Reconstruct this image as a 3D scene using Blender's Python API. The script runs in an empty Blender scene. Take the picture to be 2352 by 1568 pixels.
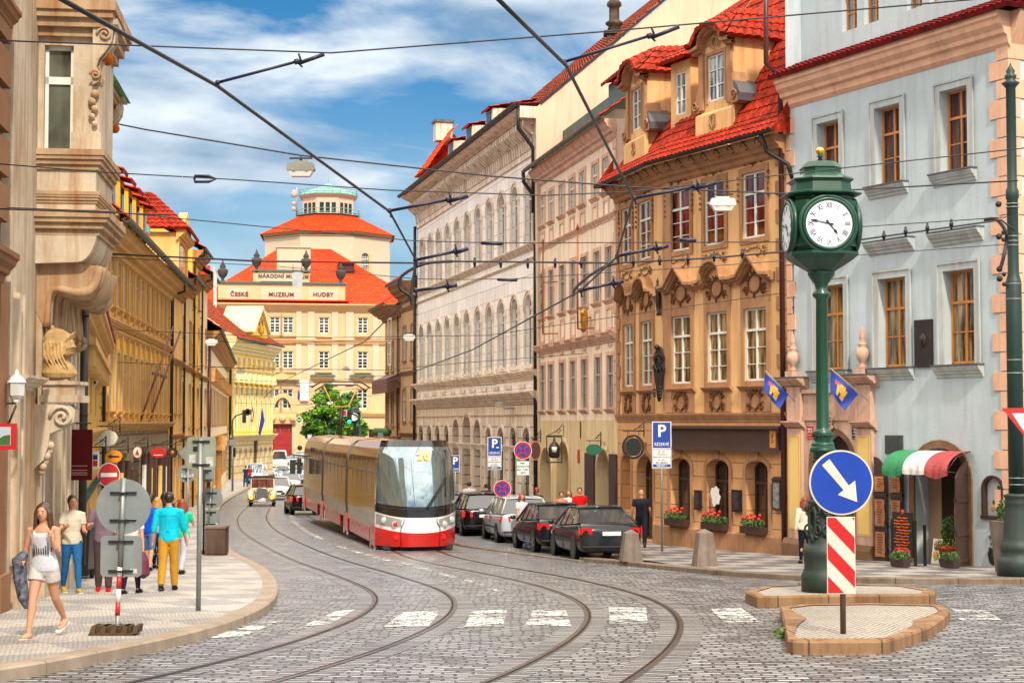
import bpy,math,random
from mathutils import Vector,Matrix
from math import pi,sin,cos,atan2,radians as R
SC=bpy.context.scene;COL=SC.collection
rnd=random.Random(7)
FPX=3800.0;PITCH=math.atan(186/3800);CAMZ=2.0
cd=bpy.data.cameras.new('camera');cam=bpy.data.objects.new('camera',cd);COL.objects.link(cam)
cam.location=(0,0,CAMZ);cam.rotation_euler=(pi/2+PITCH,0,0)
cd.sensor_width=36;cd.lens=36*FPX/2352;cd.clip_end=4000;cd.clip_start=.3
SC.camera=cam
SUN_EL=44;SUN_AZ=167
w=bpy.data.worlds.new('World');SC.world=w;w.use_nodes=True
nt=w.node_tree;N=nt.nodes;L=nt.links;N.clear()
sky=N.new('ShaderNodeTexSky');sky.sky_type='NISHITA';sky.sun_disc=False
sky.sun_elevation=R(SUN_EL);sky.sun_rotation=R(SUN_AZ);sky.air_density=1.0;sky.dust_density=.6;sky.ozone_density=2.2
tc=N.new('ShaderNodeTexCoord');mp=N.new('ShaderNodeMapping');mp.inputs['Scale'].default_value=(3.2,3.2,11)
mp.inputs['Rotation'].default_value=(0,R(-7),0);mp.inputs['Location'].default_value=(3.35,.2,.9)
L.new(tc.outputs['Generated'],mp.inputs['Vector'])
n1=N.new('ShaderNodeTexNoise');n1.inputs['Scale'].default_value=1.5;n1.inputs['Detail'].default_value=9;n1.inputs['Roughness'].default_value=.52
n1.inputs['Distortion'].default_value=.5
L.new(mp.outputs['Vector'],n1.inputs['Vector'])
cr=N.new('ShaderNodeValToRGB');cr.color_ramp.elements[0].position=.43;cr.color_ramp.elements[1].position=.55
L.new(n1.outputs['Fac'],cr.inputs['Fac'])
sx=N.new('ShaderNodeSeparateXYZ');L.new(tc.outputs['Generated'],sx.inputs['Vector'])
hz=N.new('ShaderNodeMapRange');hz.inputs['From Min'].default_value=.04;hz.inputs['From Max'].default_value=.2
hz.inputs['To Min'].default_value=.45;hz.inputs['To Max'].default_value=0
L.new(sx.outputs['Z'],hz.inputs['Value'])
ad=N.new('ShaderNodeMath');ad.operation='MAXIMUM';L.new(cr.outputs['Color'],ad.inputs[0]);L.new(hz.outputs['Result'],ad.inputs[1])
hs=N.new('ShaderNodeHueSaturation');hs.inputs['Saturation'].default_value=1.5;hs.inputs['Value'].default_value=.66
L.new(sky.outputs['Color'],hs.inputs['Color'])
n2=N.new('ShaderNodeTexNoise');n2.inputs['Scale'].default_value=2.6;n2.inputs['Detail'].default_value=6;L.new(mp.outputs['Vector'],n2.inputs['Vector'])
cc=N.new('ShaderNodeValToRGB');cc.color_ramp.elements[0].position=.35;cc.color_ramp.elements[0].color=(1.7,2.8,4.1,1)
cc.color_ramp.elements[1].position=.65;cc.color_ramp.elements[1].color=(6.2,6.8,7.3,1);L.new(n2.outputs['Fac'],cc.inputs['Fac'])
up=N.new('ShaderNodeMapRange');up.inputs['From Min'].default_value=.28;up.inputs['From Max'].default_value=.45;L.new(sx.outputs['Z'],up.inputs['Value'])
um=N.new('ShaderNodeMix');um.data_type='RGBA';L.new(up.outputs['Result'],um.inputs['Factor']);L.new(cc.outputs['Color'],um.inputs['A']);um.inputs['B'].default_value=(22,20.4,18.2,1)  # unseen bright overhead cloud, added above the view to brighten the facades
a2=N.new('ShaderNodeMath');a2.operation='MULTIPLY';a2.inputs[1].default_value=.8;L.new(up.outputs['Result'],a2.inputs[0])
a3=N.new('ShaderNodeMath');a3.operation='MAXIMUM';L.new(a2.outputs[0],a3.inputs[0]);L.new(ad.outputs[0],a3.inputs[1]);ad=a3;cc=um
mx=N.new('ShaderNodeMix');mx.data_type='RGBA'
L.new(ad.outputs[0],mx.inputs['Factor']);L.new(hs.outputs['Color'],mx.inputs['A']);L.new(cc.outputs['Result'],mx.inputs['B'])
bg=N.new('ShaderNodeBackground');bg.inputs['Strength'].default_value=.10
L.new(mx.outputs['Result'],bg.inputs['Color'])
wo=N.new('ShaderNodeOutputWorld');L.new(bg.outputs[0],wo.inputs['Surface'])
sd=bpy.data.lights.new('sun','SUN');sd.energy=2.8;sd.angle=R(3);sd.color=(1,.9,.74)
so=bpy.data.objects.new('sun',sd);COL.objects.link(so)
_a,_e=R(SUN_AZ),R(SUN_EL);sv=Vector((sin(_a)*cos(_e),cos(_a)*cos(_e),sin(_e)))
so.rotation_euler=sv.to_track_quat('Z','Y').to_euler();so.location=(20,-20,40)
SC.view_settings.view_transform='Standard';SC.view_settings.look='None';SC.view_settings.exposure=.58;SC.view_settings.gamma=1
SC.render.engine='CYCLES';SC.cycles.max_bounces=6;SC.cycles.diffuse_bounces=3;SC.cycles.glossy_bounces=3;SC.cycles.transparent_max_bounces=6
SC.cycles.use_denoising=True
_ZP=[(-30,1.2),(0,0),(50,-2.0),(100,-3.0),(140,-3.6),(170,-3.9),(200,-3.3),(225,-3.0),(900,-3.0)]
def _zl(y):
 for(a,b),(c,d) in zip(_ZP,_ZP[1:]):
  if y<=c:return b+(d-b)*(y-a)/(c-a)
 return _ZP[-1][1]
def zg(y):return sum(_zl(y+k*2.5) for k in(-2,-1,0,1,2))/5 if y>4 else _zl(y)
def ray(px,py):
 x=(px-1176)/FPX;v=(784-py)/FPX;c,s=cos(PITCH),sin(PITCH)
 fy=c-v*s;return x/fy,(s+v*c)/fy
def P(px,py,d):
 a,b=ray(px,py);return Vector((a*d,d,CAMZ+b*d))
def G(px,py,off=0.0):
 a,b=ray(px,py);lo=5.0;y=5.0
 while y<400 and CAMZ+b*y>zg(y)+off:lo=y;y+=.5
 hi=y
 for _ in range(20):
  m=(lo+hi)/2
  if CAMZ+b*m>zg(m)+off:lo=m
  else:hi=m
 return Vector((a*hi,hi,zg(hi)+off))
MC={}
def mat(name,col,rough=.8,metal=0.0,var=0.0,vs=1.5,bump=0.0,bs=30,spec=.5,coat=0.0,stain_refl=None,sa=0.0,grid=None,gcol=None,emis=0,col2=None):
 if name in MC:return MC[name]
 if rough>.72 and not metal:
  spec=min(spec,.22);f_=lambda c:tuple(max(.004,g+(x-g)*1.24) for g in[sum(c)/3] for x in[max(0,y)**1.14*1.03 for y in c]);col=f_(col);col2=f_(col2) if col2 else None;stain_refl=f_(stain_refl) if stain_refl else None
 m=bpy.data.materials.new(name);m.use_nodes=True;n=m.node_tree.nodes;l=m.node_tree.links
 b=n['Principled BSDF'];b.inputs['Roughness'].default_value=rough;b.inputs['Metallic'].default_value=metal
 b.inputs['Specular IOR Level'].default_value=spec;b.inputs['Coat Weight'].default_value=coat;b.inputs['Coat Roughness'].default_value=.08
 c4=(*col,1)
 b.inputs['Base Color'].default_value=c4
 t=n.new('ShaderNodeTexCoord');cur=None
 def rgb(c):
  q=n.new('ShaderNodeRGB');q.outputs[0].default_value=(*c,1);return q.outputs[0]
 def mix(fac,a,bb,mode='MIX'):
  q=n.new('ShaderNodeMix');q.data_type='RGBA';q.blend_type=mode
  if isinstance(fac,(int,float)):q.inputs['Factor'].default_value=fac
  else:l.new(fac,q.inputs['Factor'])
  l.new(a,q.inputs['A']);l.new(bb,q.inputs['B']);return q.outputs['Result']
 def noise(scale,vec=None,det=4,ro=.6):
  q=n.new('ShaderNodeTexNoise');q.inputs['Scale'].default_value=scale;q.inputs['Detail'].default_value=det;q.inputs['Roughness'].default_value=ro
  l.new(vec if vec is not None else t.outputs['Object'],q.inputs['Vector']);return q.outputs['Fac']
 def ramp(fac,a,bb):
  q=n.new('ShaderNodeMapRange');q.inputs['From Min'].default_value=a;q.inputs['From Max'].default_value=bb;l.new(fac,q.inputs['Value']);return q.outputs['Result']
 hgt=None
 if var or stain_refl or grid or col2:
  cur=rgb(col)
  if col2:cur=mix(ramp(noise(vs*1.7),.4,.6),cur,rgb(col2))
  if var:
   f=noise(vs);lo=[x*(1-var) for x in col];
   cur=mix(ramp(f,.3,.7),cur,mix(.0,rgb(tuple(lo)),rgb(col)),'MIX') if not col2 else mix(ramp(f,.3,.7),cur,rgb(tuple(lo)))
  if stain_refl:
   mpp=n.new('ShaderNodeMapping');mpp.inputs['Scale'].default_value=(2.2,2.2,.22);l.new(t.outputs['Object'],mpp.inputs['Vector'])
   f=ramp(noise(1.6,mpp.outputs['Vector'],6,.65),.46,.72)
   q=n.new('ShaderNodeMath');q.operation='MULTIPLY';q.inputs[1].default_value=min(1,sa*1.35);l.new(f,q.inputs[0])
   cur=mix(q.outputs[0],cur,rgb(stain_refl))
  if grid:
   bw,bh,mo,gs=grid
   sp=n.new('ShaderNodeSeparateXYZ');l.new(t.outputs['Object'],sp.inputs[0]);cb=n.new('ShaderNodeCombineXYZ')
   l.new(sp.outputs['X'],cb.inputs['X']);l.new(sp.outputs['Z'],cb.inputs['Y'])
   br=n.new('ShaderNodeTexBrick');br.inputs['Scale'].default_value=1;br.inputs['Brick Width'].default_value=bw;br.inputs['Row Height'].default_value=bh
   br.inputs['Mortar Size'].default_value=mo;br.inputs['Mortar Smooth'].default_value=.1;l.new(cb.outputs[0],br.inputs['Vector'])
   br.inputs['Color1'].default_value=(1,1,1,1);br.inputs['Color2'].default_value=(.88,.88,.88,1);br.inputs['Mortar'].default_value=(1,1,1,1)
   cur=mix(1,cur,br.outputs['Color'],'MULTIPLY')
   if gcol:cur=mix(br.outputs['Fac'],cur,rgb(gcol))
   iv=n.new('ShaderNodeMath');iv.operation='MULTIPLY';iv.inputs[1].default_value=-gs;l.new(br.outputs['Fac'],iv.inputs[0]);hgt=iv.outputs[0]
  l.new(cur,b.inputs['Base Color'])
 if bump:
  f=noise(bs,det=5);q=n.new('ShaderNodeMath');q.operation='MULTIPLY_ADD';q.inputs[1].default_value=bump
  l.new(f,q.inputs[0])
  if hgt:l.new(hgt,q.inputs[2])
  else:q.inputs[2].default_value=0
  hgt=q.outputs[0]
 if hgt:
  q=n.new('ShaderNodeBump');q.inputs['Distance'].default_value=1;q.inputs['Strength'].default_value=1
  l.new(hgt,q.inputs['Height']);l.new(q.outputs['Normal'],b.inputs['Normal'])
 if emis:b.inputs['Emission Color'].default_value=c4;b.inputs['Emission Strength'].default_value=emis
 MC[name]=m;return m
def clean(v):return v
def tag(o,label=None,cat=None,group=None,kind=None):
 if label:o['label']=label
 if cat:o['category']=cat
 if group:o['group']=group
 if kind:o['kind']=kind
 return o
def thing(name,label,cat,loc=(0,0,0),rz=0.0,group=None):
 o=bpy.data.objects.new(name,None);o.empty_display_size=.3;COL.objects.link(o)
 o.location=loc;o.rotation_euler=(0,0,rz);return tag(o,label,cat,group)
def copy_tree(o,parent=None,loc=None,rz=None,label=None):
 c=o.copy();COL.objects.link(c);c.parent=parent
 if loc is not None:c.location=loc
 if rz is not None:c.rotation_euler=(0,0,rz)
 if label:c['label']=label
 for ch in KIDS.get(o.name,[]):
  k=copy_tree(ch,c)
 return c
KIDS={}
class MB:
 def __init__(s):s.v=[];s.f=[];s.m=[];s.sm=[];s.k=[]
 def mark(s):
  if s.f and(not s.k or s.k[-1]!=(len(s.v),len(s.f))):s.k.append((len(s.v),len(s.f)))
 def pieces(s):
  ks=[(0,0)]+s.k+[(len(s.v),len(s.f))];out=[]
  for(v0,f0),(v1,f1) in zip(ks,ks[1:]):
   if f1==f0:continue
   q=MB();q.v=s.v[v0:v1];q.f=[[i-v0 for i in f] for f in s.f[f0:f1]];q.m=s.m[f0:f1];q.sm=s.sm[f0:f1];out.append(q)
  return out
 def add(s,vs,fs,m=0,smooth=False):
  k=len(s.v);s.v+=[tuple(p) for p in vs]
  for f in fs:s.f.append([i+k for i in f]);s.m.append(m);s.sm.append(smooth)
 def box(s,x0,x1,y0,y1,z0,z1,m=0):
  if x0>x1:x0,x1=x1,x0
  if y0>y1:y0,y1=y1,y0
  if z0>z1:z0,z1=z1,z0
  s.add([(x0,y0,z0),(x1,y0,z0),(x1,y1,z0),(x0,y1,z0),(x0,y0,z1),(x1,y0,z1),(x1,y1,z1),(x0,y1,z1)],[(0,3,2,1),(4,5,6,7),(0,1,5,4),(1,2,6,5),(2,3,7,6),(3,0,4,7)],m)
 def quad(s,a,b,c,d,m=0):s.add([a,b,c,d],[(0,1,2,3)],m)
 def prism(s,pts,d,m=0):
  n=len(pts);d=Vector(d);p=[Vector(q) for q in pts]
  s.add(p+[q+d for q in p],[tuple(range(n))[::-1],tuple(range(n,2*n))]+[(i,(i+1)%n,n+(i+1)%n,n+i) for i in range(n)],m)
 def xprism(s,prof,x0,x1,m=0):
  s.prism([(x0,y,z) for y,z in prof],(x1-x0,0,0),m)
 def yprism(s,prof,y0,y1,m=0):
  s.prism([(x,y0,z) for x,z in prof],(0,y1-y0,0),m)
 def lathe(s,prof,n=16,c=(0,0,0),m=0,ph=0.0,sx=1,sy=1,smooth=True):
  vs=[];fs=[]
  for r,z in prof:
   for i in range(n):
    a=2*pi*(i+ph)/n;vs.append((c[0]+r*cos(a)*sx,c[1]+r*sin(a)*sy,c[2]+z))
  for k in range(len(prof)-1):
   for i in range(n):
    j=(i+1)%n;fs.append((k*n+i,k*n+j,(k+1)*n+j,(k+1)*n+i))
  fs.append(tuple(range(n))[::-1]);fs.append(tuple(range((len(prof)-1)*n,len(prof)*n)))
  s.add(vs,fs,m,smooth)
 def tube(s,path,rad,n=8,m=0,sq=1.0,closed=False):
  p=[Vector(q) for q in path];K=len(p)
  if not isinstance(rad,(list,tuple)):rad=[rad]*K
  vs=[];fs=[];prev=None
  for i in range(K):
   a=p[(i-1)%K] if(closed or i>0) else p[i];b=p[(i+1)%K] if(closed or i<K-1) else p[i]
   t=(b-a);t=t.normalized() if t.length>1e-9 else Vector((0,0,1))
   if prev is None:
    u=Vector((0,0,1)).cross(t);u=u.normalized() if u.length>.05 else Vector((1,0,0))
   else:
    u=prev-t*prev.dot(t);u=u.normalized() if u.length>1e-6 else prev
   w_=t.cross(u);prev=u
   for k in range(n):
    an=2*pi*k/n;vs.append(p[i]+(u*cos(an)+w_*sin(an)*sq)*rad[i])
  for i in range(K if closed else K-1):
   for k in range(n):
    j=(k+1)%n;i2=(i+1)%K;fs.append((i*n+k,i*n+j,i2*n+j,i2*n+k))
  if not closed:fs.append(tuple(range(n))[::-1]);fs.append(tuple(range((K-1)*n,K*n)))
  s.add(vs,fs,m,True)
 def ball(s,c,r,m=0,n=10,sc=(1,1,1)):
  prof=[(max(r*sin(pi*i/n),.0004),-r*cos(pi*i/n)*sc[2]) for i in range(n+1)]
  s.lathe(prof,n*2,c,m,sx=sc[0],sy=sc[1])
 def disc(s,c,r,t,m=0,n=28,axis='y',m2=None):
  pts=[(r*cos(2*pi*i/n),r*sin(2*pi*i/n)) for i in range(n)]
  if axis=='y':s.prism([(c[0]+a,c[1],c[2]+b) for a,b in pts],(0,t,0),m)
  elif axis=='x':s.prism([(c[0],c[1]+a,c[2]+b) for a,b in pts],(t,0,0),m)
  else:s.prism([(c[0]+a,c[1]+b,c[2]) for a,b in pts],(0,0,t),m)
 def build(s,name,mats,parent=None,**kw):
  if s.k:
   for q in s.pieces():o=q.build(name,mats,parent,**kw)
   return o
  me=bpy.data.meshes.new(name);me.from_pydata(s.v,[],s.f)
  if not isinstance(mats,(list,tuple)):mats=[mats]
  for q in mats:me.materials.append(q)
  for i,p_ in enumerate(me.polygons):p_.material_index=s.m[i];p_.use_smooth=s.sm[i]
  me.update()
  return link(name,me,parent,**kw)
def link(name,me,parent=None,loc=None,rz=None,label=None,cat=None,group=None,kind=None):
 o=bpy.data.objects.new(name,me);COL.objects.link(o)
 if parent is not None:o.parent=parent;KIDS.setdefault(parent.name,[]).append(o)
 if loc is not None:o.location=loc
 if rz is not None:o.rotation_euler=(0,0,rz)
 return tag(o,label,cat,group,kind)
def fixn(o):
 import bmesh
 bm=bmesh.new();bm.from_mesh(o.data);bmesh.ops.recalc_face_normals(bm,faces=bm.faces[:]);bm.to_mesh(o.data);bm.free();return o
_tc={}
def textmesh(mb,s,size,c,m=0,th=.004,align='CENTER',bold=0,space=1.0,rot=None,condense=1.0):
 """lettering facing -Y, centred at c (x,y,z) in the local frame; y is the face it stands on"""
 k=(s,size,bold,space,align)
 if k not in _tc:
  cu=bpy.data.curves.new('t','FONT');cu.body=s;cu.size=size;cu.align_x=align;cu.align_y='CENTER';cu.offset=bold;cu.space_character=space;cu.resolution_u=3
  o=bpy.data.objects.new('t',cu);COL.objects.link(o);dg=bpy.context.evaluated_depsgraph_get()
  me=bpy.data.meshes.new_from_object(o.evaluated_get(dg));_tc[k]=([tuple(v.co) for v in me.vertices],[tuple(p.vertices) for p in me.polygons])
  bpy.data.objects.remove(o);bpy.data.curves.remove(cu);bpy.data.meshes.remove(me)
 vs,fs=_tc[k]
 out=[]
 for x,y,_ in vs:
  x*=condense
  if rot:x,y=x*cos(rot)-y*sin(rot),x*sin(rot)+y*cos(rot)
  out.append((c[0]+x,c[1]-th,c[2]+y))
 mb.add(out,fs,m)
def arc(cx,cz,r,a0,a1,n,y=0,ry=None):
 ry=ry or r
 return[(cx+r*cos(R(a0+(a1-a0)*i/n)),y,cz+ry*sin(R(a0+(a1-a0)*i/n))) for i in range(n+1)]
def cat(pts,n=8,closed=False):
 p=[Vector(q) for q in pts];out=[];K=len(p)
 for i in range(K if closed else K-1):
  a=p[(i-1)%K] if(closed or i) else p[0];b=p[i];c=p[(i+1)%K];d=p[(i+2)%K] if(closed or i+2<K) else p[-1]
  for k in range(n):
   t=k/n;out.append(.5*((2*b)+(c-a)*t+(2*a-5*b+4*c-d)*t*t+(3*b-a-3*c+d)*t**3))
 if not closed:out.append(p[-1])
 return out
def resample(pts,step):
 out=[pts[0].copy()];acc=0
 for a,b in zip(pts,pts[1:]):
  d=(b-a).length
  if d<1e-9:continue
  t=step-acc
  while t<=d:out.append(a+(b-a)*(t/d));t+=step
  acc=(acc+d)%step
 if(out[-1]-pts[-1]).length>step*.3:out.append(pts[-1].copy())
 return out
def stone_mat(name,mode,c1,c2,mort,bw,bh,mo,rough=.5,hgt=.012,warp=.06,rotz=0,spots=None,freq=.5,bias=0.0,sqy=1):
 m=bpy.data.materials.new(name);m.use_nodes=True;n=m.node_tree.nodes;l=m.node_tree.links;b=n['Principled BSDF']
 t=n.new('ShaderNodeTexCoord');src=t.outputs['UV'] if mode=='UV' else t.outputs['Object']
 nz=n.new('ShaderNodeTexNoise');nz.inputs['Scale'].default_value=.9;nz.inputs['Detail'].default_value=2;l.new(src,nz.inputs['Vector'])
 nf=n.new('ShaderNodeTexNoise');nf.inputs['Scale'].default_value=7;nf.inputs['Detail'].default_value=2;l.new(src,nf.inputs['Vector'])
 def vm(op,a,bb):
  q=n.new('ShaderNodeVectorMath');q.operation=op
  for i,x in enumerate((a,bb)):
   if isinstance(x,tuple):q.inputs[i].default_value=x
   else:l.new(x,q.inputs[i])
  return q.outputs[0]
 v=vm('ADD',src,vm('MULTIPLY',vm('SUBTRACT',nz.outputs['Color'],(.5,.5,.5)),(warp*6,warp*6,0)))
 v=vm('ADD',v,vm('MULTIPLY',vm('SUBTRACT',nf.outputs['Color'],(.5,.5,.5)),(warp*.6,warp*.6,0)))
 if rotz:
  mp=n.new('ShaderNodeMapping');mp.inputs['Rotation'].default_value=(0,0,R(rotz));l.new(v,mp.inputs['Vector']);v=mp.outputs['Vector']
 if sqy!=1:v=vm('MULTIPLY',v,(1,sqy,1));bh*=sqy
 br=n.new('ShaderNodeTexBrick');br.inputs['Scale'].default_value=1;br.inputs['Brick Width'].default_value=bw;br.inputs['Row Height'].default_value=bh
 br.inputs['Mortar Size'].default_value=mo;br.inputs['Mortar Smooth'].default_value=.35;br.inputs['Color1'].default_value=(*c1,1);br.inputs['Color2'].default_value=(*c2,1)
 br.inputs['Mortar'].default_value=(*mort,1);br.offset=.5;br.squash=1;br.inputs['Bias'].default_value=bias
 l.new(v,br.inputs['Vector'])
 big=n.new('ShaderNodeTexNoise');big.inputs['Scale'].default_value=freq;big.inputs['Detail'].default_value=5;l.new(src,big.inputs['Vector'])
 mr=n.new('ShaderNodeMapRange');mr.inputs['From Min'].default_value=.3;mr.inputs['From Max'].default_value=.7;mr.inputs['To Min'].default_value=.78;mr.inputs['To Max'].default_value=1.15
 l.new(big.outputs['Fac'],mr.inputs['Value'])
 sm=n.new('ShaderNodeTexNoise');sm.inputs['Scale'].default_value=9;sm.inputs['Detail'].default_value=3;l.new(src,sm.inputs['Vector'])
 tint=n.new('ShaderNodeMix');tint.data_type='RGBA';tint.blend_type='MIX';tint.inputs['A'].default_value=(1.07,1.0,.93,1);tint.inputs['B'].default_value=(.92,.99,1.08,1)
 l.new(sm.outputs['Fac'],tint.inputs['Factor'])
 a1=vm('MULTIPLY',br.outputs['Color'],tint.outputs['Result']);sc=n.new('ShaderNodeVectorMath');sc.operation='SCALE';l.new(a1,sc.inputs[0]);l.new(mr.outputs['Result'],sc.inputs['Scale'])
 colr=sc.outputs[0]
 if spots:
  sz,pc=spots
  ch=n.new('ShaderNodeTexChecker');ch.inputs['Scale'].default_value=1/sz;ch.inputs['Color1'].default_value=(1,1,1,1);ch.inputs['Color2'].default_value=(0,0,0,1)
  m2=n.new('ShaderNodeMapping');m2.inputs['Rotation'].default_value=(0,0,R(45+rotz));m2.inputs['Location'].default_value=(0,0,.31);m2.inputs['Scale'].default_value=(1,1.0,0);l.new(src,m2.inputs['Vector']);l.new(m2.outputs['Vector'],ch.inputs['Vector'])
  mxx=n.new('ShaderNodeMix');mxx.data_type='RGBA';mxx.blend_type='MULTIPLY';l.new(ch.outputs['Fac'],mxx.inputs['Factor']);l.new(colr,mxx.inputs['A']);mxx.inputs['B'].default_value=(*pc,1)
  colr=mxx.outputs['Result']
 l.new(colr,b.inputs['Base Color'])
 hh=n.new('ShaderNodeMath');hh.operation='MULTIPLY_ADD';hh.inputs[1].default_value=-hgt;l.new(br.outputs['Fac'],hh.inputs[0])
 q=n.new('ShaderNodeMath');q.operation='MULTIPLY';q.inputs[1].default_value=hgt*.9;l.new(sm.outputs['Fac'],q.inputs[0]);l.new(q.outputs[0],hh.inputs[2])
 bp=n.new('ShaderNodeBump');bp.inputs['Distance'].default_value=1;bp.inputs['Strength'].default_value=1;l.new(hh.outputs[0],bp.inputs['Height']);l.new(bp.outputs['Normal'],b.inputs['Normal'])
 b.inputs['Roughness'].default_value=rough
 return m
M_SETT=stone_mat('granite_setts','OBJ',(.11,.12,.135),(.42,.43,.44),(.018,.010,.007),.27,.165,.019,rough=.33,hgt=.022,warp=.055,sqy=.42)
M_RSETT=stone_mat('rail_setts','UV',(.11,.115,.125),(.32,.32,.32),(.020,.012,.008),.17,1.24,.036,rough=.33,hgt=.022,warp=.018)
M_MOS=stone_mat('mosaic_paving','OBJ',(.40,.37,.33),(.52,.48,.43),(.26,.22,.18),.065,.065,.006,rough=.6,hgt=.004,warp=.02,rotz=12,spots=(1.25,(.70,.73,.78)),freq=.3)
M_MOS2=stone_mat('mosaic_paving_right','OBJ',(.30,.28,.26),(.40,.37,.34),(.18,.15,.12),.065,.065,.006,rough=.6,hgt=.004,warp=.02,rotz=26,spots=(1.1,(.42,.42,.46)),freq=.3)
M_MOSP=stone_mat('island_mosaic','OBJ',(.38,.34,.29),(.50,.45,.39),(.10,.075,.05),.085,.085,.014,rough=.65,hgt=.008,warp=.03)
M_KERB=mat('granite_kerb',(.36,.28,.21),rough=.7,var=.35,vs=1.2,bump=.003,bs=60,stain_refl=(.2,.13,.08),sa=.5)
M_KERBD=mat('old_kerb',(.27,.22,.18),rough=.75,var=.4,vs=1.5,bump=.004,bs=60,stain_refl=(.1,.06,.035),sa=.5)
M_KERBI=mat('island_kerb',(.36,.24,.16),rough=.75,var=.4,vs=1.5,bump=.004,bs=60,stain_refl=(.12,.06,.03),sa=.6,grid=(.9,3.0,.012,.01),gcol=(.08,.05,.03))
M_RAIL=mat('rail_steel',(.20,.18,.17),rough=.28,metal=.9,var=.3,vs=.8)
M_GROOVE=mat('rail_groove',(.035,.022,.016),rough=.8)
M_ROADPAINT=stone_mat('painted_setts','OBJ',(.62,.61,.58),(.90,.89,.86),(.16,.13,.11),.27,.165,.012,rough=.4,hgt=.018,warp=.055,sqy=.42)
def worn(m,th=.47):
 n=m.node_tree.nodes;l=m.node_tree.links;b=n['Principled BSDF'];q=n.new('ShaderNodeTexNoise');q.inputs['Scale'].default_value=2.4;q.inputs['Detail'].default_value=8;q.inputs['Roughness'].default_value=.75
 t=n.new('ShaderNodeTexCoord');l.new(t.outputs['Object'],q.inputs['Vector']);r=n.new('ShaderNodeMapRange');r.inputs['From Min'].default_value=th-.05;r.inputs['From Max'].default_value=th+.03;l.new(q.outputs['Fac'],r.inputs['Value']);l.new(r.outputs['Result'],b.inputs['Alpha'])
worn(M_ROADPAINT,.49)
M_DASH=M_ROADPAINT.copy();M_DASH.name='faded_paint'
for n_ in M_DASH.node_tree.nodes:
 if n_.type=='MAP_RANGE' and abs(n_.inputs['From Min'].default_value-.44)<.01:n_.inputs['From Min'].default_value=.46;n_.inputs['From Max'].default_value=.56
def sheet(name,mt,x0,x1,ys,off,kind='structure'):
 mb=MB();xs=[x0+(x1-x0)*i/40 for i in range(41)]
 vs=[(x,y,zg(y)+off) for y in ys for x in xs];fs=[]
 for j in range(len(ys)-1):
  for i in range(40):a=j*41+i;fs.append((a,a+1,a+42,a+41))
 mb.add(vs,fs,0,True);return mb.build(name,mt,kind=kind)
ys=[-30+i*1.0 for i in range(270)]+[240+30*i for i in range(1,40)]
sheet('ground',M_SETT,-300,300,ys,0)
def strip(name,mt,left,right,off,uv=False,kind='structure',skirt=0,mskirt=None):
 """sheet between two polylines of equal length"""
 n=len(left);vs=[];
 for a,b in zip(left,right):vs+=[(a.x,a.y,zg(a.y)+off),(b.x,b.y,zg(b.y)+off)]
 fs=[(2*i,2*i+1,2*i+3,2*i+2) for i in range(n-1)]
 me=bpy.data.meshes.new(name);me.from_pydata(vs,[],fs);me.materials.append(mt)
 if uv:
  L_=[0]
  for i in range(n-1):L_.append(L_[-1]+((left[i+1]-left[i]).length+(right[i+1]-right[i]).length)/2)
  u=me.uv_layers.new(name='UVMap')
  for p_ in me.polygons:
   for li in p_.loop_indices:
    vi=me.loops[li].vertex_index;k=vi//2;wd=(left[k]-right[k]).length
    u.data[li].uv=(L_[k],.31 if vi%2==0 else wd+.31)
 me.update();return link(name,me,kind=kind)
def offset(path,d):
 out=[]
 for i,p in enumerate(path):
  a=path[max(i-1,0)];b=path[min(i+1,len(path)-1)];t=Vector((b.x-a.x,b.y-a.y,0))
  t.normalize();out.append(Vector((p.x+t.y*d,p.y-t.x*d,p.z)))
 return out
def flat(p):return Vector((p.x,p.y,0))
def smooth2(pts,it=3):
 for _ in range(it):
  pts=[pts[0]]+[(a+2*b+c)/4 for a,b,c in zip(pts,pts[1:],pts[2:])]+[pts[-1]]
 return pts
RA=[(578,1150),(562,1168),(549,1184),(546,1199),(552,1216),(574,1236),(611,1259),(677,1293),(743,1315),(799,1338),(838,1355),(859,1371),(852,1392),(818,1419),(745,1449),(672,1475),(574,1503),(305,1568)]
RB=[(640,1146),(626,1162),(614,1180),(612,1193),(621,1206),(643,1223),(721,1258),(818,1291),(916,1320),(989,1341),(1033,1359),(1056,1380),(1053,1402),(1026,1429),(916,1480),(794,1521),(635,1568)]
RC=[(914,1275),(1014,1300),(1148,1327),(1246,1353),(1300,1375),(1330,1394),(1338,1416),(1329,1441),(1295,1470),(1222,1512),(1100,1568)]
RD=[(1060,1283),(1148,1298),(1270,1318),(1368,1336),(1466,1360),(1539,1385),(1576,1414),(1585,1443),(1568,1480),(1539,1512),(1466,1568)]
def gp(pts):return[flat(G(x,y)) for x,y in pts]
def at_y(path,y):
 for a,b in zip(path,path[1:]):
  if(a.y-y)*(b.y-y)<=0 and a.y!=b.y:return a+(b-a)*((y-a.y)/(b.y-a.y))
 return None
def centre(a,b):
 a=cat(gp(a),10);b=cat(gp(b),10);out=[];K=60
 a=resample(a,.25);b=resample(b,.25)
 for i in range(0,len(a),6):
  q=min(b,key=lambda p:(p-a[i]).length);out.append((a[i]+q)/2)
 return out
c1=centre(RA,RB);c2=centre(RC,RD)
HEAD2=Vector((-.22,1,0)).normalized()
tramfront=Vector((-2.95,52.2,0))
c1=[p for p in c1 if 17<p.y<100];c2=[p for p in c2 if 17<p.y<49]
c2=[tramfront+HEAD2*d for d in(26,18,10,2)]+c2
c1far=[Vector((-15.4-(y-101)*.12,y,0)) for y in(205,190,170,150,130,115)]
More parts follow.
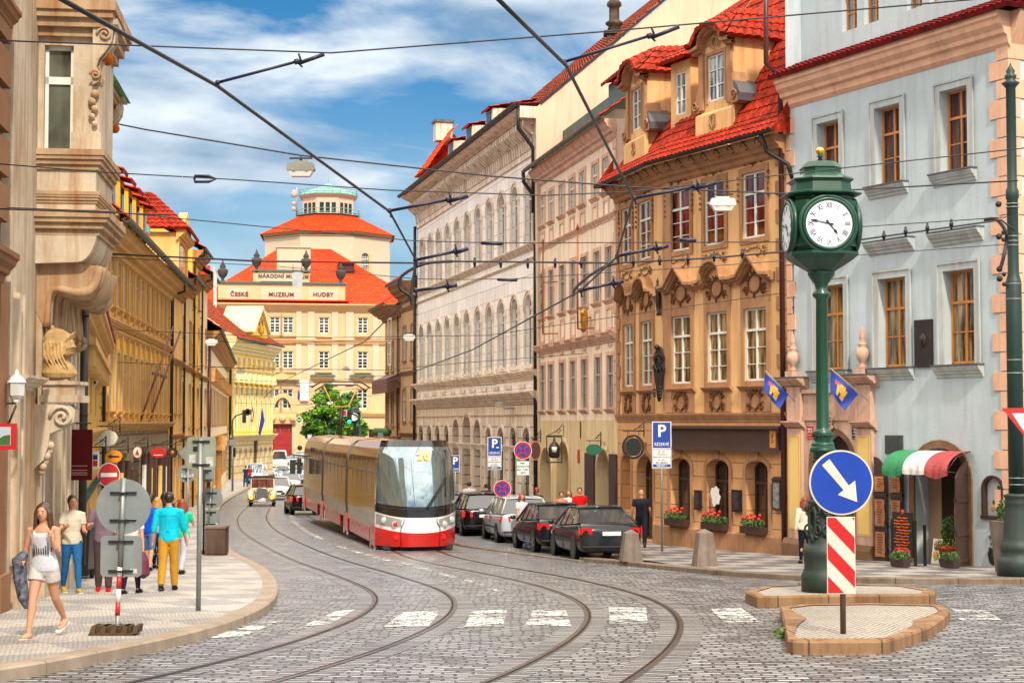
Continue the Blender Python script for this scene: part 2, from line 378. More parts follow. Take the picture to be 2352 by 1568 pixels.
c1=c1far+c1;c2=[Vector((-12.2-(y-101)*.12,y,0)) for y in(205,190,170,150,130,112)]+[Vector((-10.9,92,0))]+c2
def ext(c):
 t=(c[-1]-c[-3]).normalized();return c+[c[-1]+t*d+Vector((-.02*d*d,0,0)) for d in(4,8,12)]
c1=smooth2(resample(cat(ext(c1),6),.6),14);c2=smooth2(resample(cat(ext(c2),6),.6),14)
G_=.7175
for ci,c in enumerate((c1,c2)):
 for sd_ in(-1,1):
  strip('rail_paving',M_RSETT,offset(c,sd_*G_-.31),offset(c,sd_*G_+.31),.004,uv=True)
  mb=MB();path=offset(c,sd_*G_)
  for(o0,o1,z0,z1,mi) in((-.032,.032,.004,.016,0),(.032,.062,.005,.0065,1),(.062,.078,.004,.014,0)):
   s_=-sd_
   A=offset(path,s_*o0);B=offset(path,s_*o1);vs=[];fs=[]
   for a,b in zip(A,B):vs+=[(a.x,a.y,zg(a.y)+z0),(a.x,a.y,zg(a.y)+z1),(b.x,b.y,zg(b.y)+z1),(b.x,b.y,zg(b.y)+z0)]
   for i in range(len(A)-1):
    for k in range(3):q=4*i+k;fs.append((q,q+1,q+5,q+4))
   mb.add(vs,fs,mi)
  mb.build('tram_rail',[M_RAIL,M_GROOVE],kind='structure')
def kerbline(name,pts,inner_dx,h,wd,mt,seg=1.0,side=1):
 """pts: outer foot of the kerb on the road; stones of length seg, built as one kerb with joints"""
 path=resample(pts,seg/4);mb=MB();inn=offset(path,side*wd)
 for i in range(len(path)-1):
  a,b,c,d=path[i],path[i+1],inn[i+1],inn[i]
  g=.012 if i%4==3 else 0;b2=b-(b-a).normalized()*g;c2_=c-(c-d).normalized()*g if(c-d).length>.02 else c
  for_z=lambda p,o:(p.x,p.y,zg(p.y)+o)
  be=.025;ab=a+(d-a).normalized()*be;bb=b2+(c2_-b2).normalized()*be
  vs=[for_z(a,-.05),for_z(b2,-.05),for_z(b2,h-be),for_z(a,h-be),for_z(ab,h),for_z(bb,h),for_z(c2_,h),for_z(d,h),for_z(c2_,-.02),for_z(d,-.02)]
  mb.add(vs,[(0,1,2,3),(3,2,5,4),(4,5,6,7),(7,6,8,9),(0,3,4,7,9),(1,8,6,5,2)],0)
 return mb.build(name,mt,kind='structure'),inn
def poly(name,mt,pts,off,kind='structure'):
 """filled polygon draped on the ground by triangulation in strips (grid clipped)"""
 import bmesh
 bm=bmesh.new();vs=[bm.verts.new((p.x,p.y,0)) for p in pts];bm.faces.new(vs)
 bmesh.ops.triangulate(bm,faces=bm.faces[:])
 y0=min(p.y for p in pts);y1=max(p.y for p in pts);y=math.ceil(y0/2)*2
 while y<y1:
  bmesh.ops.bisect_plane(bm,geom=bm.verts[:]+bm.edges[:]+bm.faces[:],plane_co=(0,y,0),plane_no=(0,1,0));y+=2
 for v in bm.verts:v.co.z=zg(v.co.y)+off
 bmesh.ops.recalc_face_normals(bm,faces=bm.faces[:])
 for f in bm.faces:
  if f.normal.z<0:f.normal_flip()
 me=bpy.data.meshes.new(name);bm.to_mesh(me);bm.free();me.materials.append(mt);return link(name,me,kind=kind)
LK=[(-260,1600),(-60,1578),(0,1568),(122,1547),(244,1520),(366,1495),(435,1477),(513,1455),(574,1430),(606,1413),(630,1393),(638,1372),(634,1345),(612,1318),(574,1297),(535,1275),(517,1262),(503,1240),(498,1210),(502,1180),(512,1160),(536,1143),(557,1131),(575,1120)]
lk=smooth2(resample(cat(gp(LK),6),.5),4);lk=[Vector((-8.5,10,0))]+lk
lk=lk+[Vector((-24.3,152,0)),Vector((-26.6,168,0)),Vector((-25.5,190,0)),Vector((-30,205,0))]
_,lin=kerbline('kerb',lk,0,.15,.3,M_KERB,seg=1.1,side=-1)
poly('pavement',M_MOS,lin+[Vector((-60,lin[-1].y,0)),Vector((-60,10,0))],.148)
RK=[(1058,1255),(1200,1273),(1336,1291)]
RK2=[(1330,1289),(1417,1296),(1522,1308)]
RK3=[(1519,1308),(1665,1322),(1847,1334),(1966,1339),(2200,1341),(2500,1342)]
k1=gp(RK);far=[k1[0]+HEAD2*d for d in(110,60,30,14)]
pk=far+k1
_,pin=kerbline('kerb',smooth2(resample(pk,1.0),2),0,.05,.14,M_KERBD,seg=1.2,side=-1)
k2=gp(RK2);kerbline('kerb',resample(k2,.5),0,.12,.3,M_KERBD,seg=.9,side=-1)
k3=gp(RK3)+[Vector((30,33.5,0)),Vector((80,33,0))]
_,rin=kerbline('kerb',smooth2(resample(cat(k3,4),.6),3),0,.13,.26,M_KERBD,seg=1.3,side=-1)
park=[Vector((p.x,p.y,0)) for p in pin]
wl=[p+Vector((2.35,.55,0)) for p in pin if p.y>46]
_,win=kerbline('kerb',smooth2(resample(wl,1.0),2),0,.12,.2,M_KERBD,seg=1.2,side=-1)
poly('parking_lane',M_SETT,park+[wl[-1]+Vector((-.1,-.6,0))]+wl[::-1],.03)
poly('pavement',M_MOS2,[win[0]+Vector((10,0,0))]+[Vector((9,150,0))]+[Vector((100,60,0)),Vector((80,33.3,0))]+rin[::-1][1:]+[flat(G(1519,1302)),flat(G(1430,1288)),flat(G(1400,1284))]+win[::-1],.118)
def island(pts,h,name,wd=.38,mt=M_KERB):
 p=gp(pts);p=resample(p+[p[0]],.15)[:-1];c=sum(p,Vector())/len(p);mb=MB();q=[]
 for a in p:d=(c-a);q.append(a+d.normalized()*min(wd,d.length*.6))
 n=len(p);Z=lambda a,o:(a.x,a.y,zg(a.y)+o)
 ch=[a+(c-a).normalized()*.03 for a in p]
 vs=[Z(a,-.05) for a in p]+[Z(a,h-.03) for a in p]+[Z(a,h) for a in ch]+[Z(a,h) for a in q]
 fs=[]
 for k in range(3):
  for i in range(n):j=(i+1)%n;fs.append((k*n+i,k*n+j,(k+1)*n+j,(k+1)*n+i))
 mb.add(vs,fs);mb.build('kerb',mt,kind='structure')
 poly(name,M_MOSP,q,h-.012)
island([(1792,1417),(1809,1500),(1850,1503),(1950,1503),(2035,1502),(2090,1484),(2136,1466),(2172,1440),(2183,1424),(2160,1412),(2000,1408),(1850,1410)],.17,'traffic_island',.33,M_KERBI)
island([(1712,1383),(1740,1396),(1900,1393),(2146,1390),(2150,1380),(2080,1368),(1880,1364),(1750,1370)],.2,'traffic_island',.22,M_KERBI)
def paint(quad,off=.0085,mt=None):
 p=gp(quad);c=sum(p,Vector())/4
 poly('road_marking',mt or M_ROADPAINT,p,off)
for q in([(480,1466),(560,1432),(640,1427),(560,1462)],[(1085,1402),(1165,1400),(1155,1438),(1065,1440)],[(1225,1402),(1300,1402),(1312,1438),(1205,1438)],[(1398,1395),(1484,1395),(1488,1432),(1400,1432)],[(1628,1396),(1702,1396),(1745,1428),(1665,1430)],[(930,1404),(1010,1404),(985,1438),(880,1440)],[(2185,1398),(2265,1402),(2300,1424),(2205,1424)],[(770,1404),(815,1400),(760,1432),(690,1440)]):
 paint(q)
for q in([(772,1254),(786,1253),(800,1260),(786,1261)],[(802,1264),(812,1262),(900,1286),(890,1289)],[(915,1292),(925,1290),(992,1307),(984,1311)],[(1006,1317),(1016,1315),(1050,1326),(1040,1328)],[(1064,1332),(1074,1330),(1112,1342),(1100,1344)],[(1120,1350),(1130,1348),(1160,1361),(1148,1363)]):
 paint(q,mt=M_DASH)
cl=[(660,1160),(662,1180),(672,1200),(700,1222),(735,1240)];wd_=[(672,1160),(672,1180),(682,1200),(711,1221),(748,1239)]
for i in range(4):paint([cl[i],wd_[i],wd_[i+1],cl[i+1]],mt=M_DASH)
M_WEED=mat('weed_green',(.10,.20,.03),rough=.6,var=.4,vs=5)
class Bld:
 def __init__(s,name,label,cat_,L,zb,group=None):
  s.root=thing(name,label,cat_,(L[0],L[1],zb),group=group);s.zb=zb;s.o=Vector((L[0],L[1],0))
class Face:
 """a facade plane; local x runs along it to the viewer's right, y into the house, z up from the house's base"""
 def __init__(s,b,L,R_):
  s.b=b;s.L=Vector((L[0],L[1],0));s.R=Vector((R_[0],R_[1],0));d=s.R-s.L;s.w=d.length;s.x=d/s.w
  s.n=Vector((-s.x.y,s.x.x,0));s.a=atan2(s.x.y,s.x.x)
 def uz(s,px,py,dy=0.0):
  a,bb=ray(px,py);
  q=s.L+s.n*dy;t=(q.x*s.n.x+q.y*s.n.y)/(a*s.n.x+s.n.y);p=Vector((a*t,t,0))
  return(p-s.L).dot(s.x),CAMZ+bb*t-s.b.zb
 def u(s,px,py=900,dy=0.0):return s.uz(px,py,dy)[0]
 def z(s,px,py,dy=0.0):return s.uz(px,py,dy)[1]
 def W(s,u,y,z):p=s.L+s.x*u+s.n*y;return Vector((p.x,p.y,z+s.b.zb))
 def put(s,o):
  o.location=s.L-s.b.o;o.rotation_euler=(0,0,s.a);return o
 def build(s,mb,name,mats,**kw):
  for q in(mb.pieces() if mb.k else[mb]):o=s.put(q.build(name,mats,s.b.root,**kw))
  return o
def wall(mb,x0,x1,z0,z1,ops,depth=.25,m=0,y=0.0,mr=None):
 """wall sheet with real openings; ops: (a,b,c,d,arch) arch = rise of the arched head (0 = straight)"""
 mr=m if mr is None else mr
 ops=[o if len(o)==5 else(*o,0) for o in ops]
 xs=sorted({x0,x1,*[o[0] for o in ops],*[o[1] for o in ops]});zs=sorted({z0,z1,*[o[2] for o in ops],*[o[3] for o in ops]})
 xs=[x for x in xs if x0<=x<=x1];zs=[z for z in zs if z0<=z<=z1]
 for a,b in zip(xs,xs[1:]):
  run=None
  for c,d in zip(zs,zs[1:]):
   mx_,mz=(a+b)/2,(c+d)/2
   if any(o[0]<mx_<o[1] and o[2]<mz<o[3] for o in ops):
    if run:mb.quad((a,y,run[0]),(b,y,run[0]),(b,y,run[1]),(a,y,run[1]),m);run=None
   else:run=(run[0] if run else c,d)
  if run:mb.quad((a,y,run[0]),(b,y,run[0]),(b,y,run[1]),(a,y,run[1]),m)
 for a,b,c,d,r in ops:
  Y=y+depth;s=d-r
  mb.quad((a,y,c),(a,y,s),(a,Y,s),(a,Y,c),mr);mb.quad((b,y,s),(b,y,c),(b,Y,c),(b,Y,s),mr)
  mb.quad((b,y,c),(a,y,c),(a,Y,c),(b,Y,c),mr)
  if r<=0:mb.quad((a,y,d),(b,y,d),(b,Y,d),(a,Y,d),mr)
  else:
   n=12;cx=(a+b)/2;pts=[(cx-(b-a)/2*cos(pi*i/n),s+r*sin(pi*i/n)) for i in range(n+1)]
   for(xa,za),(xb,zb) in zip(pts,pts[1:]):
    mb.quad((xa,y,za),(xb,y,zb),(xb,Y,zb),(xa,Y,za),mr)
    mb.quad((xa,y,za),(xb,y,zb),(xb,y,d),(xa,y,d),m)
def archprof(a,b,c,d,r,n=12):
 cx=(a+b)/2;s=d-r
 if r<=0:return[(a,c),(a,d),(b,d),(b,c)]
 return[(a,c)]+[(cx-(b-a)/2*cos(pi*i/n),s+r*sin(pi*i/n)) for i in range(n+1)]+[(b,c)]
def band(mb,outer,inner,y0,y1,m=0):
 """flat raised band between two open profiles (x,z) with the same count; front at y0, back at y1"""
 n=len(outer)
 vs=[(x,y0,z) for x,z in outer]+[(x,y0,z) for x,z in inner]+[(x,y1,z) for x,z in outer]+[(x,y1,z) for x,z in inner];fs=[]
 for i in range(n-1):fs+=[(i,i+1,n+i+1,n+i),(2*n+i,2*n+i+1,i+1,i),(n+i,n+i+1,3*n+i+1,3*n+i)]
 fs+=[(0,n,3*n,2*n),(n-1,3*n-1,4*n-1,2*n-1)]
 mb.add(vs,fs,m)
_WC={}
def window(face,cx,wd,z0,z1,fm,pm,r=0.0,cols=2,rows=(.62,),bars=(),y=.14,ft=.06,bt=.03,sill=None,parent_name='window',split=True,label=None,sm=None):
 """frame mesh 'window' with children 'pane' (and 'sill'); meshes shared between equal windows"""
 k=(round(wd,3),round(z1-z0,3),round(r,3),fm.name,pm.name,cols,tuple(rows),tuple(bars),ft,bt)
 h=z1-z0
 if k not in _WC:
  mb=MB();n=10
  po=archprof(-wd/2,wd/2,0,h,r,n);pi_=archprof(-wd/2+ft,wd/2-ft,ft,h-ft,max(r-ft*.6,0) if r else 0,n)
  band(mb,po,pi_,-.03,.04);mb.box(-wd/2+ft,wd/2-ft,-.03,.04,0,ft)
  top=lambda x:h if r<=0 else h-r+r*math.sqrt(max(0,1-(2*x/wd)**2))
  for c in range(1,cols):
   x=-wd/2+wd*c/cols;mb.box(x-ft*.55,x+ft*.55,-.035,.035,ft,top(x)-ft*.5)
  for q in rows:
   mb.box(-wd/2+ft,wd/2-ft,-.045,.037,h*q-ft*.6,h*q+ft*.6)
  for q in bars:mb.box(-wd/2+ft,wd/2-ft,-.022,.03,h*q-bt/2,h*q+bt/2)
  mb2=MB();pr=archprof(-wd/2+.01,wd/2-.01,.01,h-.01,r,n);mb2.add([(x,.012,z) for x,z in pr],[tuple(range(len(pr)))])
  a=mb.build('window',fm);b=mb2.build('pane',pm);_WC[k]=(a.data,b.data);bpy.data.objects.remove(a);bpy.data.objects.remove(b)
 d1,d2=_WC[k]
 o=link(parent_name,d1,face.b.root);o.location=face.W(cx,y,z0)-Vector((*face.b.o[:2],face.b.zb));o.rotation_euler=(0,0,face.a)
 if label:o['label']=label
 p=link('pane',d2,o)
 if sill:
  ks=('s',round(wd,3),sill,(sm or fm).name,y)
  if ks not in _WC:
   mb=MB();mb.xprism([(-y-sill,0),(-y-sill,-.06),(-y-sill*.5,-.16),(-y+.02,-.16),(-y+.02,-.001),(-.03,-.001),(-.03,0)],-wd/2-.12,wd/2+.12)
   a=mb.build('sill',sm or fm);_WC[ks]=a.data;bpy.data.objects.remove(a)
  link('sill',_WC[ks],o)
 return o
def scroll(mb,cx,cz,r,turns=1.3,sgn=1,th=.02,y=-.03,a0=0,m=0):
 n=int(14*turns);pts=[]
 for i in range(n+1):
  t=i/n;a=a0+sgn*2*pi*turns*t;q=r*(1-.8*t);pts.append((cx+q*cos(a),y,cz+q*sin(a)))
 mb.tube(pts,[th*(1-.4*i/n) for i in range(n+1)],5,m)
def cartouche(mb,cx,cz,w_,h,y=-.03,m=0,seed=0):
 """baroque stucco: oval shield in a ring with paired scrolls and leaf sprays"""
 q=random.Random(seed);mb.tube([(cx+w_*.26*cos(a),y,cz+h*.34*sin(a)) for a in[2*pi*i/16 for i in range(16)]],.035*h+.005,6,m,closed=True)
 for s in(-1,1):
  scroll(mb,cx+s*w_*.33,cz+h*.28,h*.16,1.3,s,h*.035,y,pi/2,m);scroll(mb,cx+s*w_*.36,cz-h*.22,h*.17,1.4,-s,h*.035,y,-pi/2,m)
  for k in range(4):
   a=q.uniform(-1.2,1.2);x=cx+s*w_*.3;z=cz+h*.4*sin(a)
   mb.tube([(x,y,z),(x+s*w_*.12,y-.01,z+h*.06),(x+s*w_*.2,y,z+h*q.uniform(-.08,.16))],[h*.03,h*.035,h*.008],5,m)
 for k in(-1,0,1):mb.tube([(cx+k*w_*.07,y,cz+h*.33),(cx+k*w_*.12,y-.015,cz+h*.45),(cx+k*w_*.2,y,cz+h*.52)],[h*.04,h*.04,h*.01],5,m)
 mb.tube([(cx,y,cz-h*.3),(cx,y-.01,cz-h*.46),(cx,y,cz-h*.56)],[h*.06,h*.05,h*.01],5,m)
def cornice(mb,x0,x1,z,h,p,m=0,y=0.0,ends=True):
 """stepped cornice, top at z, height h, projection p"""
 prof=[(y+.01,z),(y-p,z),(y-p,z-h*.16),(y-p*.88,z-h*.22),(y-p*.8,z-h*.36),(y-p*.55,z-h*.5),(y-p*.5,z-h*.62),(y-p*.28,z-h*.68),(y-p*.22,z-h*.88),(y-.012,z-h),(y+.01,z-h)]
 e=p*.5 if ends else 0
 mb.xprism(prof,x0-e,x1+e,m)
def tiles(mb,a,b,c,d,nx,ny,r=.05,step=.035,m=0,sub=4):
 """pantile field on the patch a-b (eave), d-c (top): round ridges down the slope, a step at each course"""
 a,b,c,d=map(Vector,(a,b,c,d));nn=(b-a).cross(d-a).normalized();W_=nx*sub;vs=[];rows=[]
 if nn.z<0:nn=-nn
 for j in range(ny):
  for e in(0,1):
   t=(j+e)/ny;lift=step*(1-e)+.004
   p0=a+(d-a)*t;p1=b+(c-b)*t;rows.append((t,lift));
   for i in range(W_+1):
    s=i/W_;h=abs(sin(pi*s*nx))*r
    vs.append(p0+(p1-p0)*s+nn*(h+lift))
 n=W_+1;fs=[]
 for j in range(2*ny-1):
  for i in range(W_):q=j*n+i;fs.append((q,q+1,q+n+1,q+n))
 mb.add(vs,fs,m,False)
 k=len(mb.v)
 mb.add([v for v in vs[:n]]+[p-nn*.06 for p in[a+(b-a)*(i/W_) for i in range(n)]],[(i,i+1,n+i+1,n+i) for i in range(n-1)],m)
def pipe(face,u,z0,z1,y=-.14,r=.055,mt=None,label=None,hopper=None,name='drainpipe'):
 mb=MB();pts=[(u,y,z0),(u,y,z1)]
 if hopper:pts+=[(u,y,z1+.3),(u+hopper[0],y-hopper[1],z1+.3+hopper[2]),(u+hopper[0],y-hopper[1],z1+.6+hopper[2])]
 mb.tube(pts,r,8)
 z=z0+1
 while z<z1:mb.lathe([(r+.012,0),(r+.012,.04)],8,(u,y,z));mb.box(u-.012,u+.012,y,.0,z,z+.04);z+=2
 return face.build(mb,name,mt,label=label)
def gutter(face,x0,x1,y,z,mt,r=.085,name='gutter'):
 mb=MB();n=8;prof=[(y-r*cos(pi*i/n),z-r*sin(pi*i/n)) for i in range(n+1)]+[(y+(r-.015)*cos(pi*i/n),z-(r-.015)*sin(pi*i/n)) for i in range(n+1)]
 mb.xprism(prof,x0,x1);x=x0+.4
 while x<x1:mb.box(x-.012,x+.012,y-r-.012,y+r+.1,z-.02,z+.012);x+=.9
 return face.build(mb,name,mt)
def spread_u(face,n,px0,px1,py=900):
 a,b=face.u(px0,py),face.u(px1,py);return[a+(b-a)*i/(n-1) for i in range(n)]
M_IRON=mat('dark_iron',(.035,.028,.026),rough=.5,metal=.4,var=.4,vs=4)
M_COPPER=mat('verdigris_copper',(.10,.17,.14),rough=.6,var=.45,vs=2,col2=(.06,.07,.065))
M_COPGREEN=mat('green_copper_roof',(.16,.42,.33),rough=.55,var=.35,vs=2)
M_ZINC=mat('zinc_sheet',(.13,.13,.14),rough=.45,metal=.3,var=.3)
M_TILE=mat('red_roof_tile',(.42,.062,.022),rough=.8,var=.65,vs=7,bump=.004,bs=30,stain_refl=(.10,.03,.02),sa=.75,col2=(.56,.12,.04))
M_TILEO=mat('orange_roof_tile',(.60,.11,.03),rough=.8,var=.4,vs=1.5,bump=.004,bs=30,col2=(.68,.16,.05))
M_TILEB=mat('old_brown_tile',(.30,.075,.045),rough=.85,var=.5,vs=2,bump=.004,bs=30,stain_refl=(.08,.04,.03),sa=.6,col2=(.40,.13,.08))
M_TILED=mat('dark_weathered_tile',(.26,.03,.015),rough=.8,var=.6,vs=6,bump=.004,bs=30,stain_refl=(.03,.015,.01),sa=.8)
def pane(name,col,rough=.06,var=.5,vs=1.2,spec=.9):
 m=mat(name,col,rough=rough,spec=spec);n=m.node_tree.nodes;l=m.node_tree.links;b=n['Principled BSDF']
 t=n.new('ShaderNodeTexCoord');oi=n.new('ShaderNodeObjectInfo');mp=n.new('ShaderNodeMapping');mp.inputs['Scale'].default_value=(5,1,.55);l.new(t.outputs['Object'],mp.inputs['Vector'])
 k=n.new('ShaderNodeMath');k.operation='MULTIPLY';k.inputs[1].default_value=37;l.new(oi.outputs['Random'],k.inputs[0]);a=n.new('ShaderNodeVectorMath');a.operation='ADD';l.new(mp.outputs[0],a.inputs[0]);l.new(k.outputs[0],a.inputs[1])
 z=n.new('ShaderNodeTexNoise');z.inputs['Scale'].default_value=1.6;z.inputs['Detail'].default_value=3;l.new(a.outputs[0],z.inputs['Vector'])
 r=n.new('ShaderNodeMapRange');r.inputs['From Min'].default_value=.40;r.inputs['From Max'].default_value=.62;l.new(z.outputs['Fac'],r.inputs['Value'])
 s=n.new('ShaderNodeMapRange');s.inputs['To Min'].default_value=.35;s.inputs['To Max'].default_value=1.15;l.new(oi.outputs['Random'],s.inputs['Value']);q=n.new('ShaderNodeMath');q.operation='MULTIPLY';q.use_clamp=True;l.new(r.outputs[0],q.inputs[0]);l.new(s.outputs[0],q.inputs[1])
 x=n.new('ShaderNodeMix');x.data_type='RGBA';x.inputs['A'].default_value=(*[c*.12 for c in col],1);x.inputs['B'].default_value=(*[min(1,c*1.25) for c in col],1);l.new(q.outputs[0],x.inputs['Factor']);l.new(x.outputs['Result'],b.inputs['Base Color']);return m
P_GREY=pane('pane_grey',(.17,.21,.23));P_DARK=pane('pane_dark',(.035,.03,.03));P_RED=pane('pane_reddish',(.16,.03,.02));P_AMB=pane('pane_curtained',(.34,.22,.10));P_TEAL=pane('pane_museum',(.04,.055,.055));P_PALE=pane('pane_pale',(.42,.46,.46));P_SKY=pane('pane_sky',(.25,.33,.40))
F_WHITE=mat('frame_white',(.72,.69,.62),rough=.5,var=.15,vs=6);F_ORANGE=mat('frame_orange_wood',(.68,.25,.045),rough=.45,var=.3,vs=5);F_DARK=mat('frame_dark_wood',(.06,.028,.022),rough=.45,var=.3,vs=5);F_GREY=mat('frame_grey',(.36,.33,.30),rough=.6)
M_BLUE=mat('blue_plaster',(.56,.615,.635),rough=.9,var=.2,vs=.5,bump=.006,bs=14,stain_refl=(.40,.42,.41),sa=.45)
M_BTRIM=mat('blue_house_grey_trim',(.53,.56,.55),rough=.85,var=.2,vs=1,bump=.004,bs=20,stain_refl=(.3,.27,.24),sa=.5)
M_PINKQ=mat('pink_quoin',(.74,.50,.38),rough=.88,var=.16,vs=1.2,bump=.006,bs=16,stain_refl=(.42,.24,.17),sa=.35)
M_SAND=mat('portal_sandstone',(.62,.45,.37),rough=.88,var=.25,vs=1.3,bump=.006,bs=18,stain_refl=(.26,.16,.11),sa=.5)
M_BRSTONE=mat('brown_arch_stone',(.24,.16,.11),rough=.85,var=.4,vs=2,bump=.008,bs=20)
M_CREAM=mat('cream_panel',(.72,.55,.27),rough=.8,var=.1);M_REDLINE=mat('red_line',(.45,.06,.03),rough=.7)
BL,BR=(7.93,47.5),(11.95,39.47)
bb=Bld('corner_house','pale blue corner house with orange window frames, pink quoins and a tiled ledge','house',BL,zg(44))
f=Face(bb,BL,BR);Wd=f.w
zc=f.z(2041,150)
zcor=f.z(2060,152);ztile=f.z(2060,112)
ops=[];wins=[]
def wz(px,y0,y1):return f.z(px,y1),f.z(px,y0)
zu0,zu1=f.z(2041,422),f.z(2041,243);zm0,zm1=f.z(2041,843),f.z(2041,639)
for row,(z0,z1),ctr in((0,(zu0,zu1),[(1880,1930),(2013,2071),(2164,2227)]),(1,(zm0,zm1),[(1876,1937),(2016,2080),(2166,2237)])):
 for a,b in ctr:ops.append((f.u(a,500),f.u(b,500),z0,z1));wins.append((row,f.u(a,500),f.u(b,500),z0,z1))
pu0,pu1=f.u(1869,1100),f.u(1963,1100);pzt=f.z(1920,995)
du0,du1=f.u(2103,1150),f.u(2222,1150);dzt=f.z(2165,1028)
ops+=[(pu0,pu1,.0,pzt,(pu1-pu0)/2),(du0,du1,.0,dzt,(du1-du0)/2*.8)]
nu0,nu1=f.u(2258,1150),f.u(2306,1150);nz0,nz1=f.z(2283,1190),f.z(2283,1092)
ops.append((nu0,nu1,nz0,nz1,(nu1-nu0)*.42))
mb=MB();wall(mb,0,Wd,-.8,zcor,ops,.42,0)
zs0,zs1=f.z(2041,195,.55),f.z(2041,-200,.55)
aops=[(f.u(a,30,.55),f.u(b,30,.55),f.z(1980,60,.55),f.z(1980,-60,.55)) for a,b in((1934,1968),(1985,2018),(2083,2118),(2135,2175))]
zt=f.z(2041,98,.55)
wall(mb,0,Wd,zcor,zs1,aops,.3,0,y=.55)
mb.quad((Wd,0,-.8),(Wd,14,-.8),(Wd,14,zcor),(Wd,0,zcor));mb.quad((Wd,.55,zcor),(Wd,14,zcor),(Wd,14,zs1),(Wd,.55,zs1));mb.quad((0,12,-.8),(0,0,-.8),(0,0,zs1),(0,12,zs1))
mb.quad((0,12,-.8),(Wd,12,-.8),(Wd,12,zs1),(0,12,zs1));mb.quad((0,.5,zs1),(Wd,.5,zs1),(Wd,12,zs1),(0,12,zs1))
f.build(mb,'wall',M_BLUE)
mb=MB();mq=MB();z=.3;k=0
while z<zcor-.5:
 w1,w2=((.42,.22) if k%2 else(.25,.42));mb.box(Wd-w1*1.5,Wd+.035,-.035,.001,z,z+.44);mb.box(Wd+.001,Wd+.035,.001,w2*1.6,z,z+.44);mq.box(0.02,w1*.95,-.03,.001,z,z+.44)
 z+=.47;k+=1
f.build(mb,'quoins',M_PINKQ);f.build(mq,'quoins',M_PINKQ)
mb=MB();cornice(mb,0,Wd+.1,zcor+.52,.85,.42,ends=False);mb.prism([(Wd,0,zcor-.3),(Wd+.42,0,zcor+.45),(Wd+.42,0,zcor+.52),(Wd,0,zcor+.52)],(0,14,0));f.build(mb,'cornice',M_PINKQ)
mb=MB();tiles(mb,(-.15,-.52,zcor+.56),(Wd+.55,-.52,zcor+.56),(Wd+.55,.55,zcor+1.05),(-.15,.55,zcor+1.05),46,4,.05,.05,0);tiles(mb,(Wd+.52,-.5,zcor+.56),(Wd+.52,14,zcor+.56),(Wd,14,zcor+1.0),(Wd,0,zcor+1.0),60,4,.05,.05,0)
f.build(mb,'tiled_ledge',M_TILED)
mb=MB();mb2=MB()
for row,a,b,z0,z1 in wins:
 mb.mark();mb2.mark();t=.19;band(mb,[(a-t,z0-.02),(a-t,z1+t),(b+t,z1+t),(b+t,z0-.02)],[(a,z0-.02),(a,z1),(b,z1),(b,z0-.02)],-.045,.0)
 band(mb,[(a-t-.03,z0),(a-t-.03,z1+t+.03),(b+t+.03,z1+t+.03),(b+t+.03,z0)],[(a-t+.02,z0),(a-t+.02,z1+t-.02),(b+t-.02,z1+t-.02),(b+t-.02,z0)],-.07,-.0451)
 cornice(mb,a-.28,b+.28,z0-.05,.3,.2,ends=False);mb2.box(a-.3,b+.3,-.23,.14,z0-.048,z0-.01)
 if row==1:cornice(mb,a-.35,b+.35,z1+.98,.34,.25,ends=False);mb2.box(a-.37,b+.37,-.27,0,z1+.982,z1+1.01)
f.build(mb,'window_trim',M_BTRIM);f.build(mb2,'window_ledge',M_ZINC)
for i,(row,a,b,z0,z1) in enumerate(wins):
 window(f,(a+b)/2,b-a-.01,z0+.02,z1-.005,F_ORANGE,P_RED if row==0 else P_AMB,0,2,(.66,),(.34,),y=.26,ft=.055,parent_name='window')
for a,b,z0,z1 in aops:window(f,(a+b)/2,b-a-.01,z0+.02,z1-.005,F_ORANGE,P_GREY,0,2,(.7,),(.35,),y=.75,ft=.055)
mb=MB();t=.16
def archband(mb,a,b,z1,r,t,y0,y1,m=0,z0=0.0):band(mb,archprof(a-t,b+t,z0,z1+t,r+t*(1 if r else 0)),archprof(a,b,z0,z1,r),y0,y1,m)
archband(mb,du0,du1,dzt,(du1-du0)/2*.8,.2,-.05,0);mb.mark();archband(mb,pu0,pu1,pzt,(pu1-pu0)/2,.16,-.06,0)
f.build(mb,'stone_arch',M_BRSTONE)
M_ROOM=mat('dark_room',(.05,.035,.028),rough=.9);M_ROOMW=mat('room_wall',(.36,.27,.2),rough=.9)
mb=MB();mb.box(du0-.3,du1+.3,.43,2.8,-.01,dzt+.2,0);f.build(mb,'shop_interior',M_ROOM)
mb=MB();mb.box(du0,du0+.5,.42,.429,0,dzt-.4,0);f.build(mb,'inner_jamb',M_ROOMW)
mb=MB();mb.box(pu0-.1,pu1+.1,.44,.5,0,pzt+.1,0)
for i in range(6):mb.box(pu0+.1+i*(pu1-pu0)/6,pu0+.04+(i+1)*(pu1-pu0)/6,.4,.439,.15,pzt-.9)
f.build(mb,'door',F_DARK)
M_HIDE=mat('tan_leather_menu',(.50,.20,.075),rough=.7,var=.4,vs=5,stain_refl=(.12,.04,.02),sa=.5)
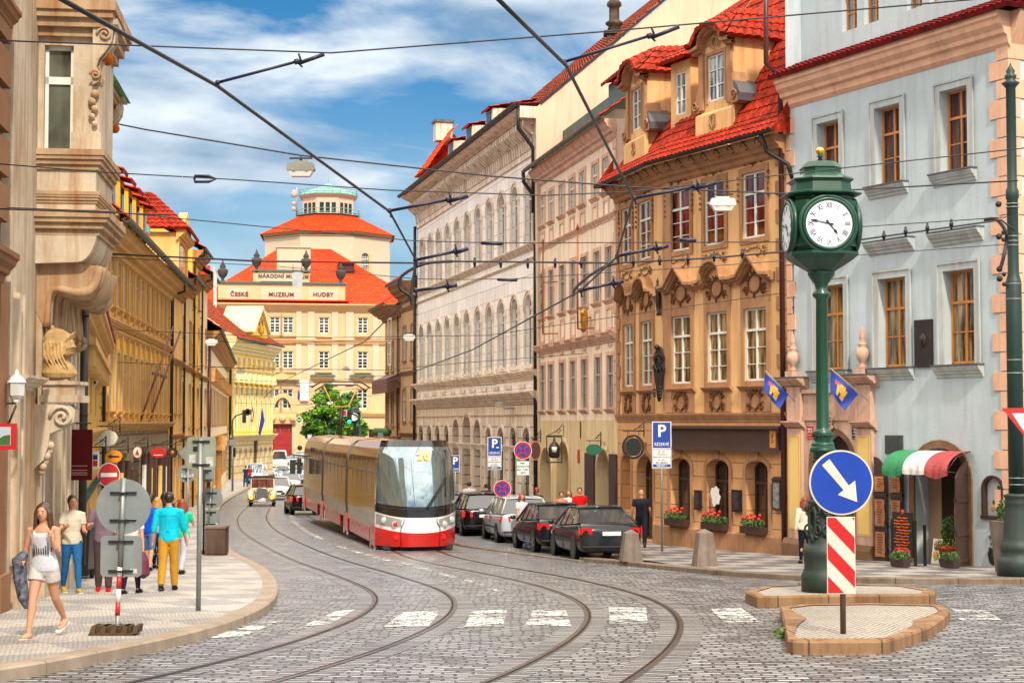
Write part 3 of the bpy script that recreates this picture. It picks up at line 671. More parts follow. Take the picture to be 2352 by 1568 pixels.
def leaf(u,y,ang,wd,zt_,mirror=1,menus=((.25,.9),(1.05,1.75),(1.95,2.35))):
 mb=MB();c,s_=cos(ang),sin(ang);n=8
 prof=[(0,.12)]+[(wd*i/n,zt_-.0-.38*(i/n)**2*1.0) for i in range(n+1)]+[(wd,.12)]
 tr=lambda x,y_,z:(u+x*c-y_*s_,y+x*s_+y_*c,z)
 def bx(x0,x1,y0,y1,z0,z1,m):k=len(mb.v);mb.box(x0,x1,y0,y1,z0,z1,m);mb.v[k:]=[tr(*q) for q in mb.v[k:]]
 mb.prism([tr(x,0,z) for x,z in prof],Vector(tr(0,.05,0))-Vector(tr(0,0,0)),0)
 for z in(.35,1.0,1.82):bx(.0,wd,-.025,.075,z,z+.1,0)
 rr=random.Random(int(u*100))
 for z0,z1 in menus:
  pts=[];
  for side in(0,1):
   for i in range(9):
    q=i/8;zz=(z0+(z1-z0)*(q if side==0 else 1-q));xx=(.05 if side==0 else wd-.05)+rr.uniform(-.02,.02);pts.append(tr(xx,-.035 if z1<5 else 0,zz))
  mb.prism(pts,Vector(tr(0,.012,0))-Vector(tr(0,0,0)),1)
  for i in range(int((z1-z0)/.07)):
   zz=z1-.08-i*.065
   if zz>z0+.08:bx(.1+rr.uniform(0,.05),wd-.1-rr.uniform(0,.1),-.041,-.034,zz,zz+.018,0)
 return f.build(mb,'door_leaf',[F_DARK,M_HIDE])
leaf(f.u(2022,1200),-.20,.18,.42,2.86);leaf(f.u(2058,1200),-.18,.05,.45,2.8);leaf(du1+.02,-.02,-1.15,.72,2.8,menus=((.4,1.05),(1.2,1.9)))
M_PICW=mat('picture_pale',(.55,.56,.60),rough=.5,var=.2,vs=3);M_PURPLE=mat('picture_purple',(.10,.02,.05),rough=.5,var=.5,vs=6);M_YEL=mat('picture_yellow',(.60,.40,.05),rough=.5);M_LEAF=mat('leaf_green',(.05,.16,.03),rough=.6,var=.5,vs=9)
mb=MB();pr=archprof(nu0+.01,nu1-.01,nz0+.01,nz1-.01,(nu1-nu0)*.42);mb.prism([(x,.1,z) for x,z in pr],(0,.05,0),1)
archband(mb,nu0+.05,nu1-.05,nz1-.05,(nu1-nu0)*.37,.06,-.05,.1,0,z0=nz0+.05);mb.box(nu0-.04,nu1+.04,-.06,.1,nz0-.03,nz0+.06,0)
cxn=(nu0+nu1)/2+.08;hn=nz1-nz0
for dx,r_,z,m in((0,.085,nz0+.1,2),(.0,.07,nz0+.3,2),(0,.05,nz0+.55,2),(.01,.055,nz0+.66,4),(-.22,.08,nz0+.16,3),(-.17,.05,nz0+.3,4),(.1,.06,nz0+.12,2)):mb.ball((cxn+dx,.09,z+.08),r_,m,8,(1,.2,1.6 if m==2 else 1))
f.build(mb,'niche_picture',[F_DARK,M_PICW,M_PURPLE,M_YEL,M_LEAF])
M_BRONZE=mat('bronze_plaque',(.045,.035,.03),rough=.5,metal=.5,var=.4,vs=4,bump=.01,bs=30);M_SLATEG=mat('green_bronze',(.06,.075,.06),rough=.6,var=.4,vs=8,bump=.01,bs=40)
mb=MB();a,b=f.u(2104,800),f.u(2144,800);z0,z1=f.z(2124,843),f.z(2124,734);mb.box(a,b,-.06,0,z0,z1,0);mb.ball(((a+b)/2,-.06,z0+(z1-z0)*.56),.14,0,8,(.8,.35,1.3));mb.ball(((a+b)/2,-.11,z0+(z1-z0)*.58),.08,0,7,(.8,.5,1.2));f.build(mb,'memorial_plaque',M_BRONZE)
for i in range(3):pass
mb=MB();a,b=f.u(2035,1020),f.u(2075,1020);z0,z1=f.z(2055,1042),f.z(2055,999);mb.box(a,b,-.04,0,z0,z1,0)
for i in range(7):mb.box(a+.05,b-.05,-.046,-.041,z0+.06+i*(z1-z0-.1)/7,z0+.075+i*(z1-z0-.1)/7,0)
f.build(mb,'inscribed_plaque',M_SLATEG)
M_SRED=mat('sign_red',(.52,.02,.02),rough=.4,var=.1);M_SBLUE=mat('sign_blue',(.01,.05,.32),rough=.4,var=.15,vs=3);M_SWHITE=mat('sign_white',(.78,.76,.72),rough=.4,var=.1,vs=4);M_NAVY=mat('sign_navy',(.02,.035,.10),rough=.4);M_SBLACK=mat('sign_black',(.015,.014,.014),rough=.35)
for px,s_,m_,lb in((1865,'373',M_SRED,'red house number plate reading 373'),(1969,'25',M_NAVY,'dark blue house number plate reading 25')):
 u_,z_=f.uz(px,993);mb=MB();mb.box(u_-.14,u_+.14,-.07,-.04,z_-.17,z_+.17,0);mb.box(u_-.12,u_+.12,-.073,-.0701,z_-.15,z_-.145,1);textmesh(mb,s_,.17,(u_,-.0705,z_+.05),1,bold=.004,condense=.85)
 textmesh(mb,'MALÁ STRANA' if s_=='373' else 'KARMELITSKÁ',.035,(u_,-.0705,z_-.07),1,bold=.001);f.build(mb,'number_plate',[m_,M_SWHITE],label=lb)
mb=MB();mbp=MB()
zP=f.z(1985,862);zE=f.z(1985,985)
for px0,px1 in((1818,1850),(1975,2012)):
 mb.mark();mbp.mark();a,b=f.u(px0,1100),f.u(px1,1100);m_=(a+b)/2
 mb.box(a,b,-.14,.0,.45,zE,0);mb.xprism([(-.3,-.05),(-.3,.35),(-.22,.5),(0,.5),(0,-.05)],a-.08,b+.08,1)
 cornice(mb,a-.1,b+.1,zE+.22,.26,.3,ends=False);mb.box(a+.02,b-.02,-.16,0,zE+.22,zP-.25,0);cornice(mb,a-.2,b+.2,zP,.34,.42,ends=False)
 mb.box(a-.22,b+.22,-.45,0,zP+.001,zP+.03,2)
 z0,z1=.75,zE-.18;mbp.box(a+.06,b-.06,-.155,-.141,z0,z1,0)
 for q in((a+.09,a+.1,z0+.03,z1-.03),(b-.1,b-.09,z0+.03,z1-.03),(a+.1,b-.1,z0+.03,z0+.04),(a+.1,b-.1,z1-.04,z1-.03)):mbp.box(q[0],q[1],-.158,-.1551,q[2],q[3],1)
a,b=f.u(1850,1100),f.u(1975,1100)
pops=[(pu0-.16,pu1+.16,-.01,pzt+.16,(pu1-pu0)/2+.16)]
mbw=MB();wall(mbw,a,b,0,f.z(1985,895),pops,.045,0,y=-.05);mbw.box(a,b,-.1,-.05,f.z(1985,965),f.z(1985,955));mbw.box(a,b,-.12,-.05,f.z(1985,900),f.z(1985,890))
scroll(mbw,(pu0+pu1)/2,pzt+.35,.14,1.6,1,.035,-.1);scroll(mbw,(pu0+pu1)/2,pzt+.2,.1,1.4,-1,.03,-.1);f.build(mbw,'portal_spandrel',M_SAND)
f.build(mb,'portal',[M_SAND,M_BRSTONE,M_ZINC]);f.build(mbp,'portal_panel',[M_CREAM,M_REDLINE])
for px in(1833,1993):
 u_=f.u(px,900);mb=MB();zb_=zP+.03;mb.box(u_-.17,u_+.17,-.33,-.0,zb_,zb_+.16)
 mb.lathe([(.10,.16),(.12,.2),(.06,.26),(.08,.32),(.15,.42),(.18,.55),(.15,.68),(.08,.74),(.12,.78),(.12,.82),(.06,.86),(.08,.95),(.09,1.02),(.05,1.15),(.008,1.28)],12,(u_,-.17,zb_));f.build(mb,'urn_finial',M_SAND)
M_PIPE=mat('maroon_drainpipe',(.075,.018,.018),rough=.4,var=.3,vs=2)
mb=MB();mb.tube([f.W(-.12,-.1,.2)-f.W(0,0,0),f.W(-.12,-.1,zcor+.6)-f.W(0,0,0),f.W(-.12,-.6,zcor+1.0)-f.W(0,0,0),f.W(-.1,-.6,zs1)-f.W(0,0,0)],.075,10)
bb_pipe=mb.build('drainpipe',M_PIPE,bb.root)
M_OR=mat('orange_plaster',(.74,.51,.30),rough=.9,var=.2,vs=.6,bump=.006,bs=12,stain_refl=(.50,.29,.17),sa=.6,col2=(.74,.52,.32))
M_ORT=mat('brown_stucco',(.46,.29,.19),rough=.85,var=.25,vs=1.5,bump=.005,bs=18,stain_refl=(.2,.1,.06),sa=.4)
M_ORD=mat('dark_stucco',(.20,.105,.065),rough=.8,var=.3,vs=3,bump=.006,bs=30)
M_ORG=mat('ground_floor_blocks',(.68,.43,.26),rough=.88,var=.16,vs=1,bump=.005,bs=16,stain_refl=(.4,.22,.12),sa=.35,grid=(9,.47,.012,.02),gcol=(.22,.11,.06))
OA,OM,OB=(3.72,58.4),(4.98,53.5),(7.93,47.5)
ob=Bld('baroque_house','orange ochre baroque house with brown stucco, red tiled roof and ornate dormers','house',OA,zg(52))
fa=Face(ob,OA,OM);fb=Face(ob,OM,OB)
zeav=fb.z(1620,358);zband=fb.z(1650,958);zl0,zl1=fb.z(1650,878),fb.z(1650,716);zup0,zup1=fb.z(1642,562),fb.z(1642,416);zpl=fb.z(1700,1226)
winl={'a':[(1434,1456),(1474,1500)],'b':[(1544,1588),(1626,1672),(1711,1762)]}
winu={'a':[(1429,1452),(1468,1497)],'b':[(1538,1585),(1619,1665),(1707,1759)]}
gfb=[(1541,1587),(1625,1676),(1715,1766)];gz0,gz1=fb.z(1650,1212),fb.z(1650,1054)
gfa=[(1430,1450),(1466,1501)]
for nm,ff in(('a',fa),('b',fb)):
 W_=ff.w;ops=[];lo=[(ff.u(a,800),ff.u(b,800)) for a,b in winl[nm]];up=[(ff.u(a,500),ff.u(b,500)) for a,b in winu[nm]]
 ops+=[(a,b,zl0,zl1) for a,b in lo]+[(a,b,zup0,zup1) for a,b in up]
 mb=MB();wall(mb,0,W_,zband,zeav,ops,.16,0)
 if nm=='b':
  mb.quad((W_,0,0),(W_,9,0),(W_,9,zeav),(W_,0,zeav));
 else:mb.quad((0,9,0),(0,0,0),(0,0,zeav),(0,9,zeav))
 ff.build(mb,'wall',M_OR)
 g=[(ff.u(a,1150),ff.u(b,1150)) for a,b in(gfb if nm=='b' else gfa)];gops=[]
 for i,(a,b) in enumerate(g):
  if nm=='b':gops.append((a,b,gz0,gz1,.28))
  else:gops.append((a,b,.12 if i else 1.0,gz1+(.05 if i else.02),(b-a)*(.4 if i else.3)))
 mb=MB();wall(mb,0,W_,-.9,zband,gops,.42,0);
 if nm=='b':mb.quad((W_,0,-.9),(W_,2,-.9),(W_,2,zband),(W_,0,zband))
 ff.build(mb,'ground_floor_wall',M_ORG)
 mb=MB()
 for i,(a,b,c,d,r) in enumerate(gops):
  t=.16;archband(mb,a,b,d,r,t,-.04,0,z0=c);mb.box((a+b)/2-.09,(a+b)/2+.09,-.07,0,d+.02,d+.42)
  if nm=='b':mb.box(a-t,b+t,-.06,.0,c-.14,c)
 mb.xprism([(-.08,-.9),(-.08,zpl),(-.04,zpl+.07),(0,zpl+.07),(0,-.9)],0 if nm=='b' else gops[1][1]+.1,W_)
 cornice(mb,0,W_,zband+.14,.3,.12,ends=False)
 for(a,b),(c,d) in zip(lo,up):
  t=.17
  for(p,q,z0,z1) in((a,b,zl0,zl1),(c,d,zup0,zup1)):band(mb,[(p-t,z0-.15),(p-t,z1+t),(q+t,z1+t),(q+t,z0-.15)],[(p,z0-.15),(p,z1),(q,z1),(q,z0-.15)],-.045,0);mb.box(p,q,-.045,0,z0-.15,z0)
  cornice(mb,a-.26,b+.26,zl0-.14,.16,.14,ends=False);mb.box(a-.18,b+.18,-.03,0,zband+.16,zl0-.3)
  mb.box(a-.2,b+.2,-.03,0,zl1+.171,zl1+1.05)
 k=0;z=zband+.16
 while z<zeav-.7:
  wq=.5 if k%2 else.34
  if nm=='b':mb.box(W_-wq,W_+.02,-.05,0,z,z+.4);mb.box(0,.42,-.06,0,z,z+.418)
  else:mb.box(0,wq*.8,-.05,0,z,z+.4);mb.box(W_-.12,W_,-.06,0,z,z+.418)
  z+=.42;k+=1
 cornice(mb,0,W_,zeav,.62,.5,ends=False)
 ff.build(mb,'stucco_trim',M_ORT)
 mb=MB();sd_=11 if nm=='a' else 40
 for i,((a,b),(c,d)) in enumerate(zip(lo,up)):
  mb.mark();m_=(a+b)/2;w2=b-a;cartouche(mb,m_,zl1+.72,max(w2,.75)*1.1,.8,-.05,0,sd_+i)
  mb.mark();cartouche(mb,(c+d)/2,zup1+.42,max(w2,.7)*1.1,.5,-.05,0,sd_+9+i)
  mb.mark();cartouche(mb,(c+d)/2,zup0-.42,max(w2,.7)*1.3,.35,-.03,0,sd_+19+i);mb.mark();cartouche(mb,m_,(zl0+zband)/2-.05,max(w2,.7)*.8,.7,-.05,0,sd_+29+i)
  for s in(-1,1):
   mb.mark();x=(c+d)/2+s*((d-c)/2+.2)
   for kk in range(5):scroll(mb,x,zup1-.1-kk*.17,.06,1,s,.016,-.06)
 ff.build(mb,'stucco_ornament',M_ORD)
 mb=MB()
 for i,(a,b) in enumerate(lo):
  mb.mark();m_=(a+b)/2;hw=(b-a)/2+.42;zb_=zl1+1.0;tri=(nm=='b' and i!=1);hh=.62 if nm=='b' else.45;pts=[]
  if tri:pts=[(m_-hw,zb_),(m_-hw*.62,zb_+.03),(m_,zb_+hh),(m_+hw*.62,zb_+.03),(m_+hw,zb_)]
  else:pts=[(m_-hw,zb_),(m_-hw*.66,zb_+.02)]+[(m_-hw*.6*cos(pi*j/8),zb_+.1+hh*.85*sin(pi*j/8)) for j in range(9)]+[(m_+hw*.66,zb_+.02),(m_+hw,zb_)]
  for(th,pr,dz) in((.09,.36,0),(.08,.25,-.09),(.07,.16,-.17)):
   vs=[];fs=[]
   for x,z in pts:vs+=[(x,0,z+dz),(x,-pr,z+dz),(x,-pr,z+dz-th),(x,0,z+dz-th)]
   for j in range(len(pts)-1):
    for q in range(4):fs.append((4*j+q,4*j+(q+1)%4,4*j+4+(q+1)%4,4*j+4+q))
   n=len(pts)-1;fs+=[(0,1,2,3),(4*n+3,4*n+2,4*n+1,4*n)];mb.add(vs,fs)
 ff.build(mb,'pediments',M_ORT)
 for i,((a,b),(c,d)) in enumerate(zip(lo,up)):
  window(ff,(a+b)/2,b-a-.01,zl0+.01,zl1-.005,F_WHITE,P_AMB,0,2,(.70,),(.23,.46),y=.06,ft=.06,bt=.025,split=True)
  window(ff,(c+d)/2,d-c-.01,zup0+.01,zup1-.005,F_WHITE,P_RED,0,2,(.68,),(.24,.46),y=.06,ft=.06,bt=.025)
 for i,(a,b,c,d,r) in enumerate(gops):
  if nm=='b':window(ff,(a+b)/2,b-a-.02,c+.01,d-.01,F_DARK,P_DARK,r,2,(.68,),(),y=.32,ft=.07)
  elif i==1:window(ff,(a+b)/2,b-a-.02,c,d-.01,F_DARK,P_DARK,r,2,(.72,),(),y=.3,ft=.09,parent_name='door')
  else:mb=MB();mb.box(a,b,.38,.42,c,d);ff.build(mb,'niche_back',M_ORT)
 mb=MB();x=.25
 while x<W_:mb.mark();scroll_pts=[(x,-.5+.14*cos(t_),zeav-.16+.14*sin(t_)) for t_ in[i*.7 for i in range(-2,6)]];mb.tube(scroll_pts,.016,5);mb.tube([(x,-.1,zeav-.45),(x,-.62,zeav-.02)],.014,5);x+=.72
 ff.build(mb,'eave_brackets',M_IRON)
 gutter(ff,-.25 if nm=='a' else-.12,W_+(.35 if nm=='b' else.1),-.72,zeav+.06,M_IRON,.09)
 mb=MB();e0=-.7;zr=5.2
 L0=-.35 if nm=='a' else-.17;R0_=W_+(.25 if nm=='b' else.18)
 tiles(mb,(L0,e0,zeav+.06),(R0_,e0,zeav+.06),(R0_-(.12 if nm=='a' else 0),.15,zeav+.75),(L0+(.12 if nm=='b' else 0),.15,zeav+.75),int(W_/.22),3,.045,.035,0)
 rx=-.45 if nm=='a' else 0;lx=.45 if nm=='b' else 0
 tiles(mb,(L0+(.12 if nm=='b' else 0),.15,zeav+.75),(R0_-(.12 if nm=='a' else 0),.15,zeav+.75),(R0_+rx-(.12 if nm=='a' else 0),3.4,zeav+zr+.9),(L0+lx+(.12 if nm=='b' else 0),3.4,zeav+zr+.9),int(W_/.22),16,.045,.035,0)
 if nm=='a':mb.quad((L0,e0,zeav),(L0,e0,zeav+.06),(L0,3.4,zeav+zr+.9),(L0,3.4,zeav))
 else:mb.quad((R0_-.02,e0,zeav),(R0_-.02,e0,zeav+.06),(R0_-.02,3.4,zeav+zr+.9),(R0_-.02,3.4,zeav))
 ff.build(mb,'roof',M_TILE)
def dormer(ff,wpx,wy,bpx,y0=.12,dep=2.2,ornate=True,zb_=None,capx=.12,hh=.62):
 """wall dormer: body, scrolled foot, curved hood, tiled hipped roof and a window"""
 dy=y0;a,b=ff.u(wpx[0],wy[0],dy),ff.u(wpx[1],wy[0],dy);m_=(wpx[0]+wpx[1])/2;z1,z0=ff.z(m_,wy[0],dy),ff.z(m_,wy[1],dy)
 A,B=ff.u(bpx[0],wy[0],dy),ff.u(bpx[1],wy[0],dy);zt_=z1+.35;zbs=zb_ if zb_ is not None else z0-1.15
 mb=MB();wall(mb,A,B,zbs,zt_,[(a,b,z0,z1)],.12,0,y=dy)
 mb.quad((A,dy+dep,zbs),(A,dy,zbs),(A,dy,zt_),(A,dy+dep,zt_));mb.quad((B,dy,zbs),(B,dy+dep,zbs),(B,dy+dep,zt_),(B,dy,zt_))
 if ornate:mb.xprism([(dy-.14,zbs),(dy-.14,zbs+.75),(dy-.02,zbs+.85),(dy,zbs+.85),(dy,zbs)],A-.12,B+.12)
 ff.build(mb,'dormer_wall',M_OR)
 mb=MB();c=(A+B)/2;hw=(B-A)/2
 if ornate:
  band(mb,[(a-.1,z0-.05),(a-.1,z1+.1),(b+.1,z1+.1),(b+.1,z0-.05)],[(a,z0-.05),(a,z1),(b,z1),(b,z0-.05)],dy-.05,dy)
  for s in(-1,1):
   x=c+s*(hw-.1);mb.box(x-.12,x+.12,dy-.09,dy,z0-.2,zt_-.25);cornice(mb,x-.14,x+.14,zt_-.08,.22,.2,ends=False,y=dy)
   mb.prism([(c+s*(hw+.0),dy-.08,z0-.25),(c+s*(hw+.34),dy-.08,z0-.25),(c+s*(hw+.36),dy-.08,z0-.05),(c+s*(hw+.16),dy-.08,z0+.22),(c+s*hw,dy-.08,z0+.75)],(0,.55,0));
   scroll(mb,c+s*(hw+.2),z0-.02,.17,1.5,s,.035,dy-.11)
  cartouche(mb,c,z0-.68,.35,.5,dy-.17,0,int(wpx[0]));cartouche(mb,c,z1+.38,.55,.45,dy-.08,0,int(wpx[0])+1)
  pts=[(c-hw-.22,zt_-.05),(c-hw*.75,zt_)]+[(c-hw*.7*cos(pi*j/8),zt_+.08+hh*.75*sin(pi*j/8)) for j in range(9)]+[(c+hw*.75,zt_),(c+hw+.22,zt_-.05)]
  for(th,pr,dz) in((.1,.34,0),(.09,.2,-.1)):
   vs=[];fs=[]
   for x,z in pts:vs+=[(x,dy,z+dz),(x,dy-pr,z+dz),(x,dy-pr,z+dz-th),(x,dy,z+dz-th)]
   for j in range(len(pts)-1):
    for q in range(4):fs.append((4*j+q,4*j+(q+1)%4,4*j+4+(q+1)%4,4*j+4+q))
   mb.add(vs,fs)
  mb.add([(x,dy-.01,z) for x,z in pts],[tuple(range(len(pts)))])
 ff.build(mb,'dormer_stucco',M_ORT)
 mb=MB();o=.28;zr=zt_+(hh*.55 if ornate else.05)
 e=[(A-o,dy-.42,zt_+.0),(B+o,dy-.42,zt_+.0),(B+o,dy+dep,zt_),(A-o,dy+dep,zt_)];ap=[(c-.25,dy+.7,zr+.75),(c+.25,dy+.7,zr+.75),(c+.25,dy+dep+.5,zr+.9),(c-.25,dy+dep+.5,zr+.9)]
 if ornate:
  n=8
  for j in range(n):
   def ep(t):x=A-o+(B-A+2*o)*t;u_=(x-c)/hw;return Vector((x,dy-.44,zt_+.03+(hh*.82*math.sqrt(max(0,1-(u_/.95)**2)) if abs(u_)<.95 else 0)))
   t0,t1=j/n,(j+1)/n;tp=lambda t:Vector(ap[0])+(Vector(ap[1])-Vector(ap[0]))*t
   tiles(mb,ep(t0),ep(t1),tp(t1),tp(t0),1,4,.05,.04,0,sub=5)
 else:tiles(mb,e[0],e[1],ap[1],ap[0],6,4,.045,.035)
 tiles(mb,e[1],e[2],ap[2],ap[1],8,4,.05,.035);tiles(mb,e[3],e[0],ap[0],ap[3],8,4,.05,.035)
 ff.build(mb,'dormer_roof',M_TILE)
 if ornate:
  mb=MB()
  for s in(1,):mb.prism([(c+s*(hw+.02),dy-.05,z0-.24+k_) for k_ in(0,)] and[(c+hw+.02,dy-.06,z0-.22),(c+hw+.46,dy-.06,z0-.22),(c+hw+.48,dy-.06,z0+.02),(c+hw+.3,dy-.06,z0+.3),(c+hw+.02,dy-.06,z0+.5)],(0,.8,0))
  ff.build(mb,'lead_flashing',M_ZINC)
 window(ff,(a+b)/2,b-a-.01,z0+.01,z1-.005,F_WHITE,P_PALE,0,2,(),(.34,.67),y=dy+.05,ft=.055,bt=.03)
dormer(fa,(1453,1474),(204,298),(1443,1486),ornate=True)
dormer(fb,(1552,1575),(166,264),(1541,1586),y0=.6,ornate=False,zb_=zeav+.8)
dormer(fb,(1626,1665),(124,231),(1610,1682),ornate=True,y0=.15)
M_BOARD=mat('brown_board',(.065,.035,.028),rough=.5,var=.25,vs=2);M_KEY=mat('amber_key_panel',(.62,.25,.05),rough=.5,var=.2)
mb=MB();a,b=fb.u(1544,1005),fb.u(1797,1005);z0,z1=fb.z(1650,1030),fb.z(1650,984);mb.box(a,b,-.2,-.001,z0,z1,0);mb.box(a-.03,b+.03,-.24,-.2001,z0-.05,z0+.02,0);mb.box(a-.04,b+.04,-.32,-.001,z1,z1+.09,0)
for x in(a+.17,b-.2):mb.box(x-.14,x+.14,-.208,-.2002,z0+.07,z1-.04,1);scroll(mb,x,z0+.25,.06,1.2,1,.012,-.21,0,0);scroll(mb,x,z1-.2,.07,1.2,1,.012,-.21,0,0);mb.box(x-.01,x+.01,-.215,-.209,z0+.28,z1-.22,0)
fb.build(mb,'shop_board',[M_BOARD,M_KEY])
mb=MB();u_,zc_=fb.uz(1521,855);
pts=[(.0,.85),(.12,.8),(.2,.62),(.29,.5),(.26,.3),(.31,.1),(.24,-.15),(.2,-.3),(.14,-.55),(.06,-.75),(0,-.95),(-.08,-.8),(-.13,-.55),(-.2,-.3),(-.26,-.1),(-.3,.12),(-.25,.32),(-.29,.5),(-.18,.66),(-.1,.8)]
mb.prism([(u_+x,-.16,zc_+z) for x,z in pts],(0,.09,0));cartouche(mb,u_,zc_+.3,.6,.6,-.19,0,5);mb.ball((u_,-.2,zc_+.82),.09,0,7)
for i in range(7):s=-1 if i%2 else 1;mb.ball((u_+s*.2,-.18,zc_-.5-i*.05),.05,0,5)
for i in range(4):mb.box(u_-.12+.02*i,u_+.12-.02*i,-.175,-.161,zc_-.1-i*.09,zc_-.07-i*.09)
fb.build(mb,'memorial_cartouche',M_BRONZE)
mb=MB();u_,z_=fb.uz(1519,690);mb.prism([(u_-.13,-.08,z_-.5),(u_+.13,-.08,z_-.5),(u_+.13,-.08,z_+.5),(u_-.13,-.08,z_+.5)],(0,.02,0),1);mb.lathe([(.1,-.6),(.05,-.52),(.09,-.3),(.12,-.1),(.1,.1),(.14,.3),(.05,.42),(.07,.5),(.02,.6)],8,(u_,-.14,z_+.12),0,sy=.5);fb.build(mb,'saint_relief',[M_BRONZE,mat('maroon_panel',(.10,.03,.025),rough=.6)])
pipe(fb,fb.w+.28,.3,zeav-1.2,y=.05,r=.06,mt=M_PIPE)
mb=MB();mb.tube([(fb.w+.28,.0,zeav-1.3),(fb.w+.2,-.1,zeav-.9),(fb.w-.25,-.5,zeav-.5),(fb.w-.3,-.7,zeav+.05)],.065,8);fb.build(mb,'downspout',M_IRON)
M_PK=mat('pink_plaster',(.88,.77,.63),rough=.9,var=.18,vs=.7,bump=.004,bs=16,stain_refl=(.50,.33,.25),sa=.5)
M_PKT=mat('pink_trim',(.72,.53,.43),rough=.88,var=.2,vs=1.3,bump=.004,bs=20,stain_refl=(.3,.17,.12),sa=.5)
M_YP=mat('cream_ground_floor',(.74,.62,.42),rough=.9,var=.2,vs=.6,stain_refl=(.45,.3,.18),sa=.5)
PA,PB=(1.14,71),(3.72,58.4)
pk_=Bld('townhouse','pale pink townhouse with a green gutter, wall lamps and arched doorways','house',PA,zg(64))
f=Face(pk_,PA,PB);Wd=f.w
cols3=[(1247,1246,1247),(1267,1266.5,1266),(1291.5,1292.5,1292),(1315,1316.5,1316.5),(1339,1343.5,1343),(1368,1372,1373.5),(1393.6,1400,1402.5)]
zr=[(f.z(1315,482),f.z(1315,409)),(f.z(1316,711),f.z(1316,600)),(f.z(1316,941),f.z(1316,829))]
zeav=f.z(1300,352);ops=[];wl_=[]
for cs in cols3:
 for k in range(3):
  u_=f.u(cs[k],700);ops.append((u_-.42,u_+.42,zr[k][0],zr[k][1]));wl_.append((u_,zr[k],k))
ar=[(1242,1268,1027,0),(1281,1309,1013,0),(1345,1362,1075,.9),(1371,1404,1030,0)]
gz=[(f.u(a,1150),f.u(b,1150),z0,f.z((a+b)/2,y)) for a,b,y,z0 in ar]
ops+=[(a,b,c,d,(b-a)*.5) for a,b,c,d in gz]
zg1=f.z(1300,965)
mb=MB();wall(mb,0,Wd,zg1,zeav,[o for o in ops if o[2]>zg1],.13);mb.quad((0,8,0),(0,0,0),(0,0,zeav),(0,8,zeav));mb.quad((Wd,0,zg1),(Wd,8,zg1),(Wd,8,zeav),(Wd,0,zeav));f.build(mb,'wall',M_PK)
mb=MB();wall(mb,0,Wd,-.9,zg1,[o for o in ops if o[2]<zg1],.7);f.build(mb,'ground_floor_wall',M_YP)
mb=MB();zb1=f.z(1316,532);zb2=f.z(1316,785)
cornice(mb,0,Wd,zeav,.7,.45,ends=False);cornice(mb,0,Wd,zb1,.22,.12,ends=False);cornice(mb,0,Wd,zb2,.3,.22,ends=False)
mb.mark()
for u_,(a,b),k in wl_:
 mb.mark();t=.14;band(mb,[(u_-.42-t,a),(u_-.42-t,b+t),(u_+.42+t,b+t),(u_+.42+t,a)],[(u_-.42,a),(u_-.42,b),(u_+.42,b),(u_+.42,a)],-.04,0)
 cornice(mb,u_-.6,u_+.6,a,.16,.14,ends=False)
 if k<2:z1_=a-.25;z0_=z1_-.85;band(mb,[(u_-.42,z0_),(u_-.42,z1_),(u_+.42,z1_),(u_+.42,z0_)],[(u_-.3,z0_+.1),(u_-.3,z1_-.1),(u_+.3,z1_-.1),(u_+.3,z0_+.1)],-.03,0);mb.box(u_-.42,u_+.42,-.03,0,z0_,z0_+.1)
 else:cornice(mb,u_-.55,u_+.55,zb2+.1,.3,.3,ends=False);cartouche(mb,u_,b+.42,.6,.28,-.03,0,int(u_*9))
f.build(mb,'window_trim',M_PKT)
for u_,(a,b),k in wl_:window(f,u_,.83,a+.005,b-.005,F_GREY if k else F_WHITE,P_PALE if k<2 else P_GREY,0,2,(.66,),(.33,),y=.05,ft=.06,bt=.02)
mb=MB();mq=MB();k=0;z=zg1
while z<zeav-.5:mb.box(0,.3+.16*(k%2),-.03,0,z,z+.38);mq.box(Wd-.3-.16*(k%2),Wd,-.03,0,z,z+.38);z+=.42;k+=1
f.build(mb,'quoins',M_PKT);f.build(mq,'quoins',M_PKT)
mb=MB()
for a,b,c,d in gz:mb.mark();archband(mb,a,b,d,(b-a)*.5,.13,-.05,0,z0=c)
f.build(mb,'door_arch',M_YP)
M_CHOC=mat('chocolate_panel',(.06,.025,.03),rough=.6,var=.3);M_WARMIN=mat('warm_interior',(.42,.30,.15),rough=.9,var=.2)
for i,(a,b,c,d) in enumerate(gz):
 mb=MB();mb.box(a,b,.69,.74,c,d,0 if i<2 else 1)
 if i<2:mb.box(a+(b-a)*.55,b,.55,.69,0,d-1.1,1);mb.box(a,b,.5,.69,d-1.15,d-1.0,2)
 f.build(mb,'door',[M_WARMIN,F_DARK,M_SRED if False else F_DARK])
mb=MB();a,b=f.u(1366,1200),f.u(1371,1200);mb.box(gz[2][0]+.3,gz[3][0]-.05,-.12,-.05,.1,f.z(1360,1040),0);mb.mark();mb.box(gz[3][1]+.08,Wd-.02,-.12,-.01,.1,f.z(1410,1042),0);f.build(mb,'chocolate_board',M_CHOC)
mb=MB()
for i,ch in enumerate('FLOWERS'):a_=R(150-i*24);cx,cz=(gz[3][0]+gz[3][1])/2,gz[3][3]-(gz[3][1]-gz[3][0])/2;r_=(gz[3][1]-gz[3][0])/2+.2;textmesh(mb,ch,.26,(cx+r_*cos(a_),-.055,cz+r_*sin(a_)),0,rot=a_-pi/2,bold=.004)
f.build(mb,'lettering',mat('ink_brown',(.06,.04,.03),rough=.8))
mb=MB();a=f.u(1334,990);mb.box(a-.07,a+.07,-.02,.05,f.z(1334,1005),f.z(1334,967));f.build(mb,'slit_window',F_DARK)
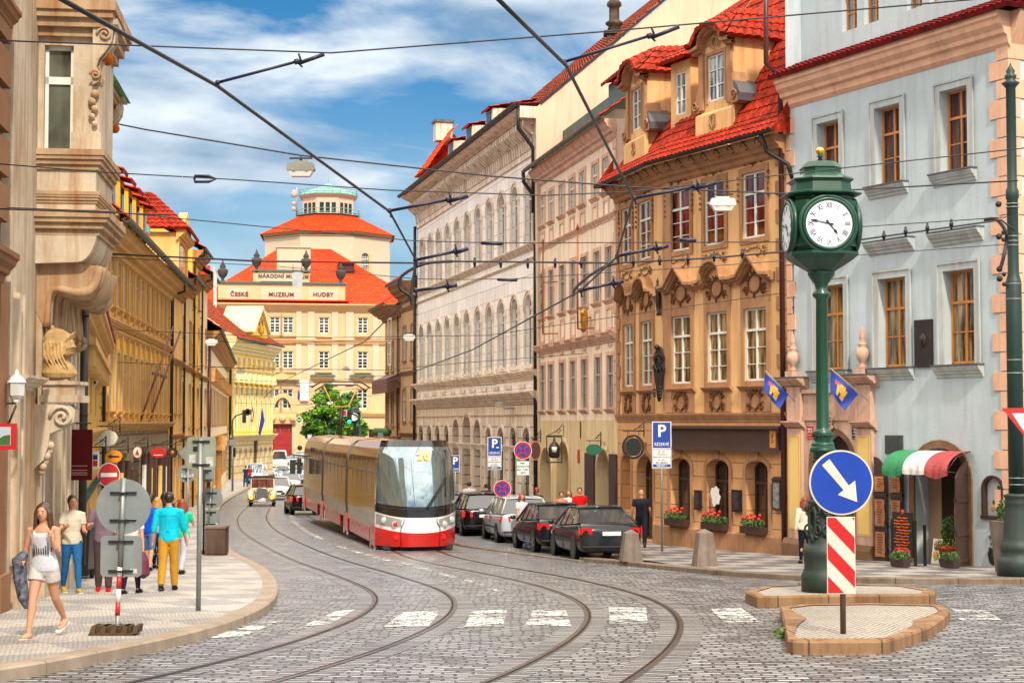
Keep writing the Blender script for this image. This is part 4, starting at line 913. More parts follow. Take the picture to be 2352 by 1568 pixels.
mb=MB();a,z_=f.uz(1330,1047);mb.box(a-.13,a+.13,-.04,-.001,z_-.25,z_+.25);f.build(mb,'number_plate',M_SRED,label='small red house number plate by the flower shop')
gutter(f,-.2,Wd+.2,-.62,zeav+.06,M_COPPER,.1)
mb=MB();tiles(mb,(-.3,-.6,zeav+.08),(Wd,-.6,zeav+.08),(Wd,4.2,zeav+3.5),(-.3,4.2,zeav+3.5),56,12,.045,.035);f.build(mb,'roof',M_TILE)
mb=MB();mb.box(-.32,Wd,1.0,1.35,zeav+1.35,zeav+1.75);mb.box(Wd*.72,Wd+.1,.9,3.0,zeav+1.2,zeav+2.2);mb.quad((-.3,.3,zeav+.9),(-.3,4.2,zeav+3.6),(.2,4.2,zeav+3.9),(.2,.3,zeav+1.1));f.build(mb,'copper_flashing',M_COPPER)
mb=MB();a,b=Wd*.74,Wd+.2;mb.box(a,b,.6,2.6,zeav+1.0,zeav+1.9,1);tiles(mb,(a-.2,.35,zeav+1.9),(b,.35,zeav+1.9),(b,2.8,zeav+2.7),(a-.2,2.8,zeav+2.7),14,5,.045,.03,0);f.build(mb,'shed_dormer',[M_TILE,M_COPPER])
mb=MB();mb.tube([(-.25,-.62,zeav),(-.25,-.6,zeav-.4),(-.2,-.25,zeav-.9),(-.08,-.12,zeav-1.3),(-.08,-.12,.2)],.085,8);f.build(mb,'drainpipe',M_IRON)
M_RUST=mat('rusty_orange_iron',(.42,.12,.035),rough=.6,var=.3)
for pxx,y0,y1 in((1247,560,767),(1327,527,755)):
 u_,z0=f.uz(pxx,y1,-.5);z1=f.z(pxx,y0,-.5);mb=MB();mb.tube([(u_,-.5,z0),(u_,-.5,z1)],.035,8);mb.lathe([(.08,0),(.02,.22)],4,(u_,-.5,z1));mb.tube([(u_,-.5,z0),(u_+.6,-.02,z0)],.03,6);mb.tube([(u_,-.5,z1-1.6 if y1>760 else z1-1.3),(u_+.55,-.02,z1-1.6 if y1>760 else z1-1.3)],.025,6);f.build(mb,'banner_pole',M_RUST)
M_GILT=mat('gilt',(.72,.33,.03),rough=.35,metal=.6,var=.3,vs=6)
mb=MB();u_,z_=f.uz(1342,735,-.25);mb.ball((u_,-.25,z_),.3,0,8,(.7,.5,1.5));mb.ball((u_,-.28,z_-.35),.12,0,6);mb.ball((u_+.1,-.3,z_+.25),.14,0,6);mb.tube([(u_,-.25,z_+.1),(u_,0,z_+.1)],.03,6);f.build(mb,'gilt_emblem',M_GILT)
M_WH=mat('white_plaster',(.94,.92,.88),rough=.9,var=.10,vs=.5,bump=.004,bs=14,stain_refl=(.60,.48,.38),sa=.4,grid=(2.4,.62,.016,.02),gcol=(.55,.42,.34))
M_WHT=mat('white_house_trim',(.82,.73,.63),rough=.88,var=.2,vs=1.2,bump=.004,bs=20,stain_refl=(.3,.2,.14),sa=.6)
M_WHG=mat('white_house_ground',(.84,.74,.62),rough=.9,var=.15,vs=.8,bump=.006,bs=14,stain_refl=(.38,.27,.19),sa=.55,grid=(2.2,.5,.03,.04),gcol=(.30,.2,.14))
WA,WB=(-5.74,99.7),(1.14,71)
wh=Bld('palace','long cream white palace with rows of round arched windows and a heavy bracketed cornice','palace',WA,zg(85))
f=Face(wh,WA,WB);Wd=f.w
px11=[970.8,988.6,1007,1028.5,1050.3,1075.6,1101.4,1128.1,1154.1,1184,1215.4]
us=[f.u(p,650) for p in px11];us=[us[0]+(us[-1]-us[0])*i/10 for i in range(11)]
zt0,zt1=f.z(1128,597),f.z(1128,462);zm0,zm1=f.z(1128,850),f.z(1128,703)
ze=f.z(1205,300);zg1=f.z(1128,916);ww=.58
ops=[(u_-ww,u_+ww,zt0,zt1,ww) for u_ in us]+[(u_-ww,u_+ww,zm0,zm1,ww) for u_ in us]
mb=MB();wall(mb,0,Wd,zg1,ze,ops,.28);f.build(mb,'wall',M_WH)
gpx=[(969,5.5),(988,5.5),(1007,5.7),(1027.5,5.9),(1049.5,7.5),(1074.5,9.5),(1099,8),(1124.5,6.6),(1152.5,7),(1181,7.3),(1212,7.8)]
gops=[]
for i,(p,h_) in enumerate(gpx):
 a,b=f.u(p-h_,1000),f.u(p+h_,1000);big=4<=i<=6;zt_=f.z(p,{4:962,5:950,6:964}.get(i,976 if i<4 else 981));gops.append((a,b,.1 if big else.9,zt_,(b-a)/2))
mb=MB();wall(mb,0,Wd,-.9,zg1,gops,.5);mb.quad((0,6,-1),(0,0,-1),(0,0,ze),(0,6,ze));f.build(mb,'ground_floor_wall',M_WHG)
mb=MB()
for(a,b,c,d,r) in ops:
 mb.mark();archband(mb,a,b,d,r,.13,-.05,0,z0=c);band(mb,archprof(a-.26,b+.26,d-r-.05,d+.24,r+.26)[1:-1],archprof(a-.16,b+.16,d-r-.05,d+.14,r+.16)[1:-1],-.09,0)
 for x in(a-.16,b+.16):mb.box(x-.12,x+.12,-.1,0,d-r-.12,d-r+.02);mb.box(x-.08,x+.08,-.06,0,c,d-r-.12)
 mb.box(a-.3,b+.3,-.12,.0,c-.16,c)
f.build(mb,'window_arch',M_WHT)
mb=MB()
for a,b,c,d,r in gops:mb.mark();archband(mb,a,b,d,r,.14,-.08,0,z0=c)
f.build(mb,'door_arch',M_WHT)
mb=MB();zc2=f.z(1128,600);zc1=f.z(1128,861)
for z,h_,p_ in((zc2,.3,.25),(zc2-.6,.12,.1),(zc1,.45,.35),(zg1+.25,.5,.45),(zg1-.75,.12,.08)):mb.mark();cornice(mb,0,Wd,z,h_,p_,ends=False)
for u_ in us:
 mb.mark();
 for s in(-1,1):mb.mark();mb.box(u_+s*.95-.3,u_+s*.95+.3,-.06,0,zg1+.4,zc1-.6)
zi=f.z(1128,1020);mb.mark();cornice(mb,0,Wd,zi,.3,.14,ends=False)
f.build(mb,'string_course',M_WHT)
mb=MB()
mb.box(0,Wd,-.3,-.001,ze-.15,ze);n=66
for i in range(n):
 x=.3+(Wd-.6)*i/(n-1);mb.xprism([(-.0,ze-1.1),(-.12,ze-1.05),(-.16,ze-.6),(-.62,ze-.2),(-.62,ze+.05),(0,ze+.05)],x-.1,x+.1)
cornice(mb,0,Wd+.1,ze+.55,.5,.95,ends=False);mb.box(0,Wd,-.08,-.001,ze-1.35,ze-1.12);mb.box(Wd-.001,Wd+.35,-.9,.6,ze+.05,ze+.55)
f.build(mb,'main_cornice',M_WHT)
gutter(f,-.3,Wd+.3,-1.05,ze+.68,M_IRON,.14)
mb=MB();mb.tube([(Wd+.15,-.95,ze+.6),(Wd+.12,-.9,ze-.4),(Wd-.1,-.2,ze-1.2),(Wd-.1,-.2,ze-4)],.09,8);f.build(mb,'downspout',M_IRON)
for i in(4,5,6):
 a,b,c,d,r=gops[i];mb=MB();mb.box(a,b,.48,.52,c,d);mb.box((a+b)/2-.04,(a+b)/2+.04,.44,.48,c,d-1.2);mb.box(a,b,.42,.48,d-1.3,d-1.1);f.build(mb,'door',F_DARK)
for i in(0,1,2,3,7,8,9,10):
 a,b,c,d,r=gops[i];window(f,(a+b)/2,b-a-.02,c+.01,d-.01,F_GREY,P_DARK,r,2,(.7,),(.3,),y=.42,ft=.06)
 mb=MB()
 for k in range(5):
  x=a+.08+(b-a-.16)*k/4;mb.tube([(x+.05*sin(j*1.6+k),.08,c+.05+(d-r*.4-c)*j/12) for j in range(13)],.02,4)
 f.build(mb,'window_grille',M_IRON)
for k,(z0,z1) in enumerate(((zt0,zt1),(zm0,zm1))):
 for u_ in us:window(f,u_,ww*2-.01,z0+.005,z1-.005,F_WHITE,P_GREY,ww-.005,2,(.70,),(.35,),y=.16,ft=.06)
mb=MB();g0=9.0
tiles(mb,(-.4,-1.0,ze+.7),(Wd,-1.0,ze+.7),(Wd,.2,ze+.8),(-.4,.2,ze+.8),70,2,.05,.03);tiles(mb,(-.4,.2,ze+.8),(Wd,.2,ze+.8),(Wd,11,ze+.8+10.8*.88),(-.4,11,ze+.8+10.8*.88),70,18,.05,.05);f.build(mb,'roof',M_TILEB)
M_GABLE=mat('beige_gable',(.66,.57,.45),rough=.92,var=.16,vs=.4,bump=.004,bs=10,stain_refl=(.46,.38,.30),sa=.4)
mb=MB();mb.prism([(Wd+.02,0,-1),(Wd+.02,14,-1),(Wd+.02,14,ze+12.4),(Wd+.02,-.2,ze+.5)],(.35,0,0));f.build(mb,'gable_wall',M_GABLE)
mb=MB();
for i in range(26):t0=i/26;y_=t0*13;z_=ze+.62+y_*.86;mb.prism([(Wd-.2,y_,z_),(Wd-.2,y_+.53,z_+.44),(Wd-.2,y_+.53,z_+.56),(Wd-.2,y_,z_+.16)],(.62,0,0))
f.build(mb,'verge_tiles',M_IRON)
for pxa,pxb,yb in((1030,1066,420),(1068,1112,372),(1115,1158,325)):
 u0,u1=f.u(pxa,yb,.8),f.u(pxb-8,yb,.8);u0,u1=(u0+u1)/2-.8,(u0+u1)/2+.8;z=ze+2.2;mb=MB();mb.box(u0,u1,.6,3,z-1,z+.55,1);mb.box(u0+.3,u1-.3,.56,.6,z-.5,z+.4,2)
 tiles(mb,(u0-.15,.4,z+.55),(u1+.15,.4,z+.55),(u1+.15,3.2,z+1.15),(u0-.15,3.2,z+1.15),8,5,.05,.04,0);f.build(mb,'roof_dormer',[M_TILE,M_WHT,P_DARK])
mb=MB();mb.box(-.6,2.2,.2,4,ze+.6,ze+1.9,1);tiles(mb,(-.8,0,ze+1.9),(3.4,0,ze+1.9),(3.0,1.9,ze+4.6),(-.4,1.9,ze+4.6),14,9,.05,.04,0);tiles(mb,(-.8,4,ze+1.9),(-.8,0,ze+1.9),(-.4,1.9,ze+4.6),(-.4,2.4,ze+4.6),12,9,.05,.04,0);mb.box(-.1,.8,1,2,ze+4,ze+5.1,1);mb.box(-.2,.9,.9,2.1,ze+5.1,ze+5.25,2);f.build(mb,'end_dormer',[M_TILEO,M_WHT,M_COPPER])
mb=MB();a,z_=f.uz(1178,930);mb.box(a-.35,a+.25,-.75,-.5,z_-.1,z_+.15);mb.box(a+.2,a+.3,-.5,-.0,z_-.2,z_-.1);f.build(mb,'wall_floodlight',F_GREY)
pipe(f,.1,.2,ze-1.2,y=-.16,r=.09,mt=M_IRON)
mb=MB();c=P(1411,100,78);s=1
mb.box(-.55,.55,-.45,.45,-4.5,-.9);mb.box(-.35,.3,-.3,.3,-.9,.4);mb.box(-.5,.5,-.4,.4,.4,.55);mb.lathe([(.36,.55),(.28,.8),(.42,.9),(.42,1.0),(.25,1.1),(.24,1.7),(.36,1.8),(.34,1.95),(.2,2.1),(.17,2.7),(.26,2.8),(.04,3.6)],10,(0,0,0));o=mb.build('chimney',mat('sooty_stone',(.10,.085,.07),rough=.9,var=.5,vs=2,col2=(.20,.15,.11)),wh.root);o.location=c-Vector((WA[0],WA[1],wh.zb));o.name='chimney_stack'
M_TAN=mat('tan_plaster',(.58,.43,.29),rough=.9,var=.2,vs=.8,stain_refl=(.32,.2,.13),sa=.5);M_TANT=mat('tan_trim',(.36,.24,.16),rough=.88,var=.3,vs=1.2)
def plain(name,label,A,B,zb,eave,rows,n,mw,mt,fm,pm,ww=.5,cor=(.5,.5),roof=None,rdep=3.5,rh=3.0,bands=(),gut=M_COPPER,grp=None,m0=None,trimw=.12,back=9,quo=0,depth=.14,parts=None,gn=0,inset=.8):
 """a narrow street house: openings per storey (z0,z1 from pixel rows), surrounds, courses, cornice, gutter and tiled roof"""
 h=Bld(name,label,'house',A,zb,grp);f=Face(h,A,B);W_=f.w;us=[inset+(W_-2*inset)*i/max(n-1,1) for i in range(n)] if n>1 else[W_/2]
 ops=[(u_-ww,u_+ww,a,b) for u_ in us for a,b in rows]
 mb=MB();wall(mb,0,W_,-1,eave,ops,depth);mb.quad((0,back,-1),(0,0,-1),(0,0,eave),(0,back,eave));mb.quad((W_,0,-1),(W_,back,-1),(W_,back,eave),(W_,0,eave));f.build(mb,'wall',mw)
 mb=MB();cornice(mb,0,W_,eave,cor[0],cor[1],ends=False)
 for z in bands:mb.mark();cornice(mb,0,W_,z,.28,.2,ends=False)
 for a0,b0,c0,d0 in ops:mb.mark();t=trimw;band(mb,[(a0-t,c0-t),(a0-t,d0+t),(b0+t,d0+t),(b0+t,c0-t)],[(a0,c0-t),(a0,d0),(b0,d0),(b0,c0-t)],-.04,0);mb.box(a0-t-.06,b0+t+.06,-.12,0,c0-t-.08,c0-t)
 f.build(mb,'wall_trim',mt)
 for u_ in us:
  for a,b in rows:window(f,u_,ww*2-.01,a+.005,b-.005,fm,pm,0,2,(.66,),(.33,),y=.06,ft=.06,bt=.02)
 gutter(f,-.1,W_+.1,-cor[1]-.1,eave+.08,gut,.1)
 if roof:mb=MB();tiles(mb,(-.05,-cor[1]-.1,eave+.1),(W_+.05,-cor[1]-.1,eave+.1),(W_+.05,rdep,eave+rh),(-.05,rdep,eave+rh),max(4,int(W_/.3)),10,.05,.04);f.build(mb,'roof',roof);mb=MB();mb.prism([(0,0,eave),(0,rdep,eave),(0,rdep,eave+rh-.1)],(W_,0,0));f.build(mb,'roof_core',mw)
 return h,f,us
A2=(-7.05,105);tmp=Face(Bld.__new__(Bld),(0,0),(1,0)) if False else None
h,f,us=plain('narrow_house','narrow tan house just beyond the white palace with an ornate dark cornice',A2,(-5.74-.001,99.75),zg(102),13.6,[(1.2,3.2),(5.2,7.1),(9.0,11.0)],2,M_TAN,M_TANT,F_WHITE,P_GREY,.5,(1.1,.9),M_TILEO,bands=(4.4,8.2,12.2),inset=1.3)
mb=MB();z=9.9;mb.box(1.0,2.9,-1.0,-.97,z,z+2.6);
mb=MB();band(mb,[(.2,8.6),(.2,11.6),(1.4,11.6),(1.4,8.6)],[(.3,8.6),(.3,11.5),(1.3,11.5),(1.3,8.6)],-.9,-.86);mb.box(.2,1.4,-.9,-.86,8.6,8.7);mb.box(.3,1.3,-.89,-.87,10,10.08);mb.box(.3,1.3,-.89,-.87,9.3,9.35);f.build(mb,'open_shutter',F_WHITE)
mb=MB();mb.prism([(.2,-.02,3.9),(4,-.02,3.9),(4,-1.0,3.0),(.2,-1.0,3.0)],(0,0,.12));f.build(mb,'awning',M_IRON)
h,f,us=plain('corner_building','tan corner house with a flower filled balcony at the far end of the right row',(-8.6,112),A2,zg(108),12.6,[(1.2,3.0),(5.0,7.0),(8.6,10.4)],3,M_TAN,M_TANT,F_GREY,P_GREY,.45,(.8,1.0),M_TILEO,bands=(4.2,7.9),inset=1.2)
mb=MB();mb.box(.2,f.w,-.8,0,4.0,4.25);f.build(mb,'balcony',M_TANT);mb=MB();mb.xprism([(0,7.4),(-.9,7.0),(-.9,7.9),(0,8.3)],.1,f.w-.1);f.build(mb,'balcony_hood',mat('brown_hood',(.16,.06,.045),rough=.6,var=.3));pipe(f,f.w-.5,0,12,mt=M_PIPE)
mb=MB()
for i in range(5):mb.mark();mb.ball((.8+i*1.3,-.7,4.5),.3,0,5,(1,1,.9))
f.build(mb,'balcony_plants',M_LEAF)
M_MU=mat('museum_cream',(.62,.48,.33),rough=.9,var=.08,vs=.3,stain_refl=(.8,.6,.4),sa=.3);M_MUP=mat('museum_pink_white',(.62,.52,.42),rough=.9,var=.07,vs=.3);M_MUT=mat('museum_trim',(.70,.48,.30),rough=.88,var=.12)
D=222.0;mu=Bld('museum','cream museum with a lettered attic, orange roofs and an octagonal tower','museum',(P(470,900,D).x,D),zg(D))
A,B=P(470,900,D),P(905,900,D+4)
f=Face(mu,A,B);Wd=f.w;z_=lambda y,px=700,dy=0:f.z(px,y,dy);u=lambda p,dy=0:f.u(p,800,dy)
wcols=[(619,643),(649,674),(732,756),(821,845)];ops=[]
rows_=[(728,765),(806,846),(893,938)]
for a,b in wcols:
 for y0,y1 in rows_:
  aa,bb2=(a,b)
  ops.append((u(aa),u(bb2),z_(y1),z_(y0)))
ops.append((u(548),u(561),z_(740),z_(727)))
zc=z_(700);du0,du1=u(628),u(672);dz=z_(974)
ops.append((du0,du1,.0,dz))
mb=MB();wall(mb,0,Wd,-2,zc,ops,.35);f.build(mb,'wall',M_MU)
mb=MB()
for a,b in((570,588),(600,612),(680,692),(706,722),(762,776),(794,812),(856,870)):mb.mark();mb.box(u(a),u(b),-.18,0,z_(885),z_(712))
f.build(mb,'pilaster',M_MUP)
mb=MB()
for y,h_,p_ in((698,1.1,1.1),(709,.5,.5),(779,.7,.45),(788,.3,.3),(948,.6,.4),(955,.2,.3)):mb.mark();cornice(mb,0,Wd,z_(y),h_,p_,ends=False)
for a,b,c,d in ops[:-1]:mb.mark();band(mb,[(a-.3,c-.3),(a-.3,d+.3),(b+.3,d+.3),(b+.3,c-.3)],[(a,c-.3),(a,d),(b,d),(b,c-.3)],-.12,0);mb.box(a-.4,b+.4,-.3,0,c-.55,c-.3)
f.build(mb,'museum_trim',M_MUT)
mb=MB()
for i,(a,b) in enumerate(((612,684),(716,766),(806,856))):
 mb.mark();y=868;x0,x1=u(a),u(b)
 if i==0:mb.prism([(x0,-.9,z_(868)),(x1,-.9,z_(868)),((x0+x1)/2,-.9,z_(856))],(0,.9,0),0);mb.box(x0-.2,x1+.2,-1,0,z_(872),z_(868),0)
 else:cornice(mb,x0,x1,z_(866),.5,.8,ends=False);mb.prism([(x0-.3,-.9,z_(865)),(x1+.3,-.9,z_(865)),(x1,-.1,z_(861)),(x0,-.1,z_(861))],(0,0,.12),1)
f.build(mb,'window_hood',[M_MUT,M_COPPER])
for a,b,c,d in ops[:-1]:window(f,(a+b)/2,b-a-.02,c+.01,d-.01,F_WHITE,P_TEAL,0,2,(.6,),(.22,.42,.8),y=.1,ft=.13,bt=.07)
M_REDDOOR=mat('red_gate',(.36,.012,.012),rough=.5,var=.3,vs=1)
mb=MB();mb.box(du0,du1,.3,.4,0,dz,0);n=4
for i in range(n):
 for j in range(5):x0=du0+(du1-du0)*(i+.14)/n;x1=du0+(du1-du0)*(i+.86)/n;mb.box(x0,x1,.24,.2999,dz*(j+.12)/5,dz*(j+.85)/5,0)
for i in range(4):mb.box(du0+(du1-du0)*(i+.35)/n,du0+(du1-du0)*(i+.65)/n,.22,.2399,dz*.78,dz*.88,1)
f.build(mb,'gate',[M_REDDOOR,P_AMB])
mb=MB();mb.box(du0-.5,du1+.5,-.5,0,dz+.1,dz+1.5,0)
for x in(du0-.1,(du0+du1)/2,du1+.1):mb.ball((x,-.6,dz+.8),.5,0,6)
band(mb,[(du0-.6+(du1-du0+1.2)*(1-cos(pi*i/12))/2,dz+1.6+2.6*sin(pi*i/12)) for i in range(13)],[(du0+.1+(du1-du0-.2)*(1-cos(pi*i/12))/2,dz+1.6+2.0*sin(pi*i/12)) for i in range(13)],-.4,0)
mb.prism([(du1+.6,0,-1),(du1+4.4,0,-1),(du1+3.3,0,dz+.4),(du1+1.8,0,dz+.4)],(0,-.8,0));f.build(mb,'gate_surround',M_MUT)
mb=MB();mb.box(u(848),u(866),-.02,.05,-1,z_(985));f.build(mb,'side_gate',mat('dark_gateway',(.06,.02,.015),rough=.8))
zA0,zA1=z_(693),z_(653);zB1=z_(625)
mb=MB();mb.box(u(500),u(792),-.3,1.4,zc-.2,zA1,0);mb.mark();mb.box(u(580),u(710),-.25,1.4,zA1+.25,zB1,0)
mb.mark();mb.box(u(497),u(795),-.6,1.6,zA1,zA1+.25,1);mb.mark();mb.box(u(577),u(713),-.5,1.6,zB1,zB1+.25,1)
f.build(mb,'attic',[M_MU,M_COPPER])
mb=MB()
for a,b,y0,y1 in((518,566,664,690),(598,692,662,690),(708,775,664,690),(598,690,629,647)):mb.mark();mb.box(u(a),u(b),-.36,-.3001 if y0>650 else-.2501,z_(y1),z_(y0))
f.build(mb,'attic_panel',M_MUP)
mb=MB();sz=.78
for s_,px,y in(('ČESKÉ',548.5,678.5),('MUZEUM',645,678),('HUDBY',741.5,677)):mb.mark();textmesh(mb,s_,sz,(u(px),-.362,z_(y)),0,th=.06,bold=.03,space=1.1)
mb.mark();textmesh(mb,'NÁRODNÍ MUZEUM',.70,(u(650),-.362,z_(636)),0,th=.06,bold=.025,space=1.1)
f.build(mb,'lettering',mat('dark_letters',(.10,.035,.02),rough=.7))
mb=MB();mb.box(u(497),u(800),-1.3,-.3,z_(693),z_(690));f.build(mb,'tile_ledge',M_TILEO)
for px,y in((510,647),(588,621),(702,621),(782,647)):
 mb=MB();x,zz=u(px),z_(y);mb.lathe([(.55,0),(.5,.3),(.2,.5),(.2,.7),(.55,1.1),(.75,1.7),(.6,2.0),(.3,2.1),(.45,2.3),(.2,2.7),(.05,3.2)],10,(x,.2,zz-.4));f.build(mb,'roof_urn',mat('urn_stone',(.10,.09,.085),rough=.8,var=.3))
def roofq(pts,mt=M_TILEO,nx=60,ny=26,r=.07):mb=MB();tiles(mb,*pts,nx,ny,r,.05,0,3);return f.build(mb,'roof',mt)
zr0=zc+.1;zpk=z_(572,715,22)
roofq([(-2,-1,zr0),(Wd+4,-1,zr0),(u(758,22),22,zpk),(u(640,22),22,zpk)],nx=80)
mb=MB();mb.box(u(635,6),u(712,6),6,9,z_(632,700,6),z_(569,700,6));mb.box(u(633,6),u(714,6),5.8,9.2,z_(569,700,6),z_(568,700,6)+.1);f.build(mb,'roof_block',M_MUP)
mb=MB();mb.box(u(775,12),u(812,12),11,15,z_(625,790,12),z_(606,790,12),1);tiles(mb,(u(770,12),10.6,z_(606,790,12)),(u(818,12),10.6,z_(606,790,12)),(u(810,12),15,z_(599,790,12)),(u(778,12),15,z_(599,790,12)),14,5,.08,.05,0);f.build(mb,'roof_dormer',[M_TILEO,M_PIPE])
tc_=f.W((u(752,40)),40,0)-Vector((0,0,mu.zb));TC=(tc_.x-mu.o.x,tc_.y-mu.o.y)
S=(D+42)/FPX
def H(y):return CAMZ+ray(752,y)[1]*(D+42)-mu.zb
Rd=141*S/cos(pi/8)*1.0
mb=MB();ph=.5
mb.lathe([(Rd,0),(Rd,H(553))],8,(*TC,0),0,ph=ph+.12,smooth=False);mb.lathe([(Rd*1.0,H(556)),(Rd*1.02,H(556)),(Rd*1.02,H(554)),(Rd,H(554))],8,(*TC,0),1,ph=ph+.12,smooth=False)
mb.lathe([(Rd,H(552)),(Rd*1.03,H(549)),(Rd*1.045,H(545))],8,(*TC,0),1,ph=ph+.12,smooth=False);o=mb.build('tower_drum',[M_MUP,M_MUT],mu.root)
mb=MB()
R1=Rd*1.08;R2=62*S/cos(pi/8)
for i in range(8):
 a0=2*pi*(i+ph+.12)/8;a1=2*pi*(i+1+ph+.12)/8;e0=(TC[0]+R1*cos(a0),TC[1]+R1*sin(a0),H(547));e1=(TC[0]+R1*cos(a1),TC[1]+R1*sin(a1),H(547));t0=(TC[0]+R2*cos(a0),TC[1]+R2*sin(a0),H(499));t1=(TC[0]+R2*cos(a1),TC[1]+R2*sin(a1),H(499))
 tiles(mb,e0,e1,t1,t0,22,16,.07,.05,0,3)
mb.build('tower_roof',M_TILEO,mu.root)
mb=MB();R3=58*S/cos(pi/8);mb.lathe([(R2*1.1,H(503)),(R2*1.12,H(498)),(R2*1.1,H(497))],8,(*TC,0),1,ph=ph+.12,smooth=False)
mb.lathe([(R3,H(500)),(R3,H(457))],8,(*TC,0),0,ph=ph+.12,smooth=False);mb.lathe([(R3,H(459)),(R3*1.08,H(456)),(R3*1.13,H(453))],8,(*TC,0),0,ph=ph+.12,smooth=False);mb.build('lantern',[M_MUP,M_IRON],mu.root)
mb=MB();mb.lathe([(R3*1.14,H(453)),(R3*1.15,H(451)),(R3*.75,H(440)),(.05,H(421)),(.04,H(405))],8,(*TC,0),0,ph=ph+.12,smooth=False);mb.build('lantern_roof',M_COPGREEN,mu.root)
mb=MB()
for i in range(8):
 a=2*pi*(i+.62+ph+.0)/8;rr_=R3*cos(pi/8);n_=Vector((cos(a),sin(a),0));t_=Vector((-sin(a),cos(a),0));c_=Vector((TC[0],TC[1],0))+n_*(rr_+.03)
 for k in(-1,0,1):
  p=c_+t_*(k*.95);mb.add([p-t_*.33+Vector((0,0,H(494))),p+t_*.33+Vector((0,0,H(494))),p+t_*.33+Vector((0,0,H(471))),p-t_*.33+Vector((0,0,H(471)))],[(0,1,2,3)])
mb.build('lantern_windows',P_DARK,mu.root)['kind']='stuff'
mb=MB()
for zz,rr2 in((H(450),R3*1.13),(H(443),R3*1.13),(H(497),R2*1.14),(H(489),R2*1.14)):mb.tube([(TC[0]+rr2*cos(2*pi*(i+ph+.12)/8),TC[1]+rr2*sin(2*pi*(i+ph+.12)/8),zz+.25) for i in range(8)],.05,4,closed=True)
for i in range(24):
 for zz,rr2 in((H(451),R3*1.1),(H(498),R2*1.1)):a=2*pi*i/24;mb.tube([(TC[0]+rr2*cos(a),TC[1]+rr2*sin(a),zz),(TC[0]+rr2*cos(a),TC[1]+rr2*sin(a),zz+.8)],.03,4)
mb.build('tower_railing',M_COPGREEN,mu.root)
mb=MB();mx_=TC[0]-R2*1.05;my_=TC[1]-1.5;mb.tube([(mx_,my_,H(500)),(mx_,my_,H(432))],.12,5)
for y_,r_ in((449,.55),(444,.4),(470,.4),(482,.4)):mb.ball((mx_-.4,my_-.2,H(y_)),r_,0,5,(1,.4,1))
mb.tube([(mx_-1,my_,H(462)),(mx_+1,my_,H(462))],.04,4);mb.build('antenna_mast',F_GREY,mu.root)
a=R(-52);
mb=MB();n_=Vector((cos(a),sin(a),0));t_=Vector((-sin(a),cos(a),0));cN=P(828,640,D+22)-Vector((mu.o.x,mu.o.y,mu.zb));W2=15*S
pts=archprof(-W2/2*1.5,W2/2*1.5,H(642),H(592),W2*.7);dirx=Vector((1,.3,0)).normalized()
base=Vector((cN.x,TC[1]-Rd*.93,0));mb.add([base+dirx*x+Vector((0,0,z)) for x,z in pts],[tuple(range(len(pts)))],0)
pts=archprof(-W2/2,W2/2,H(642),H(595),W2*.45);mb.add([base+Vector((-.25,-.1,0))+dirx*x+Vector((0,0,z)) for x,z in pts],[tuple(range(len(pts)))],1)
for q in(-.3,0,.3):mb.box(base.x-.25+q*W2-.05,base.x-.25+q*W2+.05,base.y-.25+q*W2*.3,base.y-.15+q*W2*.3,H(642),H(602),2)
for y_ in(610,622,634):mb.box(base.x-.25-W2/2,base.x-.25+W2/2,base.y-.3,base.y-.1,H(y_),H(y_)+.1,2)
mb.build('tower_window',[M_MUT,P_TEAL,F_WHITE],mu.root)
mb=MB();x=u(690);mb.box(x,u(706)+.2,-.5,-.4,z_(920),z_(873));f.build(mb,'wall_banner',M_SWHITE)
M_OC=mat('ochre_plaster',(.82,.53,.19),rough=.9,var=.25,vs=.7,bump=.005,bs=14,stain_refl=(.46,.22,.06),sa=.6,col2=(.84,.52,.14))
M_OCT=mat('ochre_trim',(.60,.42,.22),rough=.88,var=.2,vs=1,stain_refl=(.36,.22,.12),sa=.5)
M_RUSTIC=mat('grey_rustic_blocks',(.40,.33,.24),rough=.9,var=.25,vs=.8,bump=.006,bs=18,stain_refl=(.20,.15,.10),sa=.6,grid=(1.5,.55,.03,.04),gcol=(.14,.1,.07))
M_PLAST=mat('buff_plaster',(.60,.46,.34),rough=.9,var=.2,vs=.7)
OL,OR_=(-13.72,55),(-16.49,79.5)
oc=Bld('long_ochre_house','long ochre yellow house with slit-like windows, red shed dormers and green gutter','house',OL,zg(66))
f=Face(oc,OL,OR_);Wd=f.w
ze=f.z(254,528);zb1=f.z(231,722);zgf=f.z(260,978);zu0,zu1=f.z(262,697),f.z(262,583);zm0,zm1=f.z(262,935),f.z(262,808)
n=13;us=[.9+(Wd-1.8)*i/(n-1) for i in range(n)]
ops=[(u_-.42,u_+.42,a,b) for u_ in us for a,b in((zm0,zm1),(zu0,zu1))]
mb=MB();wall(mb,0,Wd,zgf,ze,ops,.12);f.build(mb,'wall',M_OC)
gops=[(1.2,2.4,.1,2.7),(3.2,4.3,.7,2.9),(5.2,7.0,.1,3.0),(8.6,9.4,.1,2.6),(10.2,12.2,.1,3.1),(12.9,14.6,.1,3.1),(15.4,16.6,.1,2.9),(17.6,18.6,.6,2.8),(19.6,20.8,.1,2.9),(21.8,23.2,.6,2.8)]
mb=MB();wall(mb,0,Wd,-1,zgf,gops,.35);f.build(mb,'ground_floor_wall',M_RUSTIC)
M_SHOPD=mat('shop_dark',(.025,.02,.018),rough=.5);M_SHUT=mat('dark_brown_shutter',(.07,.03,.02),rough=.5,var=.3,vs=4)
